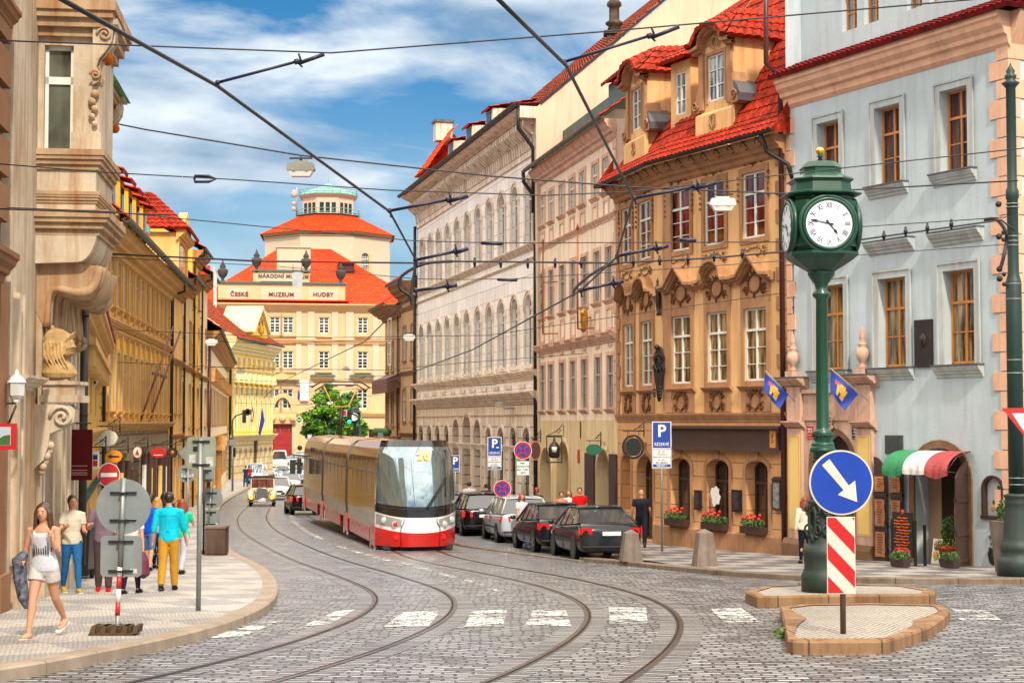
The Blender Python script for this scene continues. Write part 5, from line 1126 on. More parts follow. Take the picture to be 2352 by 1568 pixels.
for i,(a,b,c,d) in enumerate(gops):
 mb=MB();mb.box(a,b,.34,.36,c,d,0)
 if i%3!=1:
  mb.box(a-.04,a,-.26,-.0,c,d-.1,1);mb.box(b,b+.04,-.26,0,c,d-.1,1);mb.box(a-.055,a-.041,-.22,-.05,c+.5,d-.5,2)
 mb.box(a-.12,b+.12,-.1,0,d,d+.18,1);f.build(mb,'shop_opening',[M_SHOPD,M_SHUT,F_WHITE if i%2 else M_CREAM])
mb=MB();cornice(mb,0,Wd,ze,.95,.7,ends=False);mb.mark();cornice(mb,0,Wd,zb1,.35,.25,ends=False);mb.mark();cornice(mb,0,Wd,zgf+.15,.35,.35,ends=False);mb.mark();cornice(mb,0,Wd,zm1+.75,.2,.14,ends=False)
for i,u_ in enumerate(us):
 for a,b in((zm0,zm1),(zu0,zu1)):
  mb.mark();t=.14;band(mb,[(u_-.42-t,a-t),(u_-.42-t,b+t),(u_+.42+t,b+t),(u_+.42+t,a-t)],[(u_-.42,a-t),(u_-.42,b),(u_+.42,b),(u_+.42,a-t)],-.06,0);cornice(mb,u_-.62,u_+.62,a-t,.2,.16,ends=False);band(mb,[(u_-.5,a-.95),(u_-.5,a-.4),(u_+.5,a-.4),(u_+.5,a-.95)],[(u_-.38,a-.95),(u_-.38,a-.5),(u_+.38,a-.5),(u_+.38,a-.95)],-.04,0)
 if i<n-1:mb.mark();m_=(us[i]+us[i+1])/2;mb.box(m_-.14,m_+.14,-.1,0,zgf+.2,zb1-.36);mb.box(m_-.13,m_+.13,-.08,0,zb1+.05,ze-.95)
f.build(mb,'facade_trim',M_OCT)
mb=MB();z=zgf;k=0
while z<zb1-.5:mb.box(-.02,.45+.15*(k%2),-.05,0,z+.2,z+.6);z+=.44;k+=1
f.build(mb,'quoins',M_OCT)
for u_ in us:
 for a,b in((zm0,zm1),(zu0,zu1)):window(f,u_,.83,a+.005,b-.005,F_GREY,P_AMB,0,2,(.62,),(.3,),y=.04,ft=.06,bt=.02)
gutter(f,-.2,Wd+.2,-.85,ze+.1,M_COPPER,.13)
mb=MB();tiles(mb,(-.1,-.85,ze+.15),(Wd,-.85,ze+.15),(Wd,3.0,ze+3.6),(-.1,3.0,ze+3.6),70,14,.05,.04);f.build(mb,'roof',M_TILE)
mb=MB()
mb.prism([(-.25,-.6,ze+.2),(-.25,5,ze+.2),(-.25,5,ze+5.0)],(.2,0,0));f.build(mb,'gable_wall',M_PLAST)
for i in range(5):
 x=1.2+i*2.5;mb=MB();mb.box(x,x+1.2,-.15,2.5,ze+.2,ze+2.0,1);mb.box(x+.25,x+.95,-.19,-.151,ze+.55,ze+1.7,2);tiles(mb,(x-.2,-.55,ze+1.9),(x+1.4,-.55,ze+1.9),(x+1.4,2.4,ze+2.9),(x-.2,2.4,ze+2.9),6,5,.06,.05,0);f.build(mb,'shed_dormer',[M_TILE,M_OC,P_DARK])
mb=MB();mb.prism([(14.2,0,ze),(14.2,5,ze),(14.2,5,ze+6.0),(14.2,.2,ze+1.2)],(.3,0,0));f.build(mb,'party_wall',M_PLAST)
mb=MB();mb.prism([(14.1,-.1,ze+1.2),(14.1,5,ze+6.0),(14.1,5,ze+6.35),(14.1,-.1,ze+1.5)],(.5,0,0));f.build(mb,'copper_flashing',M_COPGREEN)
pipe(f,.25,.3,ze-.9,y=-.13,r=.055,mt=M_IRON,hopper=(.2,.5,.2));pipe(f,Wd-.2,.3,ze-.9,y=-.13,r=.055,mt=M_IRON,hopper=(0,.6,.2))
M_RUSTB=mat('rusty_bracket',(.10,.03,.02),rough=.7)
mb=MB()
for u0 in(12.0,15.5):a=(u0,0,f.z(300,975));b=(u0+3.6,-1.0,zb1+.5);mb.tube([a,b],.045,5);mb.box(u0+.6,u0+3.0,-.5,-.42,(a[2]+b[2])/2-.06,(a[2]+b[2])/2+.06)
f.build(mb,'iron_bracket',M_RUSTB)
M_YN=mat('dull_yellow_plaster',(.56,.40,.17),rough=.9,var=.2,vs=.7,stain_refl=(.36,.22,.1),sa=.5)
h,f2,us2=plain('narrow_yellow_house','narrow mustard yellow house beside the cream baroque house',(-8.82,33.4),(-13.70,54.9),zg(44),2.0,[(1.0,1.5)],1,M_YN,M_OCT,F_GREY,P_DARK,.4,(.01,.01),None)
zb_=h.zb;f2.zt=f2.z(190,735)
mb=MB();wall(mb,0,f2.w,1.9,f2.z(205,745),[(f2.w*q-.6,f2.w*q+.6,f2.z(200,950),f2.z(200,850)) for q in(.3,.55,.8)],.15);f2.build(mb,'upper_wall',M_YN)
mb=MB();z=f2.z(205,745);cornice(mb,0,f2.w,z,.6,.5,ends=False)
for i in range(18):mb.box(.4+i*1.2,.65+i*1.2,-.35,0,z-1.35,z-.95)
mb.box(0,f2.w,-.4,0,z-.95,z-.8);cornice(mb,0,f2.w,f2.z(200,985),.35,.3,ends=False);f2.build(mb,'frieze',M_OCT)
for q in(.3,.55,.8):window(f2,f2.w*q,1.18,f2.z(200,950),f2.z(200,850),F_GREY,P_AMB,0,2,(.62,),())
mb=MB();tiles(mb,(0,-.5,z+.05),(f2.w,-.5,z+.05),(f2.w,3,z+1.6),(0,3,z+1.6),50,8,.05,.04);f2.build(mb,'roof',M_TILED)
HB=[(-16.49,79.6),(-17.28,86.5),(-17.93,92.5),(-18.54,98.1),(-19.2,104),(-28.4,165)]
M_L=[mat('honey_plaster',(.80,.56,.28),rough=.9,var=.2,vs=.8,stain_refl=(.4,.24,.12),sa=.5),mat('sand_plaster',(.76,.60,.38),rough=.9,var=.15,vs=.8,stain_refl=(.4,.25,.14),sa=.5),mat('gold_plaster',(.76,.52,.20),rough=.9,var=.15,vs=.8),mat('cream_plaster',(.82,.68,.48),rough=.9,var=.12,vs=.8)]
M_LT=mat('honey_trim',(.52,.32,.16),rough=.88,var=.3,vs=2,stain_refl=(.25,.12,.06),sa=.6)
def zat(px,y,A,B):g=Face.__new__(Face);return None
spec=[('gabled_house','honey coloured house with a tall pedimented gable dormer under red pyramid tiles',403,655,3,[(0.9,3.0),(5.2,7.5),(8.9,11.2)]),('slim_house','slim cream house with wall anchors next to the gabled dormer house',429,650,2,[(.9,2.8),(4.7,6.8),(8.2,10.3),(11.3,13.2)]),('golden_house','golden house with green copper gutters, fourth in the left row',449,585,2,[(.9,2.8),(4.7,6.8),(8.2,10.3),(11.6,13.6)]),('cream_house','cream house with a small copper dormer, fifth in the left row',466,640,2,[(.9,2.8),(4.9,7.0),(8.6,10.7)])]
LF=[]
for i,(nm,lb,px,y,nn,rows) in enumerate(spec):
 A,B=HB[i],HB[i+1];zb_=zg((A[1]+B[1])/2);dd=(A[1]+B[1])/2;eave=CAMZ+ray(px,y)[1]*dd-zb_
 h,f3,u3=plain(nm,lb,A,B,zb_,eave,[r_ for r_ in rows if r_[1]<eave-.8],nn,M_L[i],M_LT,F_GREY if i else F_WHITE,P_GREY,.42,(.7,.6),M_TILE,bands=(4.1,7.8),inset=1.1,rh=2.6,gut=M_COPPER if i else M_IRON)
 LF.append((h,f3,eave));pipe(f3,.15,.2,eave-.8,y=-.13,r=.055,mt=M_IRON,hopper=(.2,.5,.2))
h,f3,ev=LF[0]
mb=MB();w_=f3.w;mb.box(.9,w_-.4,-.2,2.2,ev,ev+2.4,0);cornice(mb,.7,w_-.2,ev+2.5,.5,.45,ends=False,y=-.2)
for x in(1.1,w_-.7):mb.box(x-.2,x+.2,-.32,-.2,ev+.2,ev+2.2,0)
mb.prism([(.7,-.5,ev+2.5),(w_-.2,-.5,ev+2.5),((w_+.5)/2,-.5,ev+3.7)],(0,.4,0),0);mb.box(w_*.35,w_*.65,-.24,-.2001,ev+.5,ev+2.0,1);f3.build(mb,'gable_dormer',[M_L[0],P_GREY])
mb=MB();c_=((w_+.5)/2,1.6,ev+4.6);cs=[(.5,-.8,ev+2.55),(w_,-.8,ev+2.55),(w_,3.5,ev+2.55),(.5,3.5,ev+2.55)]
tiles(mb,cs[3],cs[0],(c_[0]-.6,c_[1]-.3,c_[2]),(c_[0]-.6,c_[1]+.6,c_[2]),12,9,.07,.05);tiles(mb,cs[0],cs[1],(c_[0]+.6,c_[1]-.3,c_[2]),(c_[0]-.6,c_[1]-.3,c_[2]),14,9,.07,.05);f3.build(mb,'pyramid_roof',M_TILE)
h,f3,ev=LF[2]
mb=MB()
for x in(.4,1.6):band(mb,[(x,ev-3.0),(x,ev-.9),(x+.8,ev-.9),(x+.8,ev-3.0)],[(x+.08,ev-3.0),(x+.08,ev-.98),(x+.72,ev-.98),(x+.72,ev-3.0)],-1.2,-1.15);mb.box(x,x+.8,-1.2,-1.15,ev-3.08,ev-3.0);mb.box(x,x+.8,-1.19,-1.16,ev-2.0,ev-1.94)
f3.build(mb,'open_casement',F_WHITE)
A,B=HB[4],HB[5];zb_=zg(120);ev=CAMZ+ray(497,790)[1]*122-zb_
h,f4,u4=plain('long_cream_house','long cream house with pointed window hoods and a stone portal on the left row',A,B,zb_,ev,[(1.0,2.9),(5.2,7.6)]+([(9.0,11.2)] if ev>12 else[]),16,M_L[3],M_LT,F_WHITE,P_GREY,.55,(.8,.8),M_TILEB,bands=(4.3,),inset=1.6,rh=4.0,rdep=5)
pipe(f4,.3,.2,ev-.8,y=-.17,r=.1,mt=M_PIPE)
mb=MB()
for u_ in u4:mb.mark();mb.prism([(u_-.8,0,7.9),(u_+.8,0,7.9),(u_,0,8.9)],(0,-.5,0))
f4.build(mb,'window_hood',M_LT)
mb=MB();u_=f4.u(496,1080);mb.box(u_-1.0,u_-.5,-.4,0,0,3.2);mb.box(u_+.5,u_+1.0,-.4,0,0,3.2);mb.prism([(u_-1.4,0,3.2),(u_+1.4,0,3.2),(u_,0,4.3)],(0,-.7,0));mb.box(u_-.5,u_+.5,-.05,0,0,3.1);f4.build(mb,'portal',M_LT)
mb=MB();mb.box(1.2,3.0,.2,2.5,ev+.2,ev+3.2,0);mb.box(1.7,2.5,.15,.2,ev+.8,ev+2.6,1);mb.prism([(1.0,-.1,ev+3.2),(3.2,-.1,ev+3.2),(2.1,-.1,ev+4.3)],(0,3,0),2);f4.build(mb,'end_dormer',[M_L[3],P_GREY,M_TILE])
M_YC=mat('bright_yellow_plaster',(.86,.62,.22),rough=.9,var=.1,vs=.4,stain_refl=(.7,.48,.2),sa=.4);M_YCT=mat('pale_yellow_trim',(.86,.72,.45),rough=.88,var=.12,vs=.6,stain_refl=(.6,.4,.2),sa=.4)
A,B=(-28.4,165),(-26.55,184);zb_=zg(172)
yc=Bld('classical_building','bright yellow neoclassical building with pilasters, pediment and a rusticated base','building',A,zb_)
f=Face(yc,A,B);Wd=f.w;ev=f.z(575,790);zgf=f.z(580,1003);z1=f.z(580,855);n=9;us=[1.2+(Wd-2.4)*i/(n-1) for i in range(n)]
zw0,zw1=f.z(580,855),f.z(580,812);zn0,zn1=f.z(580,995),f.z(580,945)
zw0,zw1=z1+.6,ev-2.6;zn0,zn1=zgf+.8,z1-1.7
ops=[(u_-.55,u_+.55,a,b) for u_ in us for a,b in((zn0,zn1),(zw0,zw1))]
mb=MB();wall(mb,0,Wd,zgf,ev,ops,.15);mb.quad((Wd,0,-1),(Wd,12,-1),(Wd,12,ev),(Wd,0,ev));mb.quad((0,12,zgf),(0,0,zgf),(0,0,ev),(0,12,ev));f.build(mb,'wall',M_YC)
gps=[(u_-.5,u_+.5,1.4,zgf-1.2) for i,u_ in enumerate(us) if i!=5]+[(us[5]-.9,us[5]+.9,0,zgf-.3)]
mb=MB();wall(mb,0,Wd,-1,zgf,gps,.3);f.build(mb,'rusticated_base',mat('rust_base',(.80,.64,.40),rough=.9,var=.15,vs=.6,grid=(1.6,.7,.07,.08),gcol=(.5,.33,.16)))
mb=MB()
for i,u_ in enumerate([.2]+[(a+b)/2 for a,b in zip(us,us[1:])]+[Wd-.2]):mb.mark();mb.box(u_-.3,u_+.3,-.2,0,z1+.2,ev-1.6);mb.box(u_-.4,u_+.4,-.3,0,ev-2.2,ev-1.6)
for u_ in us:mb.mark();mb.prism([(u_-.8,-.01,zn1+.5),(u_+.8,-.01,zn1+.5),(u_,-.01,zn1+1.5)],(0,-.55,0));mb.mark();band(mb,[(u_-.7,c_0) for c_0 in(zn0-.2,)]+[(u_-.7,zn1+.2),(u_+.7,zn1+.2),(u_+.7,zn0-.2)],[(u_-.55,zn0-.2),(u_-.55,zn1),(u_+.55,zn1),(u_+.55,zn0-.2)],-.1,0)
for z,h_,p_ in((ev,1.3,.9),(ev-1.5,.3,.25),(z1+.2,.4,.3),(zgf+.3,.7,.6)):mb.mark();cornice(mb,0,Wd,z,h_,p_,ends=False)
f.build(mb,'facade_trim',M_YCT)
for i,u_ in enumerate(us):
 for a,b in((zn0,zn1),(zw0,zw1)):window(f,u_,1.08,a+.005,b-.005,F_WHITE,P_PALE,0,2,(.62,),(.3,),y=.08,ft=.08,bt=.03)
for a,b,c,d in gps:window(f,(a+b)/2,b-a-.02,c+.005,d-.005,F_DARK if b-a>1.4 else F_WHITE,P_DARK if b-a>1.4 else P_PALE,0,2,(.62,),(),y=.18,ft=.08)
pc=us[5];mb=MB();mb.box(pc-3,pc+3,-.3,1.2,ev,ev+.9,0);mb.prism([(pc-3.1,-.4,ev+.9),(pc+3.1,-.4,ev+.9),(pc+3.1,-.4,ev+1.5),(pc,-.4,ev+3.9),(pc-3.1,-.4,ev+1.5)],(0,1.2,0),0);mb.prism([(pc-3.4,-.7,ev+1.5),(pc,-.7,ev+4.2),(pc+3.4,-.7,ev+1.5),(pc+3.4,-.7,ev+1.25),(pc,-.7,ev+3.8),(pc-3.4,-.7,ev+1.25)],(0,4.0,0),3);cartouche(mb,pc,ev+2.1,2.2,2.0,-.5,2,77);f.build(mb,'pediment',[M_YC,M_COPGREEN,M_GILT,M_YCT])
mb=MB();tiles(mb,(-.3,-1,ev+.2),(Wd+.4,-1,ev+.2),(Wd-4.5,7,ev+5.6),(-.3,7,ev+5.6),60,18,.07,.06);f.build(mb,'roof',M_TILEB)
gutter(f,-.2,Wd+.3,-1.1,ev+.2,M_COPPER,.15);pipe(f,.1,.2,ev-1,y=-.3,r=.13,mt=M_IRON)
M_CR=mat('cream_stucco',(.60,.52,.42),rough=.88,var=.3,vs=1.2,bump=.01,bs=12,stain_refl=(.30,.16,.08),sa=.65)
M_CRD=mat('stained_stucco',(.50,.38,.27),rough=.85,var=.4,vs=2,bump=.006,bs=18,stain_refl=(.28,.13,.06),sa=.7)
NA,NB=(-7.9,26),(-8.80,33.4)
nh=Bld('oriel_house','cream baroque house with a big stuccoed oriel on scrolled corbels and green copper caps','house',NA,zg(29))
f=Face(nh,NA,NB);Wd=f.w
def zA(y,d):return CAMZ+ray(130,y)[1]*d-nh.zb
ztop=16
mb=MB();dops=[(1.0,2.2,.5,3.4),(3.2,4.6,.2,3.5)]
wall(mb,0,Wd,-.9,ztop,dops,.4);mb.quad((0,9,-1),(0,0,-1),(0,0,ztop),(0,9,ztop));mb.quad((Wd,0,-1),(Wd,9,-1),(Wd,9,ztop),(Wd,0,ztop));f.build(mb,'wall',M_CR)
for i,(a,b,c,d) in enumerate(dops):mb=MB();mb.box(a,b,.3,.42,c,d);mb.box(a,a+.07,.2,.3,c,d);mb.box((a+b)/2-.04,(a+b)/2+.04,.25,.3,c,d);f.build(mb,'shop_door',F_DARK)
mb=MB()
for x in(.25,.75,2.5,2.85,4.9,5.4,6.0,6.6,7.1):mb.box(x,x+.2,-.1,0,.9,zA(700,29))
for x in(.1,2.35,4.75):mb.mark();mb.xprism([(-.22,-.9),(-.22,.5),(-.12,.75),(0,.75),(0,-.9)],x,x+.95)
mb.mark();cornice(mb,0,2.0,zA(868,28),.25,.3,ends=False);f.build(mb,'pilaster',M_CR)
Y0,Y1,Y2=2.35,4.7,7.0;pr=.99
zs=lambda y:zA(y,28.4)
zc0,zc1=zs(500),zs(345)
mb=MB()
def side(yy,z0,z1,hole=None):
 return
wx0,wx1=-pr+.40,-.10;wz0,wz1=zs(357),zs(105)
xs=[-pr,wx0,wx1,0]
def sq(y0,y1,z0,z1,x=Y0,m=0):mb.quad((x,y1,z0),(x,y0,z0),(x,y0,z1),(x,y1,z1),m)
sq(-pr,0,zc0,wz0);sq(-pr,0,wz1,ztop);sq(-pr,wx0,wz0,wz1);sq(wx1,0,wz0,wz1)
for(y_,a_) in((wx0,1),(wx1,-1)):mb.quad((Y0,y_,wz0),(Y0,y_,wz1),(Y0+.22,y_,wz1),(Y0+.22,y_,wz0))
mb.quad((Y0,wx0,wz0),(Y0,wx1,wz0),(Y0+.22,wx1,wz0),(Y0+.22,wx0,wz0));mb.quad((Y0,wx0,wz1),(Y0,wx1,wz1),(Y0+.22,wx1,wz1),(Y0+.22,wx0,wz1))
mb.quad((Y0,-pr,zc0),(Y1,-pr,zc0),(Y1,-pr,ztop),(Y0,-pr,ztop));mb.quad((Y1,-pr,zc0),(Y1,0,zc0),(Y1,0,ztop),(Y1,-pr,ztop))
pr2=.64;zt2=zA(240,33)
mb.box(Y1+.001,Y2,-pr2,0,zc0,zt2);f.build(mb,'oriel_wall',M_CR)
mb=MB()
x=Y0+.14
for(a,b,c,d) in((wx0,wx0+.06,wz0,wz1),(wx1-.06,wx1,wz0,wz1),(wx0,wx1,wz0,wz0+.07),(wx0,wx1,wz1-.07,wz1),(wx0,wx1,zs(192),zs(175))):mb.box(x-.03,x+.04,a,b,c,d,0)
o=f.build(mb,'window',F_WHITE)
mb=MB();mb.box(x+.01,x+.02,wx0,wx1,wz0,wz1,0);p_=mb.build('pane',pane('pane_green_curtain',(.20,.22,.16),var=.7,vs=2.5),o)
mb=MB()
def ring(z,h_,p_,m=0,yy0=Y0,yy1=Y1,q=pr):
 for k,(dz,pp) in enumerate(((0,1),(.2,.85),(.45,.6),(.7,.3))):mb.box(yy0-p_*pp,yy1,-q-p_*pp,-.0,z-h_*(dz+.3),z-h_*dz,m)
ring(zs(345),.34,.16);mb.mark();ring(zs(440),.2,.08);mb.mark();ring(zs(485),.42,.26);mb.mark();ring(zs(60),.2,.1);mb.mark();ring(zs(8),.6,.34);mb.mark()
for z in(zs(345),zs(485)):ring(z+.02,.3,.12,0,Y1,Y2,pr2);mb.mark()
ring(zA(237,33),.35,.3,0,Y1+.2,Y2-.2,pr2);mb.mark()
f.build(mb,'oriel_cornice',M_CRD)
mb=MB()
for(xx,pp,z0,z1) in((Y0,pr,zs(345),zs(60)),(Y2-.5,pr2,zs(345),zA(240,33))):
 mb.mark();mb.box(xx-.05,xx+.42,-pp-.06,-pp+.38,z0,z1-1.05,0);mb.box(xx-.08,xx+.46,-pp-.09,-pp+.42,z0,z0+.3,0)
 S=[(0,-1.05),(-.1,-1.0),(-.13,-.86),(-.07,-.72),(-.1,-.6),(-.22,-.45),(-.32,-.28),(-.34,-.1),(-.3,0),(0,0)];mb.prism([(xx-.16,-pp+.06+y_,z1+z_) for y_,z_ in S],(.5,0,0),0)
 for(yc_,zc_,r_) in((-.20,-.17,.13),(-.05,-.88,.09)):mb.tube([(xx-.18,-pp+.06+yc_+r_*(1-i/20)*cos(i*.6),z1+zc_+r_*(1-i/20)*sin(i*.6)) for i in range(17)],.028,5)
 for k in range(3):mb.prism([(xx-.05+k*.13,-pp+.045+y_,z1+z_) for y_,z_ in S[1:-1]]+[(xx-.05+k*.13,-pp+.02+y_,z1+z_) for y_,z_ in S[1:-1][::-1]],(.06,0,0),0)
 mb.box(xx-.2,xx+.5,-pp-.36,-pp+.4,z1,z1+.1,0)
 for k in range(5):mb.ball((xx-.11,-pp+.02+.05*(k%2),z1-1.2-k*.13),.075-.006*k,0,6)
 for k in range(3):mb.ball((xx+.1+.15*k,-pp-.13,z1-.5+.1*(k%2)),.1,1,6)
f.build(mb,'oriel_pilaster',[M_CR,mat('rust_stained_relief',(.50,.17,.05),rough=.85,var=.4,vs=8)])
mb=MB()
n=10
for(a,b,q) in((Y0-.02,Y1,pr),(Y1+.01,Y2,pr2)):
 prof=[(-q-.1,zc0-.1)]+[(-q-.05+q*.35*(1-cos(pi/2*i/n)),zc0-.12-.65*sin(pi/2*i/n)) for i in range(n+1)]+[(0,zc0-.8),(0,zc0-.1)]
 mb.mark();mb.xprism(prof,a-.05,b)
f.build(mb,'oriel_base',M_CR)
mb=MB();k=0
for x in(Y0+.3,Y0+1.1,Y0+1.9,Y0+2.7,Y0+3.5,Y0+4.3):
 z0=zc0-.72;q=pr if x<Y1 else pr2;path=[]
 for i in range(19):t=i/18;path.append((x,-q*(1-t)**1.15-.06-.1*sin(2*pi*t*1.2),z0-.1-.95*t-.2*sin(2*pi*t*1.1)))
 for off,r_ in((-.14,.07),(0,.1),(.14,.07)):mb.mark();mb.tube([(p[0]+off,p[1],p[2]) for p in path],[r_*(1+.25*sin(6*i/18)) for i in range(19)],7)
 mb.mark();mb.prism([(x-.17,p[1]+.02,p[2]) for p in path]+[(x-.17,0,z0-.9),(x-.17,0,z0+.05)],(.34,0,0));mb.tube([(x,-.12-.15*cos(a_),z0-1.25+.13*sin(a_)) for a_ in[j*.7 for j in range(10)]],.06,6)
f.build(mb,'scroll_corbel',M_CRD)
M_GROOF=mat('green_painted_copper',(.05,.26,.05),rough=.5,var=.35,vs=4,stain_refl=(.02,.1,.03),sa=.5)
mb=MB();z=zA(237,33)+.02;xa,xb=Y1+.3,Y2+.1;ym=-pr2-.42
mb.add([(xa-.2,ym,z),(xb,ym,z),(xb,0,z),(xa-.2,0,z),((xa+xb)/2-.6,-pr2+.1,z+.85),((xa+xb)/2+.7,-pr2+.1,z+.9),((xa+xb)/2,0,z+1.2)],[(0,1,5,4),(1,2,6,5),(3,0,4,6),(4,5,6),(0,3,2,1)]);f.build(mb,'copper_cap',M_GROOF)
mb=MB();mb.box(Y1+.5,Y2-.4,-pr2+.1,0,zt2-.1,ztop);f.build(mb,'upper_pier',M_CR)
pipe(f,Wd-.1,.3,zA(700,33),y=-.15,r=.1,mt=M_IRON)
mb=MB();mb.box(.9,2.4,-.05,-.001,1.2,3.9);f.build(mb,'peeling_panel',M_CRD)
mb=MB();X=2.15;zt_=zA(928,28.4);pts=[(X,-.0,zt_),(X,-.62,zt_),(X,-.72,zt_-.1),(X,-.7,zt_-.3),(X,-.5,zt_-.42),(X,-.3,zt_-.5),(X,-.28,zt_-.7),(X,-.2,zt_-.95),(X,0,zt_-1.15)]
mb.prism(pts,(.5,0,0));
for i in range(20):pass
mb.tube([(X-.03,-.5+.2*(1-i/22)*cos(i*.55),zt_-.22+.2*(1-i/22)*sin(i*.55)) for i in range(20)],.035,6)
for k in range(6):mb.ball((X+.1+.05*(k%2),-.3+.03*k,zt_-.7-.09*k),.07,0,6)
f.build(mb,'console',M_CR)
M_RK=mat('rough_pink_stone',(.24,.14,.09),rough=.9,var=.35,vs=1.2,bump=.012,bs=30,stain_refl=(.28,.14,.09),sa=.5)
M_RKS=mat('smooth_pink_stone',(.30,.18,.12),rough=.85,var=.3,vs=1,bump=.004,bs=20,stain_refl=(.26,.13,.08),sa=.6)
ra=Bld('rusticated_building','pinkish brown rusticated stone building cut by the left edge of the view','building',(-6.6,15),zg(20))
f=Face(ra,(-6.6,15),(-7.95,25.6));Wd=f.w
mb=MB();mb.box(0,Wd,0,8,-1,15);f.build(mb,'wall',M_RK)
mb=MB()
for x in(Wd-.8,Wd-3.0,Wd-5.2):mb.mark();mb.box(x,x+.7,-.16,0,.5,4.9);mb.box(x-.06,x+.76,-.24,0,-.9,.5)
for z,h_,p_ in((5.4,.5,.3),(9.2,.4,.28)):mb.mark();cornice(mb,0,Wd,z,h_,p_,ends=False)
z=5.9
while z<14:mb.mark();mb.box(0,Wd,-.12,0,z,z+.55);z+=.7
f.build(mb,'stone_courses',M_RKS)
M_TRED=mat('tram_red',(.60,.012,.008),rough=.25,coat=.6,var=.15,vs=1);M_TSILV=mat('tram_silver',(.55,.53,.50),rough=.35,metal=.2,var=.2,vs=1.5,stain_refl=(.35,.28,.22),sa=.4)
M_TWIN=mat('tram_copper_glass',(.20,.125,.08),rough=.07,metal=.75,var=.6,vs=1.6,bump=.004,bs=1.6,stain_refl=(.03,.018,.012),sa=.75);M_TFRONT=mat('tram_windscreen',(.30,.40,.43),rough=.04,metal=.72,var=.35,vs=.8,spec=1.0,coat=1.0);M_TBLK=mat('tram_black',(.015,.014,.014),rough=.15,coat=.7);M_RUB=mat('rubber_black',(.02,.02,.02),rough=.7)  # copper glass: the dark streaks are reflections painted into its colour
M_TWHITE=mat('tram_white',(.74,.74,.74),rough=.25,coat=.6);M_TGREY=mat('tram_grey',(.30,.30,.31),rough=.3,coat=.4);M_LAMP=mat('lamp_glass',(.55,.55,.52),rough=.1,spec=1);M_LRED=mat('lamp_red',(.55,.01,.01),rough=.15,coat=.5);M_LON=mat('lit_lamp',(1,.42,.12),emis=6);M_LREDON=mat('lit_red_lamp',(1,.05,.02),emis=1.6);M_DISP=mat('display_digits',(1,.55,.25),emis=.8);M_BEL=mat('bellows_grey',(.14,.125,.11),rough=.7)
M_TROOF=mat('tram_roof_copper',(.60,.42,.28),rough=.14,metal=.75,var=.3,vs=1.2)
hd=atan2(.22,1)
tr=thing('tram','long modern red and white tram numbered 20 with copper mirror windows, coming down the track','tram',(-2.86,52.2,zg(53)-.02),hd)
W2=1.23;H_=3.52
def tube_section(mb,y0,y1,tilt=0.0):
 prof=[(W2,.95),(W2+.02,1.1),(W2,2.6),(W2-.04,2.95),(W2-.16,3.22),(W2-.42,3.42),(0,3.5)]
 prof=prof+[(-x,z) for x,z in prof[-2::-1]]
 mats_=[0,1,1,3,3,3,3,3,3,1,1,0];n=len(prof)
 vs=[(x,y,z) for y in(y0,y1) for x,z in prof];
 for i in range(n-1):mb.add([vs[i],vs[i+1],vs[n+i+1],vs[n+i]],[(0,1,2,3)],mats_[i],False)
 for s in(-1,1):
  mb.quad((s*W2,y0,.6),(s*W2,y1,.6),(s*W2,y1,.96),(s*W2,y0,.96),0)
  mb.quad((s*(W2+.004),y0,1.2),(s*(W2+.004),y1,1.2),(s*(W2+.004),y1,.96),(s*(W2+.004),y0,.96),0)
  mb.box(s*W2-.0,s*(W2+.014),y0+.05,y1-.05,2.42,2.46,2)
 mb.add([vs[i] for i in range(n)]+[(-W2,y0,.6),(W2,y0,.6)],[tuple(range(n+2))],4);mb.add([vs[n+i] for i in range(n)]+[(-W2,y1,.6),(W2,y1,.6)],[tuple(range(n+2))],4)
def skirt(root,y0,y1):
 mb=MB()
 for s in(-1,1):mb.box(s*(W2-.05),s*(W2+.012),y0,y1,.17,.62)
 for k in range(3):
  for s in(-1,1):mb.box(s*W2,s*(W2+.03),y0+(y1-y0)*(k+.5)/3-.02,y0+(y1-y0)*(k+.5)/3+.02,.5,.54)
 mb.box(-W2+.06,W2-.06,y0,y1,.3,.6);return mb
secs=[(1.15,9.0),(9.75,17.6),(18.35,26.6)];bogie=[1.9,9.4,18.0,26.2]
for i,(a,b) in enumerate(secs):
 mb=MB();tube_section(mb,a,b);
 for s in(-1,1):
  for k in range(1,6):y=a+(b-a)*k/6;mb.box(s*(W2+.002),s*(W2+.012),y-.012,y+.012,1.2,2.9,2)
 mb.build('body_section',[M_TSILV,M_TWIN,M_BEL,M_TROOF,M_RUB],tr)
 for(p,q) in((a+1.7,b-.55) if i else(a+1.8,b-.55),):skirt(tr,p,q).build('skirt',M_TRED,tr)
for y in bogie:
 mb=MB()
 for s in(-1,1):
  mb.mark();mb.prism([(s*(W2+.0),y-.62,.12),(s*(W2+.0),y+.62,.12),(s*W2,y+.62,.6),(s*W2,y+.4,.8),(s*W2,y-.4,.8),(s*W2,y-.62,.6)],(s*.05,0,0),0)
  for e in(-.5,.5):mb.box(s*(W2+.01),s*(W2+.06),y+e-.1,y+e+.1,.0,.25,1)
 mb.build('wheel_cover',[M_TRED,M_TSILV],tr)
 mb=MB()
 for s in(-1,1):
  for e in(-.65,.65):mb.lathe([(.3,-.06),(.3,.06)],18,(0,0,0));k=36;vv=mb.v[-k:];mb.v[-k:]=[(s*.72+z_,y+e+x_,.31+y_) for x_,y_,z_ in vv]
 mb.box(-.9,.9,y-.9,y+.9,.25,.45);mb.build('bogie',M_RUB,tr)
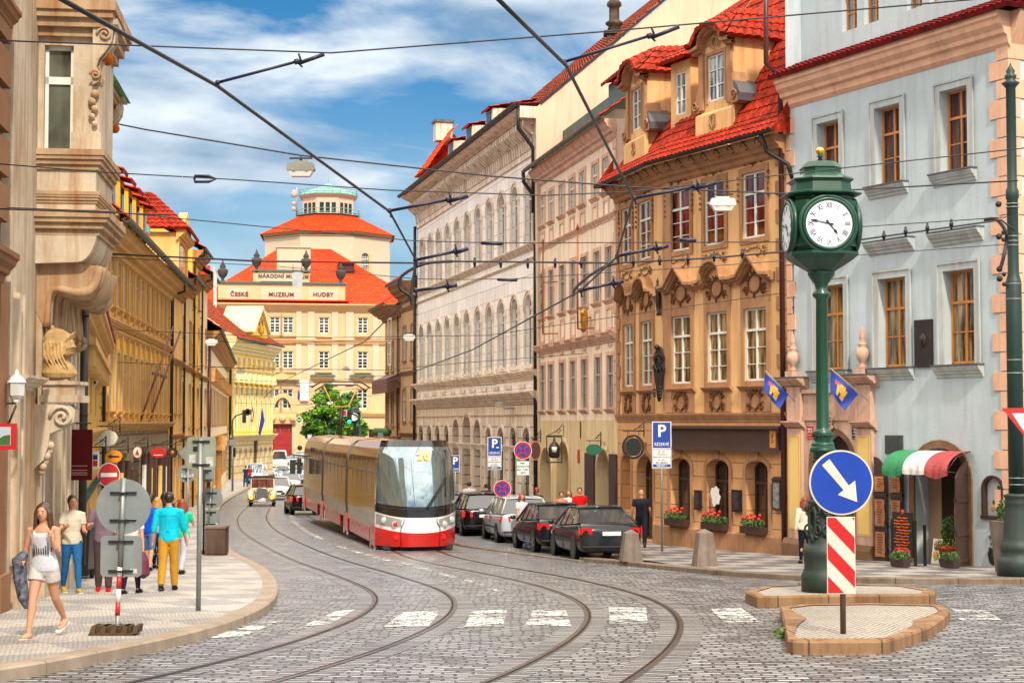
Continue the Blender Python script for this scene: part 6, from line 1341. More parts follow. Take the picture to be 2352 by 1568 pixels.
for a,b in((9.0,9.75),(17.6,18.35)):
 mb=MB();n=7
 for k in range(n):
  y=a+(b-a)*(k+.5)/n;d=.0 if k%2 else-.05
  mb.add([(x*(1+d/W2),y+e,z) for e in(-.05,.05) for x,z in((-W2,.7),(-W2,2.95),(-W2+.2,3.3),(W2-.2,3.3),(W2,2.95),(W2,.7))],[(0,1,7,6),(1,2,8,7),(2,3,9,8),(3,4,10,9),(4,5,11,10),(0,5,4,3,2,1),(6,7,8,9,10,11)])
 mb.build('bellows',M_BEL,tr)
def fw(z):
 if z<1.3:return 1.30
 t=(z-1.3)/2.2;return 1.30-.12*t-.26*max(0,t-.72)/.28*max(0,(t-.72))*1.6
def fy(s,z):
 t=max(0,(z-1.05)/2.45);rake=.62*t**1.35+.35*max(0,t-.86)*3;low=.09*max(0,(.6-z))/.6
 return rake+low+(1.0+.1*(1-t))*abs(s)**3.2*(1-.35*t)+.04
def shell(z0,z1,s0=-1,s1=1,nz=10,ns=28,off=0.0):
 vs=[];fs=[]
 for j in range(nz+1):
  z=z0(0)+0 if callable(z0) else z0
  for i in range(ns+1):
   s=s0+(s1-s0)*i/ns;za=z0(s) if callable(z0) else z0;zb=z1(s) if callable(z1) else z1;z=za+(zb-za)*j/nz
   vs.append((fw(z)*s*1.0,fy(s,z)-off,z))
 for j in range(nz):
  for i in range(ns):q=j*(ns+1)+i;fs.append((q,q+1,q+ns+2,q+ns+1))
 return vs,fs
zb1=lambda s:.60-.0*s+.16*abs(s)**2;zb2=lambda s:1.08+.16*abs(s)**3;zb3=lambda s:1.42+.10*abs(s)**2
for nm,a,b,m_,s0,s1 in(('bumper',.17,zb1,M_TRED,-1,1),('white_nose',zb1,zb2,M_TWHITE,-1,1),('black_band',zb2,zb3,M_TBLK,-1,1),('windscreen',zb3,3.30,M_TFRONT,-1,1),('front_brow',3.30,3.5,M_TBLK,-1,1)):
 mb=MB();vs,fs=shell(a,b,s0,s1);mb.add(vs,fs,0,True);mb.build(nm,m_,tr)
mb=MB();vs=[];n=14
top=[(fw(3.5)*s,fy(s,3.5),3.5) for s in[-1+2*i/n for i in range(n+1)]];back=[(x,1.2,3.5) for x,_,_ in top]
for i in range(n):mb.quad(top[i],top[i+1],back[i+1],back[i],1)
for s in(-1,1):
 zs_=[.17+(3.5-.17)*i/16 for i in range(17)]
 for a,b in zip(zs_,zs_[1:]):mb.quad((s*fw(a),fy(1,a),a),(s*fw(b),fy(1,b),b),(s*(W2 if b<2.9 else W2-(b-2.9)*.55),1.9,b),(s*(W2 if a<2.9 else W2-(a-2.9)*.55),1.9,a),0 if a>1.15 else(2 if a>.62 else 3))
mb.build('front_cheek',[M_TWIN,M_TBLK,M_TWHITE,M_TRED],tr)
for s in(-1,1):
 f_=lambda t:s*t
 mb=MB();lo=lambda q:.74+.12*abs(q)**2;hi=lambda q:1.02+.16*abs(q)**3
 vs,fs=shell(lambda q:lo(q)+(hi(q)-lo(q))*.0+.12*max(0,(.62-abs(q)))*2,lambda q:hi(q)+.02-.2*max(0,.62-abs(q)),min(s*.46,s*.985),max(s*.46,s*.985),6,12,.012);mb.add(vs,fs,0,True)
 mb.build('headlight_panel',M_TGREY,tr)
 for q,z,r_,m_ in((.82,1.0,.085,M_LAMP),(.60,.88,.075,M_LRED if s<0 else M_LAMP)):
  mb=MB();p=Vector((s*q*fw(z),fy(s*q,z)-.02,z));mb.disc((p.x,p.y-.02,p.z),r_+.03,.05,1);mb.disc((p.x,p.y-.035,p.z),r_,.03,0);mb.ball((p.x,p.y-.035,p.z),r_*.8,0,6,(1,.35,1));mb.build('headlight',[m_,M_TSILV],tr)
 mb=MB();z=.48;q=.58;p=Vector((s*q*fw(z),fy(s*q,z)-.02,z));mb.disc((p.x,p.y-.012,p.z),.08,.03,0);mb.disc((p.x,p.y-.02,p.z),.05,.02,1);mb.build('fog_lamp',[M_LRED,M_LREDON],tr)
 mb=MB();mb.tube([(s*(.42-.0*t)*1.25+s*.10*(z<.9),fy(.4,z)-.012,z) for t,z in[(0,.2),(0,.5),(0,.75),(0,.95),(0,1.05)]],.012,5);mb.build('panel_joint',M_RUB,tr)
mb=MB();zb=lambda t:1.33+.1*t*t;mb.tube([(fw(1.4)*t,fy(t,1.38)-.012,zb(t)) for t in[-1+i/10 for i in range(21)]],.012,5);mb.tube([(-.28+.1*(3.4-z)/2,fy(.2,z)-.012,z) for z in[3.4,2.8,2.2,1.6,1.45]],.006,4);mb.build('panel_joint',M_RUB,tr)
mb=MB();textmesh(mb,'20',.40,(.14,fy(.1,2.95)-.10,3.02),0,bold=.01,space=1.1);mb.build('route_number',M_DISP,tr)
mb=MB();mb.box(-.75,.95,.82,.84,2.82,3.2);mb.build('display_box',M_RUB,tr)
mb=MB()
for(x0,z0,x1,z1) in((.16,1.36,.88,2.35),(.22,1.36,.92,2.30)):mb.tube([(x0,fy(.15,z0)-.04,z0),((x0+x1)/2,fy(.4,1.9)-.06,(z0+z1)/2),(x1,fy(.7,z1)-.05,z1)],.018,5)
mb.tube([(.86,fy(.68,1.75)-.05,1.75),(.88,fy(.7,2.3)-.04,2.3),(.86,fy(.7,2.85)-.04,2.95)],.02,5);mb.build('wiper',M_RUB,tr)
mb=MB();mb.box(-W2+.12,W2-.12,.5,1.6,.0+.08,.2);mb.box(-.6,.6,.35,.5,.03,.2);mb.build('underframe',M_RUB,tr)
mb=MB()
for s in(-1,1):mb.tube([(s*1.15,1.1,2.5),(s*1.45,.9,2.5)],.03,6);mb.box(s*1.4,s*1.55,.82,.95,1.95,2.55)
mb=MB();mb.box(-1.62,-1.42,25.7,25.85,1.7,2.4);mb.box(-1.95,-1.7,25.7,25.85,1.7,2.35);mb.tube([(-1.2,25.8,2.5),(-1.9,25.8,2.6)],.03,5);mb.ball((-1.5,25.8,2.9),.12,0,6);mb.build('mirror',M_RUB,tr)
M_PANT=mat('pantograph_yellow',(.62,.30,.05),rough=.5,var=.3)
mb=MB();c=(.25,24.5);mb.tube([(c[0]-.05,c[1],3.45),(c[0]+.05,c[1],4.75)],.1,6,1)
for s in(-1,1):mb.tube([(c[0]+.05,c[1],4.78),(c[0]+s*.38,c[1],4.85),(c[0]+s*.8,c[1],5.75)],.035,5,0)
for z,hw in((5.8,.85),(5.95,1.0)):mb.tube([(c[0]-hw-.35,c[1],z-.28),(c[0]-hw+.1,c[1],z),(c[0]+hw-.1,c[1],z),(c[0]+hw+.35,c[1],z-.28)],.035,5,1)
mb.build('pantograph',[M_PANT,M_IRON],tr)
M_GLASS=mat('car_glass',(.05,.06,.065),rough=.05,spec=1.0,coat=.5,var=.4,vs=1);M_TYRE=mat('tyre',(.022,.02,.02),rough=.8,var=.2,vs=9);M_RIM=mat('alloy_rim',(.38,.38,.38),rough=.3,metal=.8);M_RIMD=mat('steel_rim',(.09,.085,.08),rough=.5,metal=.5);M_PLATE=mat('plate_white',(.6,.6,.58),rough=.5);M_CHR=mat('chrome',(.6,.6,.6),rough=.12,metal=1)
SHAPES={'sedan':dict(L=4.75,W=.88,H=1.46,low=[(-1,.74,.34,.80),(-.965,.93,.24,.96),(-.85,.98,.2,1.05),(-.5,1,.18,1.0),(0,1,.18,.95),(.35,1,.18,.93),(.6,.99,.19,.88),(.82,.95,.2,.80),(.95,.84,.24,.70),(1,.66,.34,.58)],belt=[-.80,-.42,-.05,.28,.56],roof=[-.40,-.30,-.06,.14,.20],zb=[1.03,.99,.96,.94,.92],hatch=False),'estate':dict(L=4.6,W=.9,H=1.5,low=[(-1,.80,.34,.85),(-.97,.95,.24,1.0),(-.85,.99,.2,1.0),(-.4,1,.18,.98),(0,1,.18,.95),(.35,1,.18,.93),(.6,.99,.19,.9),(.82,.95,.2,.8),(.95,.84,.24,.68),(1,.66,.34,.55)],belt=[-.95,-.5,-.05,.3,.58],roof=[-.82,-.5,-.06,.14,.22],zb=[1.0,.98,.95,.94,.93],hatch=True),'hatch':dict(L=3.95,W=.84,H=1.5,low=[(-1,.82,.34,.9),(-.96,.95,.24,1.02),(-.85,.99,.2,1.0),(-.4,1,.18,.98),(0,1,.18,.96),(.35,1,.18,.95),(.62,.99,.19,.93),(.84,.94,.2,.82),(.96,.82,.24,.66),(1,.66,.34,.54)],belt=[-.93,-.45,0,.36,.66],roof=[-.78,-.45,0,.16,.26],zb=[1.02,1.0,.97,.96,.95],hatch=True),'van':dict(L=4.5,W=.93,H=1.85,low=[(-1,.92,.3,1.05),(-.97,.99,.24,1.1),(-.85,1,.2,1.1),(-.4,1,.18,1.08),(0,1,.18,1.05),(.35,1,.18,1.05),(.62,.99,.19,1.02),(.84,.95,.2,.95),(.96,.85,.24,.8),(1,.7,.34,.6)],belt=[-.97,-.5,0,.4,.74],roof=[-.93,-.5,0,.3,.42],zb=[1.1,1.08,1.06,1.05,1.02],hatch=True)}
def car(name,label,kind,paint,x,y,rz,group=None,lod=0,rim=None,H=None,cat_='car',plate=True,blank=False,on=False,glass=None):
 """local +y is forward; rz turns it; (x,y) is the middle of the car on the ground"""
 S=SHAPES[kind];hl=S['L']/2;Wd=S['W'];Hh=H or S['H'];o=thing(name,label,cat_,(x,y,zg(y)),rz,group);d=Vector((-sin(rz),cos(rz)));
 o.rotation_euler=(math.atan((zg(y+d.y*1.3)-zg(y-d.y*1.3))/2.6)*(1 if d.y>=0 else 1)*(1 if abs(d.y)>.01 else 0)*1,0,rz) if d.y>0 else(-math.atan((zg(y+1.3)-zg(y-1.3))/2.6),0,rz)
 o.location.z=zg(y)+(.03 if x>-1.5 and y<70 else.0)
 mb=MB();rings=[]
 for q,wf,zb_,zt in S['low']:
  w_=Wd*wf;rings.append([(0,zb_),(w_*.86,zb_),(w_*.97,zb_+.08),(w_*1.0,zb_+.28),(w_*1.0,(zb_+zt)/2+.08),(w_*.985,zt-.08),(w_*.93,zt-.01),(w_*.75,zt+.02),(0,zt+.045)])
 n=len(rings[0]);vs=[]
 for(q,*_),r in zip(S['low'],rings):vs+=[(p,q*hl,z) for p,z in r]+[(-p,q*hl,z) for p,z in r[1:-1][::-1]]
 m_=2*n-2;fs=[]
 for j in range(len(rings)-1):
  for i in range(m_):k=(i+1)%m_;fs.append((j*m_+i,j*m_+k,(j+1)*m_+k,(j+1)*m_+i))
 fs+=[tuple(range(m_)),tuple(range((len(rings)-1)*m_,len(rings)*m_))[::-1]]
 mb.add(vs,fs,0,True)
 fy_=.62*hl;ry=-.58*hl;r=.325
 for yy in(fy_,ry):
  for s in(-1,1):
   k0=len(mb.v);mb.lathe([(r+.045,0),(r+.045,.008),(r+.02,.012)],20,(0,0,0),1);mb.v[k0:]=[(s*(Wd*.99+z_),yy+x_,r+y_) for x_,y_,z_ in mb.v[k0:]]
 bo=mb.build('body',[paint,M_RUB],o);fixn(bo)
 if lod<2:md=bo.modifiers.new('round','SUBSURF');md.levels=md.render_levels=1
 B=[(Wd*.93,q*hl,z) for q,z in zip(S['belt'],S['zb'])];hr=[Hh-.05,Hh-.01,Hh,Hh-.02,Hh-.05];Rf=[(Wd*.70,q*hl,z) for q,z in zip(S['roof'],hr)]
 mg=MB()
 for i in range(4):
  if kind=='van' and i==0:continue
  for s in(-1,1):
   a,b,c,d_=[Vector((s*p[0],p[1],p[2])) for p in(B[i],B[i+1],Rf[i+1],Rf[i])];mg.quad(a,b,c,d_)
 for i in(0,4):mg.quad(B[i],(-B[i][0],B[i][1],B[i][2]),(-Rf[i][0],Rf[i][1],Rf[i][2]),Rf[i])
 g=mg.build('windows',glass or M_GLASS,o);fixn(g)
 mr=MB()
 for i in range(4):
  a,b=Rf[i],Rf[i+1];for_=[(a[0],a[1],a[2]),(b[0],b[1],b[2])]
  row=lambda p:[(p[0]*t,p[1]*(1+.02*(1-abs(t))),p[2]+.055*(1-t*t)) for t in(-1,-.6,0,.6,1)]
  ra,rb=row(a),row(b)
  for k in range(4):mr.add([ra[k],ra[k+1],rb[k+1],rb[k]],[(0,1,2,3)],0,True)
 for i in range(5):
  if i in(2,) and False:continue
  for s in(-1,1):mr.tube([(s*B[i][0],B[i][1],B[i][2]),(s*Rf[i][0],Rf[i][1],Rf[i][2])],.035 if i in(0,4) else.022,5)
 for s in(-1,1):mr.tube([(s*p[0],p[1],p[2]+.005) for p in Rf],.035,6)
 for i in(0,4):mr.tube([(-Rf[i][0],Rf[i][1],Rf[i][2]+.01),(0,Rf[i][1],Rf[i][2]+.05),(Rf[i][0],Rf[i][1],Rf[i][2]+.01)],.04,6)
 if kind=='van':
  for s in(-1,1):mr.quad((s*(B[0][0]+.01),B[0][1],B[0][2]),(s*(B[1][0]+.01),B[1][1],B[1][2]),(s*Rf[1][0],Rf[1][1],Rf[1][2]),(s*Rf[0][0],Rf[0][1],Rf[0][2]))
 mr.build('roof',paint,o)
 for yy in(fy_,ry):
  for s in(-1,1):
   mw=MB();mw.lathe([(.2,-.1),(r-.02,-.1),(r,-.07),(r,.07),(r-.02,.1),(.2,.1)],22,(0,0,0));mw.v=[(s*(Wd-.13)+z_*1.0,yy+x_,r+y_) for x_,y_,z_ in mw.v]
   tw=mw.build('wheel',M_TYRE,o)
   if lod<2:
    mw=MB();mw.lathe([(.21,-.02),(.215,.0)],20,(0,0,0));mw.v=[(s*(Wd-.028+z_),yy+x_,r+y_) for x_,y_,z_ in mw.v]
    for k in range(5 if rim is not M_RIMD else 8):a=2*pi*k/(5 if rim is not M_RIMD else 8);mw.prism([(s*(Wd-.026),yy+.03*cos(a+1.57),r+.03*sin(a+1.57)),(s*(Wd-.026),yy+.2*cos(a+.16),r+.2*sin(a+.16)),(s*(Wd-.026),yy+.2*cos(a-.16),r+.2*sin(a-.16)),(s*(Wd-.026),yy+.03*cos(a-1.57),r+.03*sin(a-1.57))],(s*.03,0,0),1)
    mw.build('rim',[M_RIMD,rim or M_RIM],tw)
 e=-hl;lw=.2 if kind=='sedan' else.16
 for s in(-1,1):
  ml=MB();zt=.93 if kind!='van' else 1.0
  ml.prism([(s*Wd*.97,e+.17,zt-.02),(s*Wd*.62,e+.035,zt-.02),(s*Wd*.62,e+.03,zt-.2),(s*Wd*.98,e+.19,zt-.2)],(0,-.035,0),0);ml.prism([(s*Wd*.975,e+.24,zt),(s*Wd*.985,e+.10,zt),(s*Wd*.99,e+.10,zt-.2),(s*Wd*.99,e+.24,zt-.2)],(s*.02,0,0),0)
  ml.build('tail_light',M_LREDON if on else M_LRED,o)
  ml=MB();ml.prism([(s*Wd*.5,hl-.06,.66),(s*Wd*.88,hl-.22,.72),(s*Wd*.88,hl-.2,.58),(s*Wd*.5,hl-.03,.54)],(0,.045,0),0);ml.build('headlight',M_LAMP,o)
  if lod<2:ml=MB();ml.ball((s*(Wd+.1),B[4][1]-.12,B[4][2]+.08),.09,0,6,(1.1,.6,.75));ml.build('mirror',paint,o)
 if lod<2:
  ml=MB();ml.box(-.26,.26,e-.03,e+.03,.70,.81);ml.box(-.26,.26,hl-.03,hl+.02,.36,.47);ml.build('number_plate',M_PLATE,o)
  ml=MB();ml.box(-Wd*.45,Wd*.45,hl-.05,hl+.012,.52,.64);
  for s in(-1,1):ml.mark();ml.box(s*Wd*.99,s*(Wd*1.0+.012),-hl*.45,hl*.42,.5,.55);ml.box(s*Wd*.98,s*Wd*1.002,-.01,.01,.3,.95);ml.box(s*Wd*.975,s*(Wd+.03),-.35,-.2,.8,.83);ml.box(s*Wd*.975,s*(Wd+.03),.65,.8,.8,.83)
  ml.mark();ml.box(-Wd*.9,Wd*.9,e-.012,e+.05,.38,.42);ml.build('trim',M_RUB,o)
 return o
PN=lambda n,c,v=.1:mat(n,c,rough=.14,coat=.1,metal=0,spec=.35,var=v,vs=1)
C_DK=PN('paint_dark_grey',(.018,.02,.023));C_BLK=PN('paint_black_blue',(.005,.006,.012));C_SIL=PN('paint_silver',(.45,.50,.52));C_BK2=PN('paint_black',(.006,.006,.007));C_WHT=PN('paint_white',(.62,.63,.62));C_BLU=PN('paint_steel_blue',(.06,.10,.17));C_SB=PN('paint_slate',(.04,.055,.08))
def rear(px,d,kind,rz,**k):return None
def by_rear(rx,ry,kind,a):L_=SHAPES[kind]['L']/2;return rx-sin(a)*L_,ry+cos(a)*L_
gq='cars parked in the bay on the right';a=R(10)
car('parked_car','dark grey saloon with steel wheels parked nearest, behind the granite bollard','sedan',C_DK,*by_rear(2.74,45.6,'sedan',a),a,gq,rim=M_RIMD)
car('parked_car','glossy black blue saloon second in the parked line','sedan',C_BLK,*by_rear(1.68,50.2,'sedan',R(11)),R(11),gq)
car('parked_car','silver estate car third in the parked line','estate',C_SIL,*by_rear(.50,56.4,'estate',a),a,gq,H=1.54)
car('parked_car','black hatchback with bright red tail lights beside the front of the tram','hatch',C_BK2,*by_rear(-.95,61.4,'hatch',a),a,gq,H=1.56,on=True)
car('parked_car','dark estate car mostly hidden behind the black hatchback','estate',C_SB,*by_rear(-2.0,65.2,'estate',a),a,gq)
car('waiting_car','black car half hidden behind the rear end of the tram','hatch',C_BK2,(699-1176)/FPX*86,86,R(14),lod=1,on=True)
gf='cars coming down the street in the distance'
def at(px,d):return((px-1176)/FPX*d,d)
for px,d,kind,pt,rz,lb in((640,113,'estate',C_WHT,186,'white estate car driving right behind the cream vintage car'),(657,150,'hatch',C_BLU,184,'steel blue hatchback in the far queue'),(685,153,'estate',C_SB,184,'dark estate car with chrome grille in the far queue'),(651,168,'hatch',C_WHT,184,'small white car above the steel blue hatchback in the far queue'),(672,170,'sedan',C_SIL,184,'silver saloon above the dark estate car in the far queue'),(683,180,'estate',C_SIL,184,'silver estate car near the two far pedestrians'),(668,134,'sedan',C_SIL,187,'silver saloon between the white estate and the far queue'),(702,160,'hatch',C_BLU,184,'blue car partly hidden by the rear of the tram'),(688,200,'hatch',C_WHT,60,'white hatchback crossing in front of the museum'),(697,211,'estate',C_SIL,75,'silver estate car parked by the museum wall')):
 car('far_car',lb,kind,pt,*at(px,d),R(rz),gf,lod=2 if d>160 else 1,glass=M_GLASS if d<150 else P_SKY)
o=car('van','white van seen from behind in front of the red museum gate','van',C_WHT,*at(644,196),R(6),lod=2,cat_='van',H=2.1)
o=car('van','white van parked at the left kerb behind the vintage car','van',C_WHT,*at(590,160),R(182),lod=1,cat_='van',glass=P_SKY)
M_IVORY=mat('ivory_paint',(.72,.58,.38),rough=.2,coat=.9,var=.08,vs=1);M_BROWNP=mat('brown_paint',(.16,.06,.025),rough=.2,coat=.8)
vx,vy=at(605,100.5);vt=thing('vintage_car','cream vintage style open tourer with brown wings and lit headlamps','vintage car',(vx,vy,zg(vy)),R(7))
def VB(name,mats,fn,**k):mb=MB();fn(mb);return mb.build(name,mats,vt)
VB('bonnet',M_IVORY,lambda m:(m.prism([(-.32,-1.75,.55),(.32,-1.75,.55),(.42,-1.75,.9),(.28,-1.75,1.08),(-.28,-1.75,1.08),(-.42,-1.75,.9)],(0,1.4,.05)),m.box(-.7,.7,-.4,1.9,.45,1.08)))
VB('grille',[M_RIMD,M_CHR],lambda m:(m.box(-.3,.3,-1.8,-1.76,.55,1.02,0),[m.box(-.3+k*.055,-.285+k*.055,-1.815,-1.8,.55,1.02,1) for k in range(12)],m.tube([(-.32,-1.79,.5),(-.36,-1.79,.95),(-.2,-1.79,1.1),(.2,-1.79,1.1),(.36,-1.79,.95),(.32,-1.79,.5)],.03,6,1,closed=True)))
VB('windscreen',[M_IVORY,P_RED],lambda m:(band(m,[(-.72,1.05),(-.70,1.66),(.70,1.66),(.72,1.05)],[(-.65,1.05),(-.64,1.60),(.64,1.60),(.65,1.05)],-.35,-.3),m.quad((-.65,-.32,1.05),(.65,-.32,1.05),(.64,-.32,1.6),(-.64,-.32,1.6),1)))
VB('folding_roof',mat('dark_canvas',(.04,.035,.03),rough=.8),lambda m:m.prism([(-.72,-.4,1.66),(.72,-.4,1.66),(.6,-.4,1.74),(-.6,-.4,1.74)],(0,2.2,0)))
for s in(-1,1):
 VB('mudguard',[M_IVORY,M_BROWNP],lambda m:(m.tube([(s*.68,-1.95,.42),(s*.68,-1.85,.7),(s*.68,-1.45,.84),(s*.68,-.9,.62),(s*.70,-.3,.4),(s*.7,1.0,.4)],[.1,.2,.22,.18,.12,.08],8),m.disc((s*.62,-1.97,.52),.16,.05,1)))
 VB('headlight',[M_LON,M_CHR],lambda m:(m.ball((s*.62,-2.0,.56),.10,0,7,(1,.5,1)),m.disc((s*.62,-1.98,.56),.13,.08,1)))
 VB('horn_lamp',[M_CHR],lambda m:m.ball((s*.36,-1.7,.88),.13,0,8))
 for yy in(-1.4,1.3):
  mw=MB();mw.lathe([(.22,-.08),(.35,-.08),(.36,0),(.35,.08),(.22,.08)],18);mw.v=[(s*.68+z_,yy+x_,.36+y_) for x_,y_,z_ in mw.v];mw.build('wheel',M_TYRE,vt)
VB('bumper',M_CHR,lambda m:(m.tube([(-.85,-2.15,.46),(0,-2.22,.46),(.85,-2.15,.46)],.035,6),m.tube([(-.85,-2.15,.33),(0,-2.22,.33),(.85,-2.15,.33)],.035,6)))
VB('number_plate',M_PLATE,lambda m:m.box(-.2,.25,-2.26,-2.24,.34,.44));VB('rear_body',M_IVORY,lambda m:m.box(-.72,.72,.2,1.95,.5,1.2))
M_CGREEN=mat('clock_green',(.004,.060,.030),rough=.38,coat=.12,var=.35,vs=2,stain_refl=(.01,.05,.03),sa=.3);M_DGREEN=mat('old_green_paint',(.018,.036,.026),rough=.6,var=.4,vs=3,stain_refl=(.06,.045,.03),sa=.5)
M_TGREEN=mat('post_dark_green',(.012,.040,.034),rough=.5,var=.3,vs=2);M_GALV=mat('galvanised_steel',(.30,.32,.31),rough=.5,metal=.5,var=.3,vs=3);M_SBACK=mat('sign_back_grey',(.24,.27,.27),rough=.55,metal=.2,var=.25,vs=4,stain_refl=(.14,.15,.14),sa=.4)
M_GRAN=mat('granite',(.27,.23,.20),rough=.8,var=.35,vs=3,bump=.003,bs=150,stain_refl=(.14,.1,.08),sa=.5);M_DIAL=mat('dial_white',(.78,.80,.84),rough=.35);M_GOLD=mat('gold_ball',(.95,.45,.06),rough=.18,metal=.9)
M_STICK=mat('sticker',(.6,.6,.56),rough=.5,var=.5,vs=30)
def stand(name,label,cat_,px,py,off=.148,rz=0,group=None):
 p=G(px,py,off);return thing(name,label,cat_,p,rz,group),p.y/FPX
def B_(name,mats,root,fn):mb=MB();fn(mb);return mb.build(name,mats,root)
ck,s=stand('street_clock','green cast iron street clock with roman dials and a golden ball, on the island','clock',1893,1357,.2,R(3))
def cy(y):return(1357-y)*s
B_('base',M_DGREEN,ck,lambda m:m.lathe([(.40,0),(.40,.28),(.37,.34),(.34,.42),(.36,.62),(.38,.72),(.30,.80),(.27,.86),(.25,1.1),(.20,1.9),(.165,2.25),(.20,2.3),(.13,2.36)],24))
def orn(m):
 for a in(-70,-150,20):
  k=len(m.v);cartouche(m,0,1.25,.34,.75,-.03,0,5);c,q=cos(R(a+90)),sin(R(a+90));m.v[k:]=[(x*c-(y-.23)*q,x*q+(y-.23)*c,z) for x,y,z in m.v[k:]]
B_('relief',M_DGREEN,ck,orn)
B_('column',M_CGREEN,ck,lambda m:(m.lathe([(.17,2.3),(.17,2.45),(.2,2.5),(.2,2.6),(.17,2.66),(.23,cy(1040)),(.235,cy(1035)),(.15,cy(1020)),(.17,cy(1005)),(.2,cy(1000)),(.13,cy(990)),(.115,cy(985)),(.1,cy(690)),(.16,cy(682)),(.16,cy(676)),(.10,cy(668)),(.12,cy(655)),(.21,cy(640)),(.24,cy(632)),(.24,cy(626)),(.16,cy(622))],24),[m.ball((.18*cos(a),.18*sin(a),cy(1002)),.022,0,5) for a in[2*pi*i/20 for i in range(20)]]))
hw=.545;ch=.16
def octa(w_,c):return[(-w_+c,-w_),(w_-c,-w_),(w_,-w_+c),(w_,w_-c),(w_-c,w_),(-w_+c,w_),(-w_,w_-c),(-w_,-w_+c)]
def oloft(m,secs_):
 vs=[];fs=[]
 for w_,c,z in secs_:vs+=[(x,y,z) for x,y in octa(w_,c)]
 for j in range(len(secs_)-1):
  for i in range(8):k=(i+1)%8;fs.append((j*8+i,j*8+k,j*8+8+k,j*8+8+i))
 fs+=[tuple(range(8))[::-1],tuple(range(len(secs_)*8-8,len(secs_)*8))];m.add(vs,fs)
B_('clock_case',M_CGREEN,ck,lambda m:(oloft(m,[(.20,.1,cy(628)),(.52,.26,cy(600)),(.60,.3,cy(590)),(.60,.3,cy(584)),(.53,.26,cy(580)),(.53,.24,cy(572))]),oloft(m,[(hw,ch,cy(573)),(hw,ch,cy(468))]),oloft(m,[(.5,.24,cy(468)),(.52,.24,cy(458)),(.66,.32,cy(452)),(.66,.32,cy(449)),(.50,.24,cy(442)),(.48,.23,cy(424)),(.54,.27,cy(417)),(.53,.26,cy(414)),(.36,.17,cy(404)),(.33,.16,cy(400)),(.33,.16,cy(390)),(.35,.17,cy(388)),(.33,.16,cy(384)),(.26,.12,cy(374)),(.05,.02,cy(369))]),m.lathe([(.06,cy(370)),(.03,cy(362)),(.06,cy(360)),(.02,cy(352))],10)))
B_('finial_ball',M_GOLD,ck,lambda m:m.ball((0,0,cy(347)),.075,0,10))
rn=['XII','I','II','III','IIII','V','VI','VII','VIII','IX','X','XI']
zc_=cy(524);rd=.41
def dialf(m):
 m.disc((0,-.07,0),rd,.03,0,40)
 for i,t_ in enumerate(rn):
  a=pi/2-i*pi/6;r_=rd*.78;textmesh(m,t_,.15,(r_*cos(a),-.071,r_*sin(a)),1,rot=a-pi/2,bold=.002,condense=.62,th=.003)
 def hand(a,l,w_,y):m.prism([(x*cos(a)-z*sin(a),y,x*sin(a)+z*cos(a)) for x,z in((-w_,-.08),(w_,-.08),(w_*.5,l*.55),(w_*1.8,l*.68),(0,l),(-w_*1.8,l*.68),(-w_*.5,l*.55))],(0,.006,0),1)
 hand(R(78),.36,.013,-.09);hand(R(-141),.24,.016,-.085)
def rimf(m):m.tube([((rd+.03)*cos(a),-.06,(rd+.03)*sin(a)) for a in[2*pi*i/40 for i in range(40)]],.035,8,closed=True);m.tube([((rd+.085)*cos(a),-.02,(rd+.085)*sin(a)) for a in[2*pi*i/40 for i in range(40)]],.04,8,closed=True)
for k,(dx,dy,rz) in enumerate(((0,-hw,0),(-hw,0,-pi/2),(hw,0,pi/2),(0,hw,pi))):
 r_=B_('dial_ring',M_CGREEN,ck,rimf);d_=B_('dial',[M_DIAL,M_SBLACK],ck,dialf)
 for o in(r_,d_):o.location=(dx,dy,zc_);o.rotation_euler=(0,0,rz)
ar_,s=stand('arrow_sign','round blue sign with white arrow above a red and white striped board, on the island','traffic sign',1938,1455,.158,R(3))
z_=lambda y:(1455-y)*s
B_('post',mat('rusty_post',(.16,.10,.07),rough=.6,metal=.4,var=.5,vs=4),ar_,lambda m:m.tube([(0,.03,0),(0,.03,z_(1050))],.038,10))
def arrow(m):
 m.disc((-.02,-.03,z_(1111)),.415,.03,1,48);m.disc((-.02,-.034,z_(1111)),.395,.004,0,48)
 a=R(-40-0);u_=Vector((cos(R(-51)),0,sin(R(-51))));v_=Vector((-u_.z,0,u_.x));c=Vector((-.02,-.036,z_(1111)+.0))
 pt=lambda p,q:c+u_*p+v_*q
 m.prism([pt(-.33,-.055),pt(-.33,.07),pt(.09,.05),pt(.09,.155),pt(.32,0),pt(.09,-.135),pt(.09,-.04)],(0,-.003,0),1)
B_('arrow_disc',[mat('traffic_blue',(.005,.045,.36),rough=.3,var=.25,vs=2),mat('dusty_white',(.62,.56,.47),rough=.5,var=.2,vs=4)],ar_,arrow)
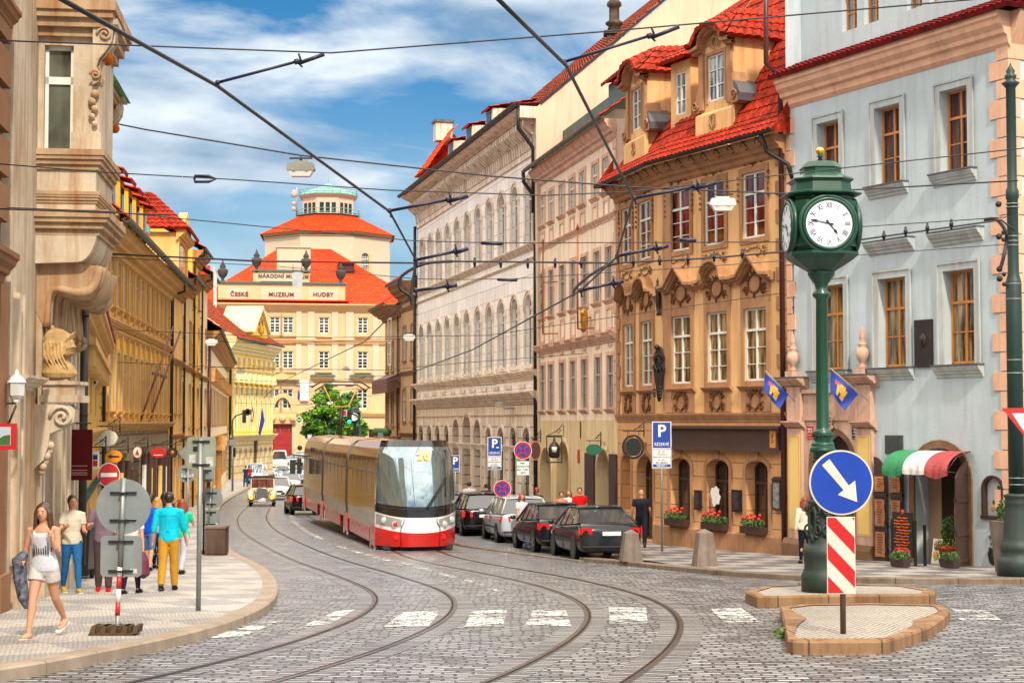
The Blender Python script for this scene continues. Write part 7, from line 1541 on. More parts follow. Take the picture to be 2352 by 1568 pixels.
def haz(m):
 x0,x1,z0,z1=-.215+.02,.185+.02-.0,z_(1364),z_(1189);x0,x1=-.21,.155;m.box(x0,x1,-.02,.01,z0,z1,1)
 Hh,W=z1-z0,x1-x0
 for k in range(-2,4):
  za=z1+.10-k*Hh/2.3;q=[(x0,za),(x0,za-Hh/4.6),(x1,za-Hh/4.6-W*1.0),(x1,za-W*1.0)]
  q=[(x,z) for x,z in q];pts=[]
  for i in range(4):
   pts.append(q[i])
  def clip(P_,lo,hi):
   for lim,sg in((hi,-1),(lo,1)):
    out=[]
    for a,b in zip(P_,P_[1:]+P_[:1]):
     ia,ib=sg*(a[1]-lim)>=0,sg*(b[1]-lim)>=0
     if ia:out.append(a)
     if ia!=ib:t=(lim-a[1])/(b[1]-a[1]);out.append((a[0]+(b[0]-a[0])*t,lim))
    P_=out
    if not P_:return[]
   return P_
  c=clip(pts,z0+.01,z1-.01)
  if len(c)>2:m.add([(x+(.008 if x==x0 else-.008 if x==x1 else 0),-.0225,z) for x,z in c],[tuple(range(len(c)))],0)
B_('striped_board',[mat('traffic_red',(.50,.008,.008),rough=.35,var=.2,vs=3),MC['dusty_white']],ar_,haz)
def backsign(m,cx,cz,w_,h_=None,m_=0,mb_=1,y=.0):
 if h_ is None:m.disc((cx,y,cz),w_,.02,m_,40);rr_=w_*.48
 else:
  r_=.05;pts=[]
  for ax,az,a0 in((1,1,0),(-1,1,90),(-1,-1,180),(1,-1,270)):
   for k in range(5):a=R(a0+k*22.5);pts.append((cx+ax*(w_/2-r_)+r_*cos(a),y,cz+az*(h_/2-r_)+r_*sin(a)))
  m.prism(pts,(0,.02,0),m_);rr_=w_*.3
 for dz in((.5,-.5) if h_ is None else(.36,-.36)):
  k=(w_ if h_ is None else h_)*dz;m.box(cx-rr_,cx+rr_,y-.03,y,cz+k-.014,cz+k+.014,mb_);m.box(cx-.045,cx+.045,y-.1,y-.02,cz+k-.012,cz+k+.012,mb_)
 m.box(cx+w_*.22,cx+w_*.22+.09,y-.003,y-.0005,cz-(w_*.62 if h_ is None else h_*.42),cz-(w_*.62 if h_ is None else h_*.42)+.06,2)
p1,s=stand('portable_sign','backs of a round and a square grey sign on a striped post, nearest the viewer','traffic sign',266,1456)
z_=lambda y:(1452-y)*s;x_=lambda x:(x-266)*s
B_('post',[M_GALV,M_SRED,M_SWHITE],p1,lambda m:(m.tube([(x_(270),-.04,0),(x_(272),-.04,z_(1408))],.03,10,0),[m.tube([(x_(271+k),-.04,z_(a)),(x_(272+k),-.04,z_(b))],.032,10,c) for k,(a,b,c) in enumerate(((1408,1378,1),(1378,1348,2),(1348,1320,1),(1320,1298,2)))],m.tube([(x_(276),-.04,z_(1298)),(x_(281),-.04,z_(1097))],.036,10,0)))
B_('round_sign_back',[M_SBACK,M_IRON,M_STICK],p1,lambda m:backsign(m,x_(280),z_(1162),.352,None,y=.0))
B_('square_sign_back',[M_SBACK,M_IRON,M_STICK],p1,lambda m:backsign(m,x_(276),z_(1275),.53,.52,y=.0))
def foot(m):
 m.box(-.3,.26,-.2,.2,0,.035);
 for k in range(5):x=-.3+k*.135;m.prism([(x,-.18,.03),(x+.07,-.18,.03),(x+.075-.02*0,-.13,.12),(x+.02,-.13,.12)],(0,.3,0))
 m.box(-.24,.22,-.1,.1,.03,.12)
B_('rubber_foot',mat('old_rubber',(.12,.085,.06),rough=.9,var=.4,vs=8),p1,foot)
p2,s=stand('sign_post','tall galvanised post with the stickered back of a square sign, on the left pavement','traffic sign',457,1401)
z_=lambda y:(1401-y)*s;x_=lambda x:(x-457)*s
B_('post',[M_GALV],p2,lambda m:m.tube([(0,-.05,0),(x_(458),-.05,z_(1010))],.038,12))
B_('square_sign_back',[mat('olive_sign_back',(.26,.29,.22),rough=.6,var=.3,vs=3),M_IRON,M_STICK],p2,lambda m:(backsign(m,x_(459),z_(1043),66*s,74*s),m.box(x_(440),x_(450),-.004,-.001,z_(1040),z_(1028),1),m.box(x_(431),x_(446),-.004,-.001,z_(1066),z_(1046),2),m.box(x_(470),x_(487),-.004,-.001,z_(1068),z_(1052),2)))
p3,s=stand('sign_post','darker thin post with a small grey sign back, just left of the concrete bin','traffic sign',468,1273)
z_=lambda y:(1273-y)*s;x_=lambda x:(x-468)*s
B_('post',M_IRON,p3,lambda m:m.tube([(0,-.05,0),(0,-.05,z_(1075))],.035,10));B_('square_sign_back',[M_SBACK,M_IRON,MC['green_painted_copper']],p3,lambda m:backsign(m,x_(475),z_(1092),30*s,30*s))
p4,s=stand('portable_sign','smaller pair of round and square sign backs on a striped post beside the concrete bin','traffic sign',479,1271)
z_=lambda y:(1271-y)*s;x_=lambda x:(x-479)*s
B_('post',[M_GALV,M_SRED,M_SWHITE],p4,lambda m:(m.tube([(x_(475),-.04,0),(x_(476),-.04,z_(1240))],.03,8,1),m.tube([(x_(476),-.04,z_(1240)),(x_(477),-.04,z_(1222))],.03,8,2),m.tube([(x_(477),-.04,z_(1222)),(x_(485),-.04,z_(1118))],.03,8,0),m.box(-.3,.2,-.15,.15,0,.1,1)))
B_('round_sign_back',[M_SBACK,M_IRON,M_STICK],p4,lambda m:backsign(m,x_(485),z_(1145),25*s));B_('square_sign_back',[M_SBACK,M_IRON,M_STICK],p4,lambda m:backsign(m,x_(484),z_(1190),38*s,38*s))
p5,s=stand('sign_post','slim post with a stickered round sign back and a diamond sign back above the crowd','traffic sign',431,1228)
z_=lambda y:(1228-y)*s;x_=lambda x:(x-431)*s
B_('post',M_GALV,p5,lambda m:m.tube([(0,-.05,0),(0,-.05,z_(1070))],.035,8));B_('round_sign_back',[M_SBACK,M_IRON,M_STICK],p5,lambda m:(backsign(m,x_(428),z_(1088),21*s),[m.box(x_(415+k*6),x_(419+k*6),-.003,-.001,z_(1096+3*(k%2)),z_(1088+3*(k%2)),2) for k in range(5)]))
B_('diamond_sign_back',[M_SBACK],p5,lambda m:m.prism([(x_(424+a),.04,z_(1042+b)) for a,b in((-16,0),(0,-18),(16,0),(0,18))],(0,.02,0)))
cb,s=stand('litter_bin','square brown concrete litter bin at the kerb','bin',498,1274)
B_('body',mat('brown_concrete',(.15,.11,.09),rough=.9,var=.4,vs=2,bump=.006,bs=40,stain_refl=(.07,.05,.04),sa=.6),cb,lambda m:(m.prism([(-.28,-.3,.06),(.28,-.3,.06),(.28,.3,.06),(-.28,.3,.06)],(0,0,.7)),m.box(-.26,.26,-.28,.28,0,.06)))
B_('rim',M_GRAN,cb,lambda m:m.box(-.30,.30,-.32,.32,.761,.82))
for px,py,col,lb in((216,1318,(.01,.07,.38),'blue wheeled recycling bin behind the pedestrians'),(181,1326,(.03,.03,.035),'black wheeled bin beside the blue one')):
 wb,s=stand('wheelie_bin',lb,'bin',px,py);mm=mat('bin_'+('blue' if px>200 else 'black'),col,rough=.4,var=.15)
 B_('body',mm,wb,lambda m:m.add([(-.26,-.3,.06),(.26,-.3,.06),(.24,.28,.06),(-.24,.28,.06),(-.31,-.36,.98),(.31,-.36,.98),(.31,.34,.98),(-.31,.34,.98)],[(0,3,2,1),(4,5,6,7),(0,1,5,4),(1,2,6,5),(2,3,7,6),(3,0,4,7)]));B_('lid',mm,wb,lambda m:m.prism([(-.33,-.4,.981),(.33,-.4,.981),(.33,.36,.99),(-.33,.36,.99)],(0,0,.08)))
 B_('wheel',M_TYRE,wb,lambda m:[m.lathe([(.1,-.03),(.1,.03)],12,(sx_*.28,.28,.1)) for sx_ in(-1,1)] and m.disc((.3,-.2,.1),.1,.05,0,14,'x'))
for px,py,top,lb in((1449,1287,1216,'granite bollard beside the dark grey parked car'),(1619,1299,1215,'larger granite bollard standing free on the pavement before the flower boxes')):
 bl,s=stand('bollard',lb,'bollard',px,py,.12,R(8),'granite bollards');h_=(py-top)*s
 B_('shaft',M_GRAN,bl,lambda m:m.add([(x*w_,y*w_,z) for w_,z in((.27,0),(.17,h_-.09),(.01,h_)) for x,y in((-1,-1),(1,-1),(1,1),(-1,1))],[(0,1,5,4),(1,2,6,5),(2,3,7,6),(3,0,4,7),(4,5,9,8),(5,6,10,9),(6,7,11,10),(7,4,8,11),(8,9,10,11)]))
def board(m,cx,zc,w_,h_,m0=0,m1=1,y=-.04):
 m.box(cx-w_/2,cx+w_/2,y,y+.02,zc-h_/2,zc+h_/2,m1);e=.012+w_*.02;m.box(cx-w_/2+e,cx+w_/2-e,y-.003,y-.0005,zc-h_/2+e,zc+h_/2-e,m0)
def psign(label,px,pb,y0,y1,y2,y3,w_px,base_d,car_=False,text=True):
 d=base_d;X=(px-1176)/FPX*d;rt=thing('parking_sign',label,'traffic sign',(X,d,zg(d)+.12));s=d/FPX;zt=lambda y:P(px,y,d).z-zg(d)-.12
 B_('post',M_GALV,rt,lambda m:m.tube([(0,0,0),(0,0,zt(y0)-.02)],.035,8))
 zc,h_=(zt(y0)+zt(y1))/2,zt(y0)-zt(y1);w_=w_px*s
 def pb_(m):
  board(m,0,zc,w_,h_);textmesh(m,'P',h_*.62,(0,-.0445,zc+h_*.14),1,bold=.012);textmesh(m,'RÉSERVÉ',h_*.17,(0,-.0445,zc-h_*.34),1,bold=.001,condense=.78,space=1.1)
  if car_:m.box(w_*.12,w_*.3,-.046,-.0435,zc-h_*.08,zc-h_*.02,1)
 B_('parking_board',[M_SBLUE,M_SWHITE],rt,pb_)
 if text:
  z2,h2=(zt(y2)+zt(y3))/2,zt(y2)-zt(y3)
  def tb(m):
   m.box(-w_/2,w_/2,-.04,-.02,z2-h2/2,z2+h2/2,2);m.box(-w_/2+.015,w_/2-.015,-.0425,-.0405,z2-h2/2+.015,z2+h2/2-.015,0);m.box(-w_/2+.025,w_/2-.025,-.0445,-.043,z2-h2/2+.025,z2+h2/2-.025,2)
   for i,t_ in enumerate(('08 - 06 h','S PLATNOU','PARKOVACÍ KARTOU','06 - 08 h','BEZ OMEZENÍ')):textmesh(m,t_,h2*.115,(0,-.045,z2+h2*(.37-.145*i)),1,bold=.001,condense=.85)
   m.box(-w_/2+.03,w_/2-.03,-.0465,-.045,z2-h2*.43,z2-h2*.28,0);textmesh(m,'OBLAST 1',h2*.13,(0,-.047,z2-h2*.355),2,bold=.002)
  B_('text_board',[mat('panel_blue',(.01,.04,.25),rough=.4),M_SBLACK,mat('panel_white',(.70,.71,.68),rough=.4)],rt,tb)
 return rt
psign('blue reserved parking sign with a panel, in front of the orange house',1519,0,968,1030,1031,1075,44,49.6)
psign('blue reserved parking sign with a small car symbol, by the white palace',1136,0,1003,1047,1048,1078,32,64,True)
rt=psign('blue disabled parking sign half hidden by the front of the tram',1046,0,1045,1083,0,0,20,72,text=False)
def nost(label,px,y,r_,d,panel=None):
 X=(px-1176)/FPX*d;rt=thing('no_stopping_sign',label,'traffic sign',(X,d,zg(d)+.12));s=d/FPX;zt=lambda y_:P(px,y_,d).z-zg(d)-.12;r_*=s;z0=zt(y)
 B_('post',M_GALV,rt,lambda m:m.tube([(0,0,0),(0,0,z0+r_*.8)],.035,8))
 def dd(m):
  m.disc((0,-.04,z0),r_*1.05,.02,2,36);m.disc((0,-.044,z0),r_,.004,0,36);m.disc((0,-.048,z0),r_*.78,.004,1,36)
  for a in(45,-45):c,q=cos(R(a)),sin(R(a));w_=r_*.09;m.prism([(c*x-q*z,-.049,z0+q*x+c*z) for x,z in((-r_*.8,-w_),(r_*.8,-w_),(r_*.8,w_),(-r_*.8,w_))],(0,-.002,0),0)
 B_('disc',[mat('traffic_red',(.5,.01,.01)),MC['sign_blue'],M_SWHITE],rt,dd)
 if panel:
  z2=zt((panel[0]+panel[1])/2);h2=(panel[1]-panel[0])*s;w_=29*s
  B_('text_board',[MC['panel_white'],M_SBLACK],rt,lambda m:(m.box(-w_/2,w_/2,-.04,-.02,z2-h2/2,z2+h2/2,1),m.box(-w_/2+.01,w_/2-.01,-.043,-.0405,z2-h2/2+.01,z2+h2/2-.01,0),[textmesh(m,t_,h2*.17,(0,-.0435,z2+h2*(.33-.22*i)),1,bold=.002,condense=.8) for i,t_ in enumerate(('MIMO','ZÁSOBOVÁNÍ','MAX. 15 MIN.','1 MÍSTO'))]))
nost('blue and red no stopping sign over a white text panel, by the black lantern',1201,1034,19.5,60,(1058,1091));nost('lower no stopping sign without a panel, behind the parked black hatchback',1154,1122,19,57.5)
lp,s=stand('lamp_post','tall dark green pole with a cast iron foot at the right edge','pole',2338,1321,.13)
z_=lambda y:(1321-y)*s
B_('shaft',M_TGREEN,lp,lambda m:m.lathe([(.17,z_(1140)),(.17,z_(650)),(.155,z_(645)),(.12,z_(630)),(.12,z_(460)),(.14,z_(455)),(.14,z_(440)),(.105,z_(430)),(.105,z_(200)),(.14,z_(195)),(.2,z_(188)),(.1,z_(182)),(.12,z_(176)),(.13,z_(170)),(.08,z_(166)),(.1,z_(160)),(.03,z_(148)),(.01,z_(140))],20))
B_('foot',M_DGREEN,lp,lambda m:m.lathe([(.44,0),(.44,.3),(.40,.38),(.34,.44),(.36,.55),(.38,.62),(.33,.7),(.3,.8),(.27,1.4),(.25,z_(1160)),(.27,z_(1155)),(.24,z_(1150)),(.27,z_(1142)),(.29,z_(1138)),(.17,z_(1134))],20))
B_('clamp',M_GALV,lp,lambda m:[(m.mark(),m.lathe([(r_,z_(y)),(r_,z_(y)+.02)],16)) for y,r_ in((470,.145),(478,.145),(545,.13),(556,.13),(566,.13),(655,.175),(690,.175),(830,.175),(860,.175),(1100,.175),(1115,.175))])
B_('insulator',M_IRON,lp,lambda m:[(m.mark(),m.ball((-.22-.1*(k%2),-.05,z_(y)),.05+.02*(k%2),0,6)) for k,y in enumerate((535,545,552,620,632,642,655,470))])
gw,s=stand('give_way_sign','white and red give way triangle cut by the right edge','traffic sign',2376,1392,.02);z_=lambda y:(1392-y)*s
B_('post',M_GALV,gw,lambda m:m.tube([(.0,.05,0),(.0,.05,z_(945))],.035,8))
B_('triangle',[M_SRED,M_SWHITE],gw,lambda m:(m.prism([(-.5,0,z_(940)),(.45,0,z_(940)),(0.0,0,z_(1012)-.1)],(0,.02,0),0),m.prism([(-.33,-.003,z_(940)-.09),(.3,-.003,z_(940)-.09),(0.0,-.003,z_(940)-.6)],(0,.002,0),1)))
fB=Face(bb,BL,BR)
def shop(name,label,cat_,px,py,group=None):p=G(px,py,.13);return thing(name,label,cat_,p,fB.a,group),p.y/FPX
def foliage(m,c,r_,n,sz,mi=0,sd=1,flat_=1.0):
 q=random.Random(sd)
 for _ in range(n):
  a,b,rr_=q.uniform(0,2*pi),math.acos(q.uniform(-1,1)),r_*q.uniform(.55,1)**.5;p=Vector((c[0]+rr_*sin(b)*cos(a),c[1]+rr_*sin(b)*sin(a),c[2]+rr_*cos(b)*flat_))
  u_=Vector((q.gauss(0,1),q.gauss(0,1),q.gauss(0,1))).normalized()*sz;v_=u_.cross(Vector((q.gauss(0,1),q.gauss(0,1),q.gauss(0,1)))).normalized()*sz*.6
  m.add([p-u_,p+v_,p+u_,p-v_],[(0,1,2,3)],mi)
M_FLEAF=mat('shrub_leaf',(.07,.17,.03),rough=.6,var=.5,vs=8);M_FLR=mat('geranium_red',(.60,.01,.012),rough=.6);M_FLW=mat('pansy_white',(.6,.5,.25),rough=.6);M_TERRA=mat('terracotta',(.42,.13,.07),rough=.8,var=.2,vs=4);M_POTD=mat('dark_planter',(.05,.03,.025),rough=.6)
ab,s=shop('menu_board','black chalk menu board with orange writing on a dark easel','board',2078,1297)
def abf(m):
 for x in(-.43,.43):m.box(x-.03,x+.03,-.05,0,0,1.12,0);m.box(x-.03,x+.03,.25,.3,0,1.0,0)
 m.box(-.38,.38,-.06,-.03,.2,1.3,1);q=random.Random(3)
 for i in range(11):z=1.16-i*.075;w_=q.uniform(.16,.3);x=q.uniform(-.05,.05);m.tube([(x-w_+2*w_*k/8,-.065,z+q.uniform(-.012,.012)) for k in range(9)],[q.uniform(.008,.02) for _ in range(9)],4,2)
 m.ball((.15,-.06,.33),.1,3,7,(1.5,.15,.8));m.ball((.0,-.05,1.3),.07,3,6,(1,.3,1))
B_('board_panel',[M_SBLACK,mat('chalkboard',(.012,.012,.012),rough=.5),mat('chalk_orange',(.55,.16,.07),rough=.8),M_SRED],ab,abf)
for px,py,kind,lb in((2068,1301,'box','small window box with red geraniums at the foot of the menu board'),(2182,1303,'box','brown trough of green plants in front of the terracotta pot'),(2186,1297,'pot','terracotta pot with a clipped conifer and pansies'),(2292,1301,'dark','dark round pot with a leafy plant near the green pole'),(2312,1314,'tall','tall concrete planter with a small conifer beside the green pole')):
 t_,s=shop('planter',lb,'plant pot',px,py,'planters outside the shop')
 if kind=='box':B_('trough',M_POTD,t_,lambda m:m.add([(-.22,-.1,0),(.22,-.1,0),(.22,.1,0),(-.22,.1,0),(-.27,-.13,.2),(.27,-.13,.2),(.27,.13,.2),(-.27,.13,.2)],[(0,3,2,1),(4,5,6,7),(0,1,5,4),(1,2,6,5),(2,3,7,6),(3,0,4,7)]));B_('plant',[M_FLEAF,M_FLR],t_,lambda m:(foliage(m,(0,0,.27),.24,260,.035,0,px,.5),foliage(m,(-.05,0,.38),.12,40 if px<2100 else 0,.03,1,px,.5)))
 elif kind=='pot':B_('pot',M_TERRA,t_,lambda m:m.lathe([(.24,0),(.31,.38),(.36,.40),(.36,.48),(.3,.48)],20));B_('plant',[M_FLEAF,M_FLW],t_,lambda m:(foliage(m,(0,0,.85),.26,900,.03,0,4,1.45),foliage(m,(0,0,.52),.4,350,.03,0,5,.3),foliage(m,(0,-.1,.58),.38,60,.022,1,6,.25)))
 elif kind=='dark':B_('pot',M_SBLACK,t_,lambda m:m.lathe([(.1,0),(.2,.1),(.24,.3),(.2,.42),(.22,.46)],16));B_('plant',[M_FLEAF],t_,lambda m:foliage(m,(0,0,.75),.2,120,.06,0,7,1.8))
 else:B_('pot',M_GRAN,t_,lambda m:m.add([(x*w_,y*w_,z) for w_,z in((.17,0),(.26,1.15)) for x,y in((-1,-1),(1,-1),(1,1),(-1,1))],[(0,1,5,4),(1,2,6,5),(2,3,7,6),(3,0,4,7),(4,5,6,7)]));B_('plant',[M_FLEAF],t_,lambda m:foliage(m,(-.08,0,1.35),.14,260,.04,0,8,2.0))
t_,s=shop('fruit_sign','small white picture of a pineapple leaning by the doorway','sign',2148,1294)
B_('panel',[M_SWHITE,M_YEL,M_LEAF],t_,lambda m:(m.prism([(-.16,0,0),(.16,0,0),(.16,.1,.62),(-.16,.1,.62)],(0,.02,0),0),m.ball((0,.02,.2),.1,1,8,(1,.25,1.3)),[m.prism([(x-.02,.055,.34),(x+.02,.055,.34),(x*2.2,.08,.52)],(0,-.01,0),2) for x in(-.05,-.02,.02,.05)]))
t_,s=shop('counter','dark grill counter with skewers inside the shop doorway','counter',2195,1275)
B_('counter_body',[M_POTD,M_KEY],t_,lambda m:(m.box(-.5,.5,.3,.7,.75,1.0,0),m.box(-.5,-.44,.3,.36,0,.75,0),m.box(.44,.5,.3,.36,0,.75,0),[m.ball((-.4+k*.12,.35,1.05),.06,1,5,(1.2,1,.8)) for k in range(8)]))
M_AG=mat('awning_green',(.03,.26,.10),rough=.7,var=.2,vs=2,bump=.02,bs=5);M_AW=mat('awning_white',(.70,.68,.64),rough=.7,var=.1,bump=.02,bs=5);M_AR=mat('awning_red',(.42,.06,.06),rough=.7,var=.2,vs=2,bump=.02,bs=5)
aw=thing('awning','small green white and red striped cloth awning over the shop doorway','awning',fB.W(0,0,0),fB.a)
ua,ub=fB.u(2046,1060,-.5),fB.u(2210,1045,-.3);za=fB.z(2130,1045,-.1)
def awf(m):
 nu,nv=48,10
 for i in range(nu):
  for j in range(nv):
   q=[]
   for(di,dj) in((0,0),(1,0),(1,1),(0,1)):
    t=(i+di)/nu;v=(j+dj)/nv;a=v*pi/2*1.1;bag=.03*sin(t*22)*v+.02*sin(t*55)*v*v;q.append((ua+(ub-ua)*t,-.08-.72*sin(a)-bag,za+.12-.50*(1-cos(a))-(.06*abs(sin(t*9.4)) if dj and j==nv-1 else 0)-.04*sin(t*pi*3)*v))
   m.add(q,[(0,1,2,3)],0 if i<nu/3 else 1 if i<2*nu/3 else 2,True)
aw.location=fB.W(0,0,0);B_('cloth',[M_AG,M_AW,M_AR],aw,awf)
B_('frame',M_PIPE,aw,lambda m:[m.tube([(x,-.05,za+.12),(x,-.5,za-.02),(x,-.78,za-.32)],.015,5) for x in(ua-.02,ub+.02)]+[m.tube([(ua,-.05,za+.1),(ub,-.05,za+.1)],.015,5),m.tube([(ub,0,za-.45),(ub,-.95,za-.35)],.012,5)])
M_FB=mat('flag_blue',(.012,.04,.30),rough=.7,var=.25,vs=3);M_FG=mat('flag_gold',(.75,.38,.03),rough=.7,var=.3,vs=12)
def flag(label,pole0,pole1,cloth,d,group,mats,emblem=True):
 t_=thing('flag',label,'flag',P(*pole0,d),0,group);o=P(*pole0,d);q=lambda x,y,dy=0:P(x,y,d+dy)-o
 B_('pole',F_GREY,t_,lambda m:m.tube([q(*pole0,.5),q(*pole1)],.014,6))
 def cf(m):
  n=10;A,Bq,C_,D_=[q(*c) for c in cloth]
  for i in range(n):
   for j in range(n):
    pts=[]
    for di,dj in((0,0),(1,0),(1,1),(0,1)):
     u_,v_=(i+di)/n,(j+dj)/n;p=A*(1-u_)*(1-v_)+Bq*u_*(1-v_)+C_*u_*v_+D_*(1-u_)*v_;p.y+=.05*sin(u_*7+v_*3);pts.append(p)
    uu,vv=(i+.5)/n-.5,(j+.5)/n-.52;m.add(pts,[(0,1,2,3)],1 if emblem and(uu/.25)**2+(vv/.29)**2<1 and not(abs(uu)<.05 and vv>.05) else(2 if emblem and uu<-.1 and uu>-.3 and vv<-.15 and vv>-.35 else 0),True)
 B_('cloth',mats,t_,cf)
flag('blue flag with a gold emblem left of the clock column, on the drainpipe side',(1826,922),(1758,852),[(1757,856),(1812,905),(1790,940),(1754,898)],45.5,'blue flags on the portal',[M_FB,M_FG,M_SRED])
flag('blue flag with a gold emblem right of the clock column, under the urn',(1994,920),(1910,848),[(1909,850),(1972,905),(1940,943),(1907,900)],43.5,'blue flags on the portal',[M_FB,M_FG,M_SRED])
fO=Face(ob,OM,OB)
for i,(a,b) in enumerate(gfb):
 ua_,ub_=fO.u(a,1200),fO.u(b,1200);t_=thing('flower_box',('brown flower box of red geraniums under the %s ground floor window of the orange house'%('left','middle','right')[i]),'flower box',fO.W((ua_+ub_)/2,-.1,gz0+.0),fO.a,'flower boxes on the orange house');w_=(ub_-ua_)/2
 B_('trough',F_DARK,t_,lambda m:m.box(-w_,w_,-.16,.08,-.05,.16));B_('flowers',[M_FLEAF,M_FLR],t_,lambda m:([foliage(m,(-w_+.12+k*.2,-.06,.26),.16,90,.035,0,i*9+k,.8) for k in range(int(w_*10))],[m.ball((-w_+.1+k*.14+.03*(k%2),-.12+.06*(k%3),.40+.05*((k*7)%3)),.055,1,4) for k in range(int(w_*13))]))
for px,y0,y1,w_,m_,lb in((1607,1125,1170,.3,M_SBLACK,'narrow black framed poster between two windows of the orange house'),(1696,1124,1175,.42,M_SBLACK,'black poster on the pier of the orange house'),(1790,1102,1172,.42,F_DARK,'wooden menu case beside the drainpipe')):
 u_,zz=fO.uz(px,(y0+y1)/2);h_=fO.z(px,y0)-fO.z(px,y1);t_=thing('menu_case' if px>1750 else 'poster',lb,'menu case' if px>1750 else 'poster',fO.W(u_,-.02,zz),fO.a)
 B_('frame',m_,t_,lambda m:(m.box(-w_/2,w_/2,-.09,0,-h_/2,h_/2),m.prism([(-w_/2-.03,-.12,h_/2),(w_/2+.03,-.12,h_/2),(w_*.2,-.12,h_/2+.1),(-w_*.2,-.12,h_/2+.1)],(0,.12,0)) if px>1750 else None))
 B_('sheet',[mat('poster_art%d'%px,(.30,.33,.34) if px>1750 else(.07,.05,.07),rough=.4,var=.8,vs=9)],t_,lambda m:m.box(-w_/2+.06,w_/2-.06,-.095,-.0901,-h_/2+.07,h_/2-.07))
u_,zz=fO.uz(1657,1140);mb=MB();rq=random.Random(2);mb.add([(u_-.33+.28*math.cos(a)*rq.uniform(.7,1.1),-.012 if 0 else-.003,zz+.35*math.sin(a)*rq.uniform(.7,1.1)) for a in[2*pi*i/18 for i in range(18)]],[tuple(range(18))[::-1]]);fO.build(mb,'white_paint_patch',M_SWHITE)
def hang(label,px,py,d,rx,rz_,mats,kind='oval',wall_dx=1,art=None,name='hanging_sign',bw=None,th=.05):
 p=P(px,py,d);s=d/FPX;t_=thing(name,label,'hanging sign',p,0);rx*=s;rz_*=s;bw=(bw or rx*2.2/s)*s
 def br(m):
  zt=rz_+.12;m.tube([(-wall_dx*rx*.9,0,zt),(wall_dx*bw,0,zt)],.016,5);m.tube([(wall_dx*bw,0,zt+.3),(wall_dx*bw,0,zt-.2)],.02,5)
  m.tube([(wall_dx*bw,0,zt+.28),(wall_dx*bw*.6,0,zt+.14),(wall_dx*bw*.1,0,zt+.05)],.014,5);scroll(m,wall_dx*bw*.7,zt+.12,.09,1.3,1,.012,0)
  for x in(-rx*.5,rx*.5):m.tube([(x,0,zt),(x,0,rz_*.8)],.008,4)
 B_('bracket',M_IRON,t_,br)
 def bf(m):
  n=32;e=[(cos(2*pi*i/n),sin(2*pi*i/n)) for i in range(n)]
  if kind=='rect':e=[(-1,-1),(1,-1),(1,1),(-1,1)]
  m.prism([(rx*a,-th,rz_*b) for a,b in e],(0,th*2,0),0);m.prism([(rx*.87*a,-th-.004,rz_*.87*b) for a,b in e],(0,.003,0),1)
  if art:art(m,rx,rz_,-th-.006)
 B_('board',mats,t_,bf);return t_
M_SORG=mat('sign_orange',(.72,.25,.02),rough=.45);M_SGRN=mat('sign_green',(.01,.10,.045),rough=.45);M_SCRM=mat('sign_cream',(.62,.62,.52),rough=.5,var=.08,vs=5)
hang('blank pale oval hanging sign over the left pavement',245,1006,50,25,18.5,[M_SCRM,M_SCRM],bw=30)
hang('orange oval hanging sign with a dark arrow pointing left',262,1048,52,18.5,14,[M_SORG,M_SORG,M_SBLACK],bw=32,art=lambda m,a,b,y:m.prism([(-a*.75,y,0),(-a*.3,y,b*.4),(-a*.3,y,b*.16),(a*.7,y,b*.1),(a*.7,y,-b*.16),(-a*.3,y,-b*.16),(-a*.3,y,-b*.4)],(0,-.003,0),2))
hang('small cream oval hanging sign with a red figure',316,1038,60,10.5,13.5,[M_GILT,M_SCRM,M_SRED],art=lambda m,a,b,y:m.prism([(-a*.5,y,-b*.5),(a*.5,y,-b*.5),(0,y,b*.5)],(0,-.003,0),2))
hang('bright red oval hanging sign',364,1039,66,18,12,[M_SRED,M_SRED,M_SWHITE],art=lambda m,a,b,y:m.box(-a*.6,a*.6,y-.003,y,-b*.5,-b*.38,2))
hang('round dark hanging sign with a golden centre, next to the red oval',396,1039,72,12,12,[M_SBLACK,F_DARK,M_GILT],art=lambda m,a,b,y:m.ball((0,y,0),a*.35,2,6,(1,.2,1)))
hang('hanging sign of four coloured squares behind the maroon banner',214,1056,46,13,20,[M_SWHITE,M_SWHITE,M_SRED,MC['sign_blue'],MC['awning_green'],M_SORG],'rect',art=lambda m,a,b,y:[m.box(a*x0,a*x1,y-.003,y,b*z0,b*z1,k) for x0,x1,z0,z1,k in((-.8,-.05,.05,.6,5),(.05,.85,.05,.6,3),(-.8,-.05,-.7,-.05,4),(.05,.85,-.7,-.05,2))])
def maroon(m,a,b,y):[m.box(-a*.8,a*.7,y-.004,y,b*z,b*(z+.03),2) for z in(-.45,-.62,-.72,-.8)]
hang('large maroon fabric banner hanging from an iron bar',177,1044,32.3,35,58,[mat('maroon_cloth',(.12,.012,.02),rough=.85,var=.3,vs=3),MC['maroon_cloth'],mat('banner_text',(.4,.28,.28),rough=.8)],'rect',wall_dx=-1,art=maroon,name='hanging_banner',bw=44,th=.01)
hang('dark green oval hanging sign by the flower shop arch',1364,1032,57,18.5,12.5,[M_SGRN,M_SGRN],bw=16)
hang('brown pointed oval sign board under an iron scroll, behind the no stopping sign',1230,1034,64,12.5,22.5,[M_RUST,mat('board_dark',(.05,.015,.01),rough=.5)],bw=12)
hang('large black round hanging sign in front of the orange house door',1454,1026,54.5,25.5,28,[M_SBLACK,M_SBLACK,M_GOLD],bw=25,th=.1,art=lambda m,a,b,y:m.tube([(a*.75*cos(t),y,b*.78*sin(t)) for t in[2*pi*i/32 for i in range(32)]],.008,4,2,closed=True))
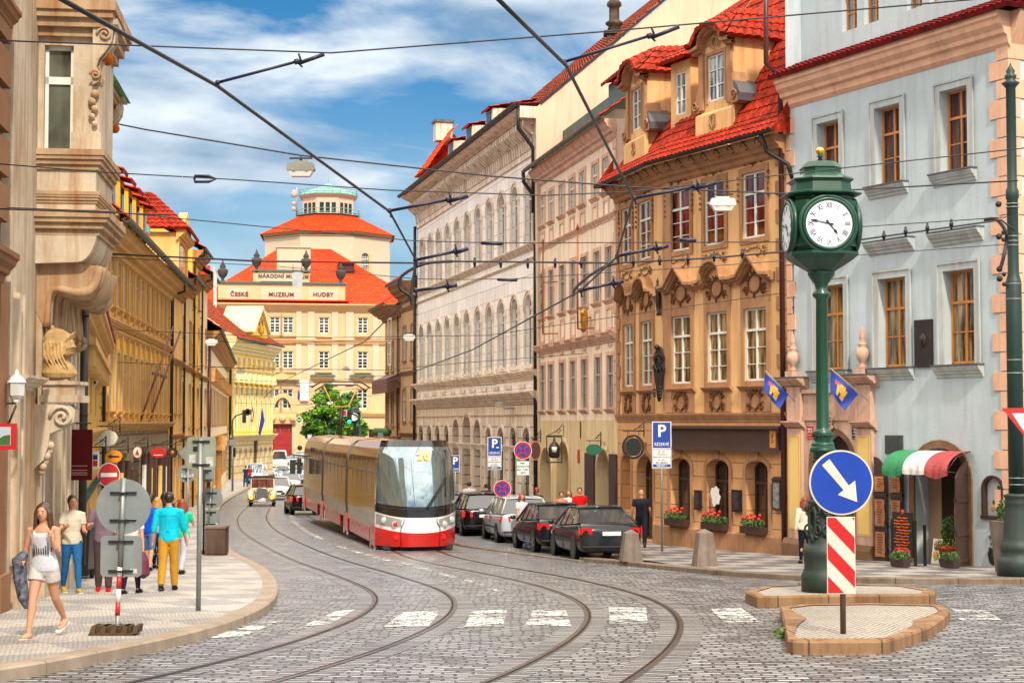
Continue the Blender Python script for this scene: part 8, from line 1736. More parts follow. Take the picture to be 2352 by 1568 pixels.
t_=thing('wall_lantern','ornate black iron lantern hanging over the arched doorways','lantern',P(1273,1032,62));B_('cage',M_IRON,t_,lambda m:(m.lathe([(.12,-.32),(.2,-.25),(.22,.05),(.16,.2),(.06,.3),(.03,.45)],8),band(m,[(-.3,-.45),(-.3,.5),(.3,.5),(.3,-.45)],[(-.26,-.45),(-.26,.46),(.26,.46),(.26,-.45)],-.02,.02),m.box(-.3,.3,-.02,.02,-.5,-.45),m.tube([(-.3,0,.52),(.35,0,.52),(.35,0,.9)],.02,5),m.tube([(-.2,0,.55),(.1,0,.7),(.33,0,.95)],.016,5),scroll(m,.16,.68,.1,1.4,1,.014,0)))
B_('lamp_glass',M_LAMP,t_,lambda m:m.lathe([(.10,-.1),(.12,.1)],8,(0,-.13,0)))
t_=thing('picture_sign','red framed landscape picture cut by the left edge','sign',P(3,1002,24));s=24/FPX
B_('frame',M_SRED,t_,lambda m:(m.box(-60*s,35*s,-.03,.02,-30*s,30*s)));B_('picture',[mat('sky_paint',(.45,.52,.60),rough=.6,var=.2),M_LEAF],t_,lambda m:(m.box(-55*s,23*s,-.035,-.0301,-20*s,22*s,0),m.prism([(-50*s,-.036,-19*s),(22*s,-.036,-19*s),(22*s,-.036,4*s),(8*s,-.036,2*s),(-8*s,-.036,-8*s),(-50*s,-.036,-5*s)],(0,-.002,0),1)))
t_=thing('wall_lamp','white hexagonal carriage lamp on an iron arm at the left edge','lamp',P(38,893,25.4));B_('lamp_head',[M_SWHITE,M_LAMP],t_,lambda m:(m.lathe([(.15,.1),(.10,.17),(.04,.22),(.03,.26),(.01,.3)],6,smooth=False),m.lathe([(.06,-.17),(.12,-.1),(.125,.09)],6,(0,0,0),1,smooth=False),m.lathe([(.03,-.22),(.06,-.17)],6)))
B_('arm',M_IRON,t_,lambda m:(m.tube([(-.0,0,-.22),(-.9,.1,-.22)],.015,5),m.tube([(-.0,0,-.25),(-.1,0,-.5),(-.3,.05,-.75),(-.9,.1,-.9)],.02,5)))
fN=Face(nh,NA,NB);t_=thing('bust','weathered sandstone bust of a hooded woman in profile on a moulded pedestal','bust',P(140,924,28.4),0)
M_BUST=mat('weathered_sandstone',(.46,.32,.18),rough=.85,var=.45,vs=3,bump=.006,bs=20,col2=(.58,.44,.28))
B_('pedestal',[M_CR],t_,lambda m:(m.box(-.3,.36,-.25,.5,.0,.12),m.box(-.26,.28,-.2,.5,.12,.3),m.box(-.3,.34,-.25,.5,.3,.36),m.lathe([(.28,.36),(.14,.44),(.1,.5)],4,(-.02,0,0),0,.5)))
def bustf(m):
 O=[(0,.70),(.02,.85),(.15,.96),(.35,1.0),(.55,.97),(.68,.91),(.80,.87),(.93,.93),(.86,.82),(.82,.77),(.86,.73),(.87,.68),(.95,.615),(.88,.59),(.90,.555),(.86,.53),(.88,.49),(.84,.44),(.72,.41),(.64,.36),(.74,.27),(.9,.18),(.98,.08),(.9,0),(.5,.0),(.1,.03),(.02,.12),(-.02,.3),(.03,.42),(-.01,.55)]
 for hy,k,lo in((.06,1,0),(.11,.93,0),(.15,.84,0),(.19,.7,.0)):m.prism([(-.30+.58*(.42+(u_-.42)*k),-hy-.0,.42+.86*(.5+(v_-.5)*k)) for u_,v_ in O],(0,2*hy,0))
 m.lathe([(.1,.40),(.26,.42),(.30,.5),(.26,.62),(.15,.72)],18,(-.04,0,0),0,sy=.95)
 for k in range(6):x0=-.22+k*.06;m.tube([(-.02+k*.02,-.17,1.22-k*.03),(x0-.04,-.20,1.0),(x0-.02,-.22,.8),(x0+.1,-.24,.58)],[.012,.022,.024,.012],5)
o=B_('figure',M_BUST,t_,bustf);md=o.modifiers.new('m','REMESH');md.mode='VOXEL';md.voxel_size=.011;md.use_smooth_shade=True;md=o.modifiers.new('s','SMOOTH');md.iterations=4;md.factor=.5
for px,py,d,lb in((187,835,34.5,'white dome security camera above the yellow banner'),(222,873,48,'white bullet security camera on the ochre house corner')):
 t_=thing('security_camera',lb,'camera',P(px,py,d));B_('housing',[M_SWHITE,M_SBLACK],t_,lambda m:(m.tube([(-.0,-.2,-.06),(0,.12,.06)],.08,10,0),m.disc((0,-.21,-.06),.05,.01,1)));B_('arm',M_SWHITE,t_,lambda m:m.tube([(0,.05,-.05),(-.1,.05,-.2),(-.45,.1,-.25)],.03,6))
t_=thing('vertical_banner','bright yellow vertical banner on the narrow yellow house','banner',P(184,905,34.8),0);B_('cloth',mat('banner_yellow',(.90,.78,.01),rough=.6,var=.1),t_,lambda m:m.prism([(-.06,0,-.55),(.10,0,-.53),(.07,.0,.5),(-.08,.0,.55)],(.0,.02,0)));B_('arm',M_IRON,t_,lambda m:(m.tube([(-.4,.1,.56),(.1,0,.56)],.012,4),m.tube([(-.4,.1,-.56),(.1,0,-.56)],.012,4)))
t_=thing('no_entry_sign','red no entry sign turned sideways on the ochre house','traffic sign',P(250,1090,50),R(38));B_('disc',[M_SRED,M_SWHITE],t_,lambda m:(m.disc((0,0,0),.36,.02,1,32),m.disc((0,-.004,0),.34,.004,0,32),m.box(-.26,.26,-.007,-.0041,-.06,.06,1)));B_('post',M_GALV,t_,lambda m:m.tube([(0,.05,.36),(0,.05,-3.0)],.03,6))
def pole_light(label,px,pb,d,arm,heads,name='traffic_light',green=False):
 t_=thing(name,label,'traffic light',(P(px,pb,d).x,d,zg(d)+.1));o=Vector((t_.location));q=lambda x,y:P(x,y,d)-o
 B_('post',M_TGREEN,t_,lambda m:(m.tube([(0,0,0),q(px,arm[0][1])],.08,8),m.tube([q(*a) for a in arm],.055,8)))
 for x,y,w_,h_,lit in heads:
  def hf(m):
   c=q(x,y);s=d/FPX;m.box(c.x-w_*s/2,c.x+w_*s/2,-.15,.15,c.z-h_*s/2,c.z+h_*s/2,0)
   for k in range(3):m.disc((c.x,-.2,c.z+h_*s*(.32-.32*k)),w_*s*.38,.06,1 if(lit and k==2) else 2,14)
  B_('signal_head',[M_SBLACK,mat('green_light',(.02,.95,.45),emis=3.0),M_RUB],t_,hf)
 return t_
pole_light('traffic light mast with a curved arm on the left pavement',534,1128,128,[(533,985),(534,965),(541,955),(560,948)],[(570,946,12,12,False),(561,956,8,30,False),(537,1038,8,22,False)])
pole_light('traffic light showing green in front of the tree',827,1030,112,[(827,975),(825,962),(818,953),(806,949)],[(803,957,9.5,33,True)])
t_=pole_light('slim green mast left of the tree with a curved arm',755,1032,125,[(755,985),(756,975),(764,965),(792,957)],[(756,1024,6,14,False)],name='curved_mast')
t_=thing('electronic_display','white framed display with red digits next to the green light','display',P(791,948,112));B_('case',[M_SWHITE,M_SBLACK,M_LREDON],t_,lambda m:(m.box(-.17,.17,-.05,.05,-.2,.2,0),m.box(-.13,.13,-.055,-.0501,-.16,.16,1),textmesh(m,'8',.24,(.04,-.056,0),2,bold=.01)))
t_=thing('street_clock','second green street clock far away by the tree','clock',(P(815,1030,118).x,118,zg(118)));o_=t_.location.copy();q=lambda y:P(815,y,118).z-o_.z
B_('column',M_TGREEN,t_,lambda m:m.lathe([(.22,0),(.2,.9),(.12,1.2),(.10,q(975)),(.2,q(970))],12));B_('clock_case',M_TGREEN,t_,lambda m:(oloft(m,[(.2,.1,q(970)),(.38,.15,q(966)),(.38,.15,q(948)),(.42,.18,q(946)),(.3,.14,q(942)),(.28,.14,q(938)),(.05,.02,q(933))])));B_('dial',[M_DIAL,M_SBLACK],t_,lambda m:(m.disc((-.02,-.41,q(957)),.29,.02,0,24),m.box(-.03,-.01,-.415,-.41,q(957),q(957)+.2,1),m.box(-.03,.12,-.415,-.41,q(957)-.01,q(957)+.01,1)))
def smallsign(label,px,py,w_,h_,d,m0,fn=None,name='road_sign',pb=None,border=True):
 t_=thing(name,label,'traffic sign',P(px,py,d));s=d/FPX;w_*=s;h_*=s;B_('board',[m0,M_SWHITE,M_SBLACK],t_,lambda m:(m.box(-w_/2,w_/2,0,.03,-h_/2,h_/2,1 if border else 0),m.box(-w_*.44,w_*.44,-.004,-.0005,-h_*.45,h_*.45,0),fn(m,w_,h_) if fn else None));z0=zg(d)-t_.location.z
 B_('post',M_GALV,t_,lambda m:m.tube([(0,.06,z0),(0,.06,h_/2)],.035,6));return t_
smallsign('far blue pedestrian crossing sign behind the tram roof',827,1019,15,13,110,M_SBLUE,lambda m,w_,h_:m.prism([(-w_*.34,-.006,-h_*.36),(w_*.34,-.006,-h_*.36),(0,-.006,h_*.4)],(0,-.002,0),1))
smallsign('far blue parking sign left of the tree',711,1004,10,13,150,M_SBLUE,lambda m,w_,h_:textmesh(m,'P',h_*.9,(0,-.006,0),1,bold=.02))
smallsign('grey sign back beside the far parking sign',716,1015,10,20,145,M_SBACK,border=False);smallsign('grey sign back at the far right house',875,1001,13,16,106,M_SBACK,border=False)
smallsign('small blank sign on the far traffic light mast',534,1016,15,14,127,M_SBACK,border=False)
t_=thing('kiosk','small kiosk with a bright blue roof left of the tree','kiosk',(P(741,1030,150).x,150,zg(150)));q=lambda y:P(741,y,150).z-t_.location.z
B_('walls',[F_GREY,M_SBLACK],t_,lambda m:(m.box(-.45,.45,-.4,.4,0,q(1022),0),m.box(-.25,.25,-.41,-.4,.8,q(1024),1)));B_('roof',mat('kiosk_blue',(.02,.30,.55),rough=.4),t_,lambda m:m.box(-.55,.55,-.5,.5,q(1022),q(1016)))
for px,pts,mats_,lb in((578,[(579,930),(584,948),(580,970),(575,966)],'cz','small white red and blue flag on the yellow building'),(598,[(602,935),(608,965),(598,1000),(593,996)],'eu','large blue flag with yellow stars on the yellow building')):
 flag(lb,(px-6 if px<590 else px-9,1000 if px>590 else 996),(px+2,pts[0][1]-2),pts,150,'flags on the yellow building',[M_FB,M_YEL,M_SRED] if mats_=='eu' else[M_SRED,M_SWHITE,M_FB],emblem=mats_=='cz')
flag('thin blue flag on the museum front',(692,926),(686,893),[(685,893),(689,905),(687,922),(683,915)],216,None,[M_FB,M_YEL,M_SRED],emblem=False)
tx=P(765,1030,172);te=thing('tree','bright green leafy tree standing before the museum','tree',(tx.x,172,zg(172)))
M_BARK=mat('bark',(.07,.045,.03),rough=.9,var=.4,vs=4);M_TL=mat('tree_leaf',(.13,.34,.02),rough=.55,var=.5,vs=.6,col2=(.26,.52,.03));M_TL2=mat('tree_leaf_dark',(.045,.16,.02),rough=.6,var=.4,vs=.8)
q=lambda x,y:P(x,y,172)-te.location
def trunkf(m):
 m.tube([(0,0,0),(.1,0,2),(-.1,.1,4.5),q(766,930)],[.3,.24,.17,.04],8)
 for x,y in((725,960),(745,925),(800,925),(810,965),(730,985),(805,995),(765,905)):m.tube([(0,0,2.2),(q(x,y)*.5+Vector((0,0,.8))),q(x,y)],[.13,.08,.02],6)
B_('trunk',M_BARK,te,trunkf)
tm=MB();rq=random.Random(11)
cl_=[(800,905,12),(730,915,13),(815,925,13),(712,958,12),(790,930,20),(820,975,15),(740,940,22),(775,955,24),(763,905,17),(745,925,20),(785,922,18),(770,935,22),(730,950,16),(798,945,17),(752,955,24),(785,965,22),(722,972,15),(812,965,14),(735,985,20),(765,985,24),(800,990,19),(822,990,12),(718,995,12),(750,1008,17),(782,1010,17),(818,952,14),(830,996,12),(812,978,16),(700,990,8),(708,978,9),(755,892,9),(832,982,9),(815,1008,9),(728,1012,10)]
for x,y,r_ in cl_:
 for _ in range(4):
  c=q(x+rq.uniform(-8,8),y+rq.uniform(-6,6))+Vector((0,rq.uniform(-2.4,2.4),0));r2=r_*172/FPX*rq.uniform(.4,.9);mi=0 if rq.random()<.66 else 1
  for _ in range(290):
   p=c+Vector((rq.gauss(0,.55),rq.gauss(0,.55),rq.gauss(0,.34)))*r2;u_=Vector((rq.gauss(0,1),rq.gauss(0,1),rq.gauss(0,.6))).normalized()*.17;v_=u_.cross(Vector((rq.gauss(0,1),rq.gauss(0,1),rq.gauss(0,1)))).normalized()*.10
   tm.add([p-u_,p+v_,p+u_,p-v_],[(0,1,2,3)],mi)
tm.build('crown',[M_TL,M_TL2],te)
SKIN=mat('skin',(.56,.27,.16),rough=.6,var=.1,vs=6);SKIN2=mat('skin_tanned',(.48,.21,.12),rough=.6,var=.1,vs=6)
def clothm(n,c,v=.22):return mat('cloth_'+n,c,rough=.85,var=v,vs=9,bump=.014,bs=9)
HAIRS={'brown':(.09,.04,.02),'dark':(.022,.015,.012),'blond':(.50,.27,.08),'red':(.26,.05,.02),'grey':(.3,.28,.26),'ltbrown':(.20,.09,.035)}
def ell(mb,rows,n=18):
 vs=[];fs=[]
 for x,y,z,rx,ry in rows:vs+=[(x+rx*cos(2*pi*i/n),y+ry*sin(2*pi*i/n),z) for i in range(n)]
 for j in range(len(rows)-1):
  for i in range(n):k=(i+1)%n;fs.append((j*n+i,j*n+k,j*n+n+k,j*n+n+i))
 fs+=[tuple(range(n))[::-1],tuple(range(len(rows)*n-n,len(rows)*n))];mb.add(vs,fs,0,True)
def vox(o,s,it=4):
 m=o.modifiers.new('merge','REMESH');m.mode='VOXEL';m.voxel_size=s;m.use_smooth_shade=True;m=o.modifiers.new('soften','SMOOTH');m.iterations=it;m.factor=.5;return o
def person(label,px,d,h,rz,top,bottom,shoes=(.03,.03,.03),hair=('dark','short'),legs=((18,8),(-14,12)),arms=((-16,6,12),(16,6,18)),fem=False,kind='trousers',sleeve='short',skin=SKIN,off=.148,lod=1,tname='top',bname='bottom',lean=0,hturn=0,x=None,face=True):
 """rz=0 faces the viewer; legs: (thigh swing, knee bend); arms: (swing, out, elbow) in degrees, right-hand picture side first"""
 X=(px-1176)/FPX*d if x is None else x;z0=zg(d)+off;t=thing('person',label,'person',(X,d,z0),rz);vs_={0:.010,1:.014,2:.022}[lod]*h/1.7
 W=(.92 if fem else 1.0)*h;hipw=(.098 if fem else.092)*h;sh=(.108 if fem else.125)*h
 hips=.525*h;J=[]
 Lt,Ls=.245*h,.245*h;low=9
 for s,(a,k) in zip((1,-1),legs):
  a1,a2=R(a),R(a-k);hp=Vector((s*.048*h,0,hips));kn=hp+Vector((s*.004*h,-sin(a1)*Lt,-cos(a1)*Lt));an=kn+Vector((s*.002*h,-sin(a2)*Ls,-cos(a2)*Ls));J.append((hp,kn,an,a2));low=min(low,an.z)
 dz=.042*h-low;V=lambda v:Vector((v.x,v.y-(max(0,v.z-hips)*sin(R(lean))),v.z+dz));J=[(V(a),V(b),V(c),q) for a,b,c,q in J];H=lambda f:f*h+dz;LY=lambda f:-(max(0,f*h-hips)*sin(R(lean)))
 body=MB();torso=[(.475,hipw*.8,.05*h),(.52,hipw,.062*h),(.56,hipw*.97,.062*h),(.625,(.07 if fem else.084)*h,.052*h),(.70,.088*h,.06*h),(.76,.098*h,.062*h),(.805,sh*.86,.052*h),(.83,sh*.5,.042*h),(.845,.033*h,.034*h),(.89,.03*h,.033*h)]
 ell(body,[(0,LY(f),H(f),a,b) for f,a,b in torso])
 for hp,kn,an,q in J:
  cf=an+(kn-an)*.68+Vector((0,.008*h,0));body.tube([hp+Vector((0,0,.01)),hp+(kn-hp)*.4,kn,cf,an+(kn-an)*.2,an],[.055*h,.047*h,.031*h,.033*h,.021*h,.019*h],12)
  body.tube([an+Vector((0,.03*h,-.02*h)),an+Vector((0,-.01*h,-.02*h)),an+Vector((0,-.09*h,-.032*h))],[.018*h,.024*h,.012*h],8)
 AR=[]
 for s,(a,o_,e) in zip((1,-1),arms):
  a1,oo,a2=R(a),R(o_),R(a+e);sp=Vector((s*sh*.93,LY(.81),H(.805)));el=sp+Vector((s*sin(oo),-sin(a1)*cos(oo),-cos(a1)*cos(oo)))*.175*h;inw=-.35 if e>60 else-.05
  wr=el+Vector((s*sin(oo)*(1+inw*6),-sin(a2)*cos(oo),-cos(a2)*cos(oo))).normalized()*.145*h;AR.append((sp,el,wr));fd=(wr-el).normalized()
  body.tube([Vector((s*sh*.5,LY(.81),H(.812))),sp,sp+(el-sp)*.5,el,el+(wr-el)*.3,wr],[.03*h,.031*h,.026*h,.021*h,.023*h,.0145*h],10)
  pal=wr+fd*.048*h;sd_=fd.cross(Vector((s,0,0)));sd_=sd_.normalized() if sd_.length>.1 else Vector((0,0,1));body.tube([wr,wr+fd*.02*h,pal],[.014*h,.0175*h,.016*h],8,sq=.75)
  if lod==0 or h*FPX/d>200:
   for k in range(4):b0=pal+sd_*(.0095*(k-1.5))*h;ln=(.034,.042,.044,.037)[k]*h;b1=b0+fd*ln*.55;b2=b1+(fd*.7+Vector((-s*.6,0,0))).normalized()*ln*.5;body.tube([b0-fd*.01,b1,b2],[.0056*h,.0052*h,.0042*h],6)
   tb=wr+fd*.016*h-sd_*.012*h;body.tube([tb,tb-sd_*.016*h+fd*.014*h,tb-sd_*.02*h+fd*.034*h],[.0075*h,.0065*h,.0048*h],6)
 hc=Vector((0,LY(.93)-.008*h,H(.932)));body.ball(hc,.058*h,0,12,(.78,.92,1.12));body.ball(hc+Vector((0,-.016*h,-.034*h)),.036*h,0,8,(.85,.8,.9));body.ball(hc+Vector((0,-.056*h,-.008*h)),.0085*h,0,6,(.8,1,1.3))
 for s in(-1,1):body.ball(hc+Vector((s*.045*h,.006*h,-.004*h)),.012*h,0,6,(.4,.8,1.2))
 bo=vox(body.build('body',skin,t),vs_,3)
 g=1.13;tp=MB();z1=.835;hem=.50 if kind!='none' else.5;rows=[(hem,hipw*1.12,.070*h),(.53,hipw*1.12,.073*h),(.57,hipw*1.06,.071*h),(.625,(.082 if fem else.098)*h,.063*h),(.70,.098*h,.069*h),(.76,.106*h,.072*h),(.805,sh*.92,.060*h),(z1,sh*.55,.047*h),(.848,.038*h,.040*h)]
 if sleeve=='tank':rows=rows[:6]+[(.785,.085*h,.06*h)]
 ell(tp,[(0,LY(f),H(f),a,b) for f,a,b in rows])
 if sleeve=='tank':
  for s in(-1,1):tp.tube([(s*.055*h,LY(.78)-.055*h,H(.77)),(s*.06*h,LY(.83),H(.842)),(s*.055*h,LY(.78)+.045*h,H(.78))],.012*h,6)
 for(sp,el,wr),s in zip(AR,(1,-1)):
  r0=Vector((s*sh*.55,LY(.81),H(.808)))
  if sleeve=='short':tp.tube([r0,sp,sp+(el-sp)*.62],[.036*h,.039*h,.034*h],12)
  elif sleeve=='rolled':tp.tube([r0,sp,el,el+(wr-el)*.28],[.036*h,.039*h,.032*h,.03*h],12)
  elif sleeve=='long':tp.tube([r0,sp,el,wr-(wr-el)*.06],[.036*h,.038*h,.030*h,.022*h],12)
 tm_=clothm(tname,top);vox(tp.build('shirt' if not fem else 'top',tm_,t),vs_*1.15,2)
 bt=MB();ell(bt,[(0,0,H(.462),hipw*.62,.05*h),(0,0,H(.50),hipw*1.05,.066*h),(0,0,H(.54),hipw*1.06,.067*h),(0,0,H(.575 if hem>.49 else.55),hipw*.98,.064*h)])
 for hp,kn,an,q in J:
  if kind=='shorts':bt.tube([hp+Vector((0,0,.01)),hp+(kn-hp)*.42],[.062*h,.061*h],14)
  elif kind=='knee':bt.tube([hp+Vector((0,0,.01)),hp+(kn-hp)*.5,kn],[.06*h,.052*h,.044*h],14)
  else:w_=1.0 if kind=='tight' else 1.16;bt.tube([hp+Vector((0,0,.01)),hp+(kn-hp)*.45,kn,kn+(an-kn)*.35,an+(kn-an)*.02],[.06*h,.053*h,.0375*h*w_,.038*h*w_,(.024 if kind=='tight' else.034)*h],14)
 vox(bt.build('shorts' if kind in('shorts','knee') else 'trousers',clothm(bname,bottom),t),vs_*1.15,2)
 for hp,kn,an,q in J:
  sm_=MB();up=Vector((0,sin(q),cos(q)));f_=Vector((0,-cos(q)*1.0,sin(q)*.35)).normalized();c=an-Vector((0,0,.012*h));sm_.tube([c-f_*.032*h+Vector((0,0,-.012*h)),c,c+f_*.05*h-Vector((0,0,.012*h)),c+f_*.105*h-Vector((0,0,.016*h))],[.020*h,.028*h,.026*h,.016*h],10,0,.9);sm_.prism([c-f_*.05*h+Vector((sx_*.022*h,0,-.036*h)) for sx_ in(-1,)]+[c+f_*.12*h+Vector((-.022*h,0,-.036*h)),c+f_*.12*h+Vector((.022*h,0,-.036*h)),c-f_*.05*h+Vector((.022*h,0,-.036*h))],(0,0,.012*h),1)
  sm_.build('shoe',[clothm('shoe%d'%(int(shoes[0]*99)+int(shoes[1]*9)),shoes),M_SWHITE if shoes[0]>.2 else M_RUB],t)
 hn,hs=hair;hm=mat('hair_'+hn,HAIRS[hn],rough=.45,var=.5,vs=25)
 if hs!='bald':
  hb=MB();hb.ball(hc+Vector((0,.012*h,.013*h)),.0625*h,0,12,(.84,.93,1.08 if hs!='short' else 1.0));rq_=random.Random(int(px))
  if hs in('long','verylong'):
   ln=.20 if hs=='long' else.34
   for k in range(22):
    a=pi*(-.08+1.16*k/21);x0,y0=.05*h*cos(a),.05*h*sin(a)+.004;l_=ln*h*rq_.uniform(.8,1.08);hb.tube([hc+Vector((x0*.6,y0*.6,.05*h)),hc+Vector((x0*1.05,y0,.0)),hc+Vector((x0*1.25,y0*1.2+.008*h,-l_*.45)),hc+Vector((x0*1.35+rq_.uniform(-.01,.01)*h,y0*1.25,-l_))],[.016*h,.018*h,.017*h,.006*h],6)
  if hs=='pony':hb.tube([hc+Vector((0,.05*h,.03*h)),hc+Vector((0,.085*h,.02*h)),hc+Vector((0,.10*h,-.05*h)),hc+Vector((0,.085*h,-.12*h))],[.02*h,.024*h,.022*h,.008*h],8)
  if hs=='bun':hb.ball(hc+Vector((0,.06*h,.04*h)),.03*h,0,7)
  vox(hb.build('hair',hm,t),vs_,2)
 if face and lod<2:
  for s in(-1,1):e=MB();e.ball(hc+Vector((s*.018*h,-.0505*h,.002*h)),.0042*h,0,5,(1.3,.6,.7));e.build('eye',M_SBLACK,t);e=MB();e.tube([hc+Vector((s*.01*h,-.051*h,.014*h)),hc+Vector((s*.028*h,-.046*h,.015*h))],.0025*h,4);e.build('eyebrow',hm,t)
  e=MB();e.tube([hc+Vector((-.013*h,-.0475*h,-.032*h)),hc+Vector((0,-.0515*h,-.031*h)),hc+Vector((.013*h,-.0475*h,-.032*h))],.0036*h,5);e.build('mouth',mat('lips',(.40,.10,.08),rough=.5),t)
 for o in t.children if False else[]:pass
 return t,AR,h,H
def item(name,label,cat_,t,pts,rad,m_,sq=.5,extra=None):
 q=thing(name,label,cat_,t.location,t.rotation_euler[2]);mb=MB();mb.tube(pts,rad,10,0,sq);o=mb.build('body',m_,q);vox(o,.015,2)
 if extra:mb=MB();extra(mb);mb.build('strap',M_RUB,q)
 return q
WHT,GRY=(.70,.68,.66),(.30,.26,.28)
d1=G(105,1462,.148).y
t,AR,h,H=person('young woman with very long brown hair, white tank top and pale shorts',108,d1,1.70,R(-8),(.62,.62,.66),(.60,.56,.54),shoes=(.62,.40,.30),hair=('brown','verylong'),legs=((-20,24),(20,6)),arms=((10,8,140),(-6,16,75)),fem=True,kind='shorts',sleeve='tank',lod=0,tname='tank',bname='paleshort',lean=4)
mb=MB();rq=random.Random(4)
for k in range(7):mb.tube([(-.09+k*.03,-.118,H(.70)+.02*rq.random()),(-.09+k*.03+.01,-.125,H(.63))],.011,4)
mb.build('print',mat('print_grey',(.12,.12,.15),rough=.8),t)
wr=AR[1][2];item('jacket','grey and dark plaid jacket hanging over the arm of the woman in pale shorts','jacket',t,[wr+Vector((.02,.02,.1)),wr+Vector((-.06,0,0)),wr+Vector((-.05,.02,-.22)),wr+Vector((.0,.02,-.48)),wr+Vector((.05,0,-.60))],[.07,.13,.12,.10,.03],mat('plaid_grey',(.26,.28,.32),rough=.9,var=.7,vs=9,col2=(.06,.04,.07)),.7)
d2=G(170,1360,.148).y
t,AR,h,H=person('woman with a ponytail in a cream T-shirt and blue jeans looking to the right',170,d2,1.74,R(28),(.60,.55,.46),(.07,.17,.34),shoes=(.50,.38,.12),hair=('brown','pony'),legs=((12,4),(-12,8)),arms=((6,6,85),(14,8,95)),fem=True,kind='tight',lod=0,tname='cream',bname='jeans')
item('handbag','small dark shoulder bag worn by the woman in the cream T-shirt','bag',t,[(-.22,.03,H(.58)),(-.23,.03,H(.48))],[.06,.08],M_RUB,.6,lambda m:m.tube([(-.20,.02,H(.58)),(-.12,-.04,H(.82)),(-.1,.05,H(.82)),(-.2,.05,H(.58))],.01,5))
t,AR,h,H=person('man in a grey purple T-shirt and red trainers behind the round sign back',243,G(240,1358,.148).y,1.78,R(10),(.22,.17,.20),(.11,.08,.075),shoes=(.60,.04,.03),hair=('brown','short'),legs=((10,4),(-8,4)),arms=((-10,8,8),(8,12,100)),tname='greypurple',bname='dkbrown')
t,AR,h,H=person('woman in a white T-shirt and dark purple tights seen from behind',306,G(300,1362,.148).y,1.62,R(175),WHT,(.035,.02,.035),shoes=(.02,.02,.02),hair=('dark','bun'),legs=((-10,4),(12,4)),arms=((8,12,10),(-8,8,10)),fem=True,kind='tight',tname='white',bname='plum')
p=AR[1][2];item('bag','large burgundy cloth bag held by the woman in dark tights','bag',t,[p+Vector((0,0,-.05)),p+Vector((-.02,0,-.2)),p+Vector((-.02,0,-.45)),p+Vector((0,0,-.52))],[.05,.13,.17,.05],mat('burgundy',(.12,.015,.04),rough=.7,var=.3,vs=5),.6)
t,AR,h,H=person('man in a bright turquoise shirt with rolled sleeves and tan chinos walking away',391,G(388,1355,.148).y,1.79,R(184),(.10,.52,.66),(.50,.30,.10),shoes=(.02,.02,.02),hair=('dark','short'),legs=((-10,14),(9,2)),arms=((-10,9,22),(14,9,15)),sleeve='rolled',lod=0,tname='turquoise',bname='tan',face=False)
mb=MB();mb.box(-.02,.02,.128,.136,H(.60),H(.78));mb.tube([(-.2,.105,H(.775)),(0,.135,H(.765)),(.2,.105,H(.775))],.006,4);mb.tube([(-.07,-.0,H(.845)),(0,.07,H(.85)),(.07,0,H(.845))],.02,6);mb.build('collar',MC['cloth_turquoise'],t)
person('woman with long red hair in a mint green T-shirt lifting her hand',421,36.5,1.64,R(170),(.10,.55,.38),(.5,.5,.55),hair=('red','long'),arms=((5,8,12),(30,12,120)),fem=True,tname='mint',bname='palejean',face=False)
person('blonde woman in a pale grey top ahead of the man in turquoise',364,39,1.66,R(180),(.42,.38,.38),(.03,.05,.10),hair=('blond','long'),legs=((14,4),(-12,8)),fem=True,kind='tight',tname='palegrey',bname='navyj',face=False)
person('person in a bright blue T-shirt and denim shorts behind the round sign',346,38,1.72,R(178),(.01,.13,.55),(.12,.22,.40),shoes=(.03,.08,.2),hair=('dark','short'),kind='knee',tname='brightblue',bname='denim',face=False)
person('dark haired person in navy above the blonde woman',381,46,1.78,R(180),(.02,.025,.06),(.03,.03,.04),hair=('dark','long'),tname='navy',bname='blk',face=False,lod=2)
person('man in a brown top further up the pavement',350,43,1.76,R(176),(.14,.06,.045),(.04,.04,.05),hair=('dark','short'),tname='brown',bname='blk',face=False,lod=2)
person('distant walker in black carrying a bag past the sign posts',453,G(452,1157,.148).y,1.68,R(185),(.015,.015,.018),(.015,.015,.018),hair=('dark','short'),tname='blk',bname='blk',face=False,lod=2,fem=True)
for px,dx,tc_,lb in((566,0,(.03,.05,.08),'far man in a dark T-shirt and jeans at the left kerb'),(574,1.5,(.45,.03,.03),'far man in a red top behind the man in dark blue')):person(lb,px,142+dx,1.8,R(200),tc_,(.03,.07,.15),tname='f%d'%px,bname='jeansd',lod=2,face=False)
for px,lb in((681,'far pedestrian in dark clothes left of the other by the silver cars'),(691,'far pedestrian with a red cap by the silver cars')):person(lb,px,174,1.8,R(180),(.03,.03,.06),(.03,.03,.04),tname='fardark',bname='blk',lod=2,face=False,hair=('red' if px>685 else 'dark','short'))
person('man in a pale grey T-shirt walking away by the palace wall',1078,68,1.82,R(182),(.46,.46,.47),(.05,.05,.06),tname='lgrey',bname='blk',face=False,arms=((-10,14,10),(10,14,10)))
person('woman in a dark grey top with a strap, beside the man in the pale T-shirt',1117,68,1.74,R(182),(.05,.06,.08),(.05,.05,.06),tname='dgrey',bname='blk',fem=True,hair=('brown','bun'),face=False)
person('woman with orange hair tied back in a black jacket',1233,61,1.70,R(178),(.012,.012,.014),(.02,.02,.03),tname='blk',bname='blk',fem=True,sleeve='long',hair=('red','pony'),face=False)
person('dark haired woman in sunglasses, left of the pair by the doorways',1289,58,1.62,R(5),(.50,.25,.20),(.04,.04,.06),tname='rose',bname='blk',fem=True,hair=('dark','bun'))
person('blonde woman in sunglasses and a white top beside her dark haired friend',1306,58.5,1.66,R(-4),(.68,.66,.64),(.04,.04,.06),tname='white2',bname='blk',fem=True,hair=('ltbrown','long'))
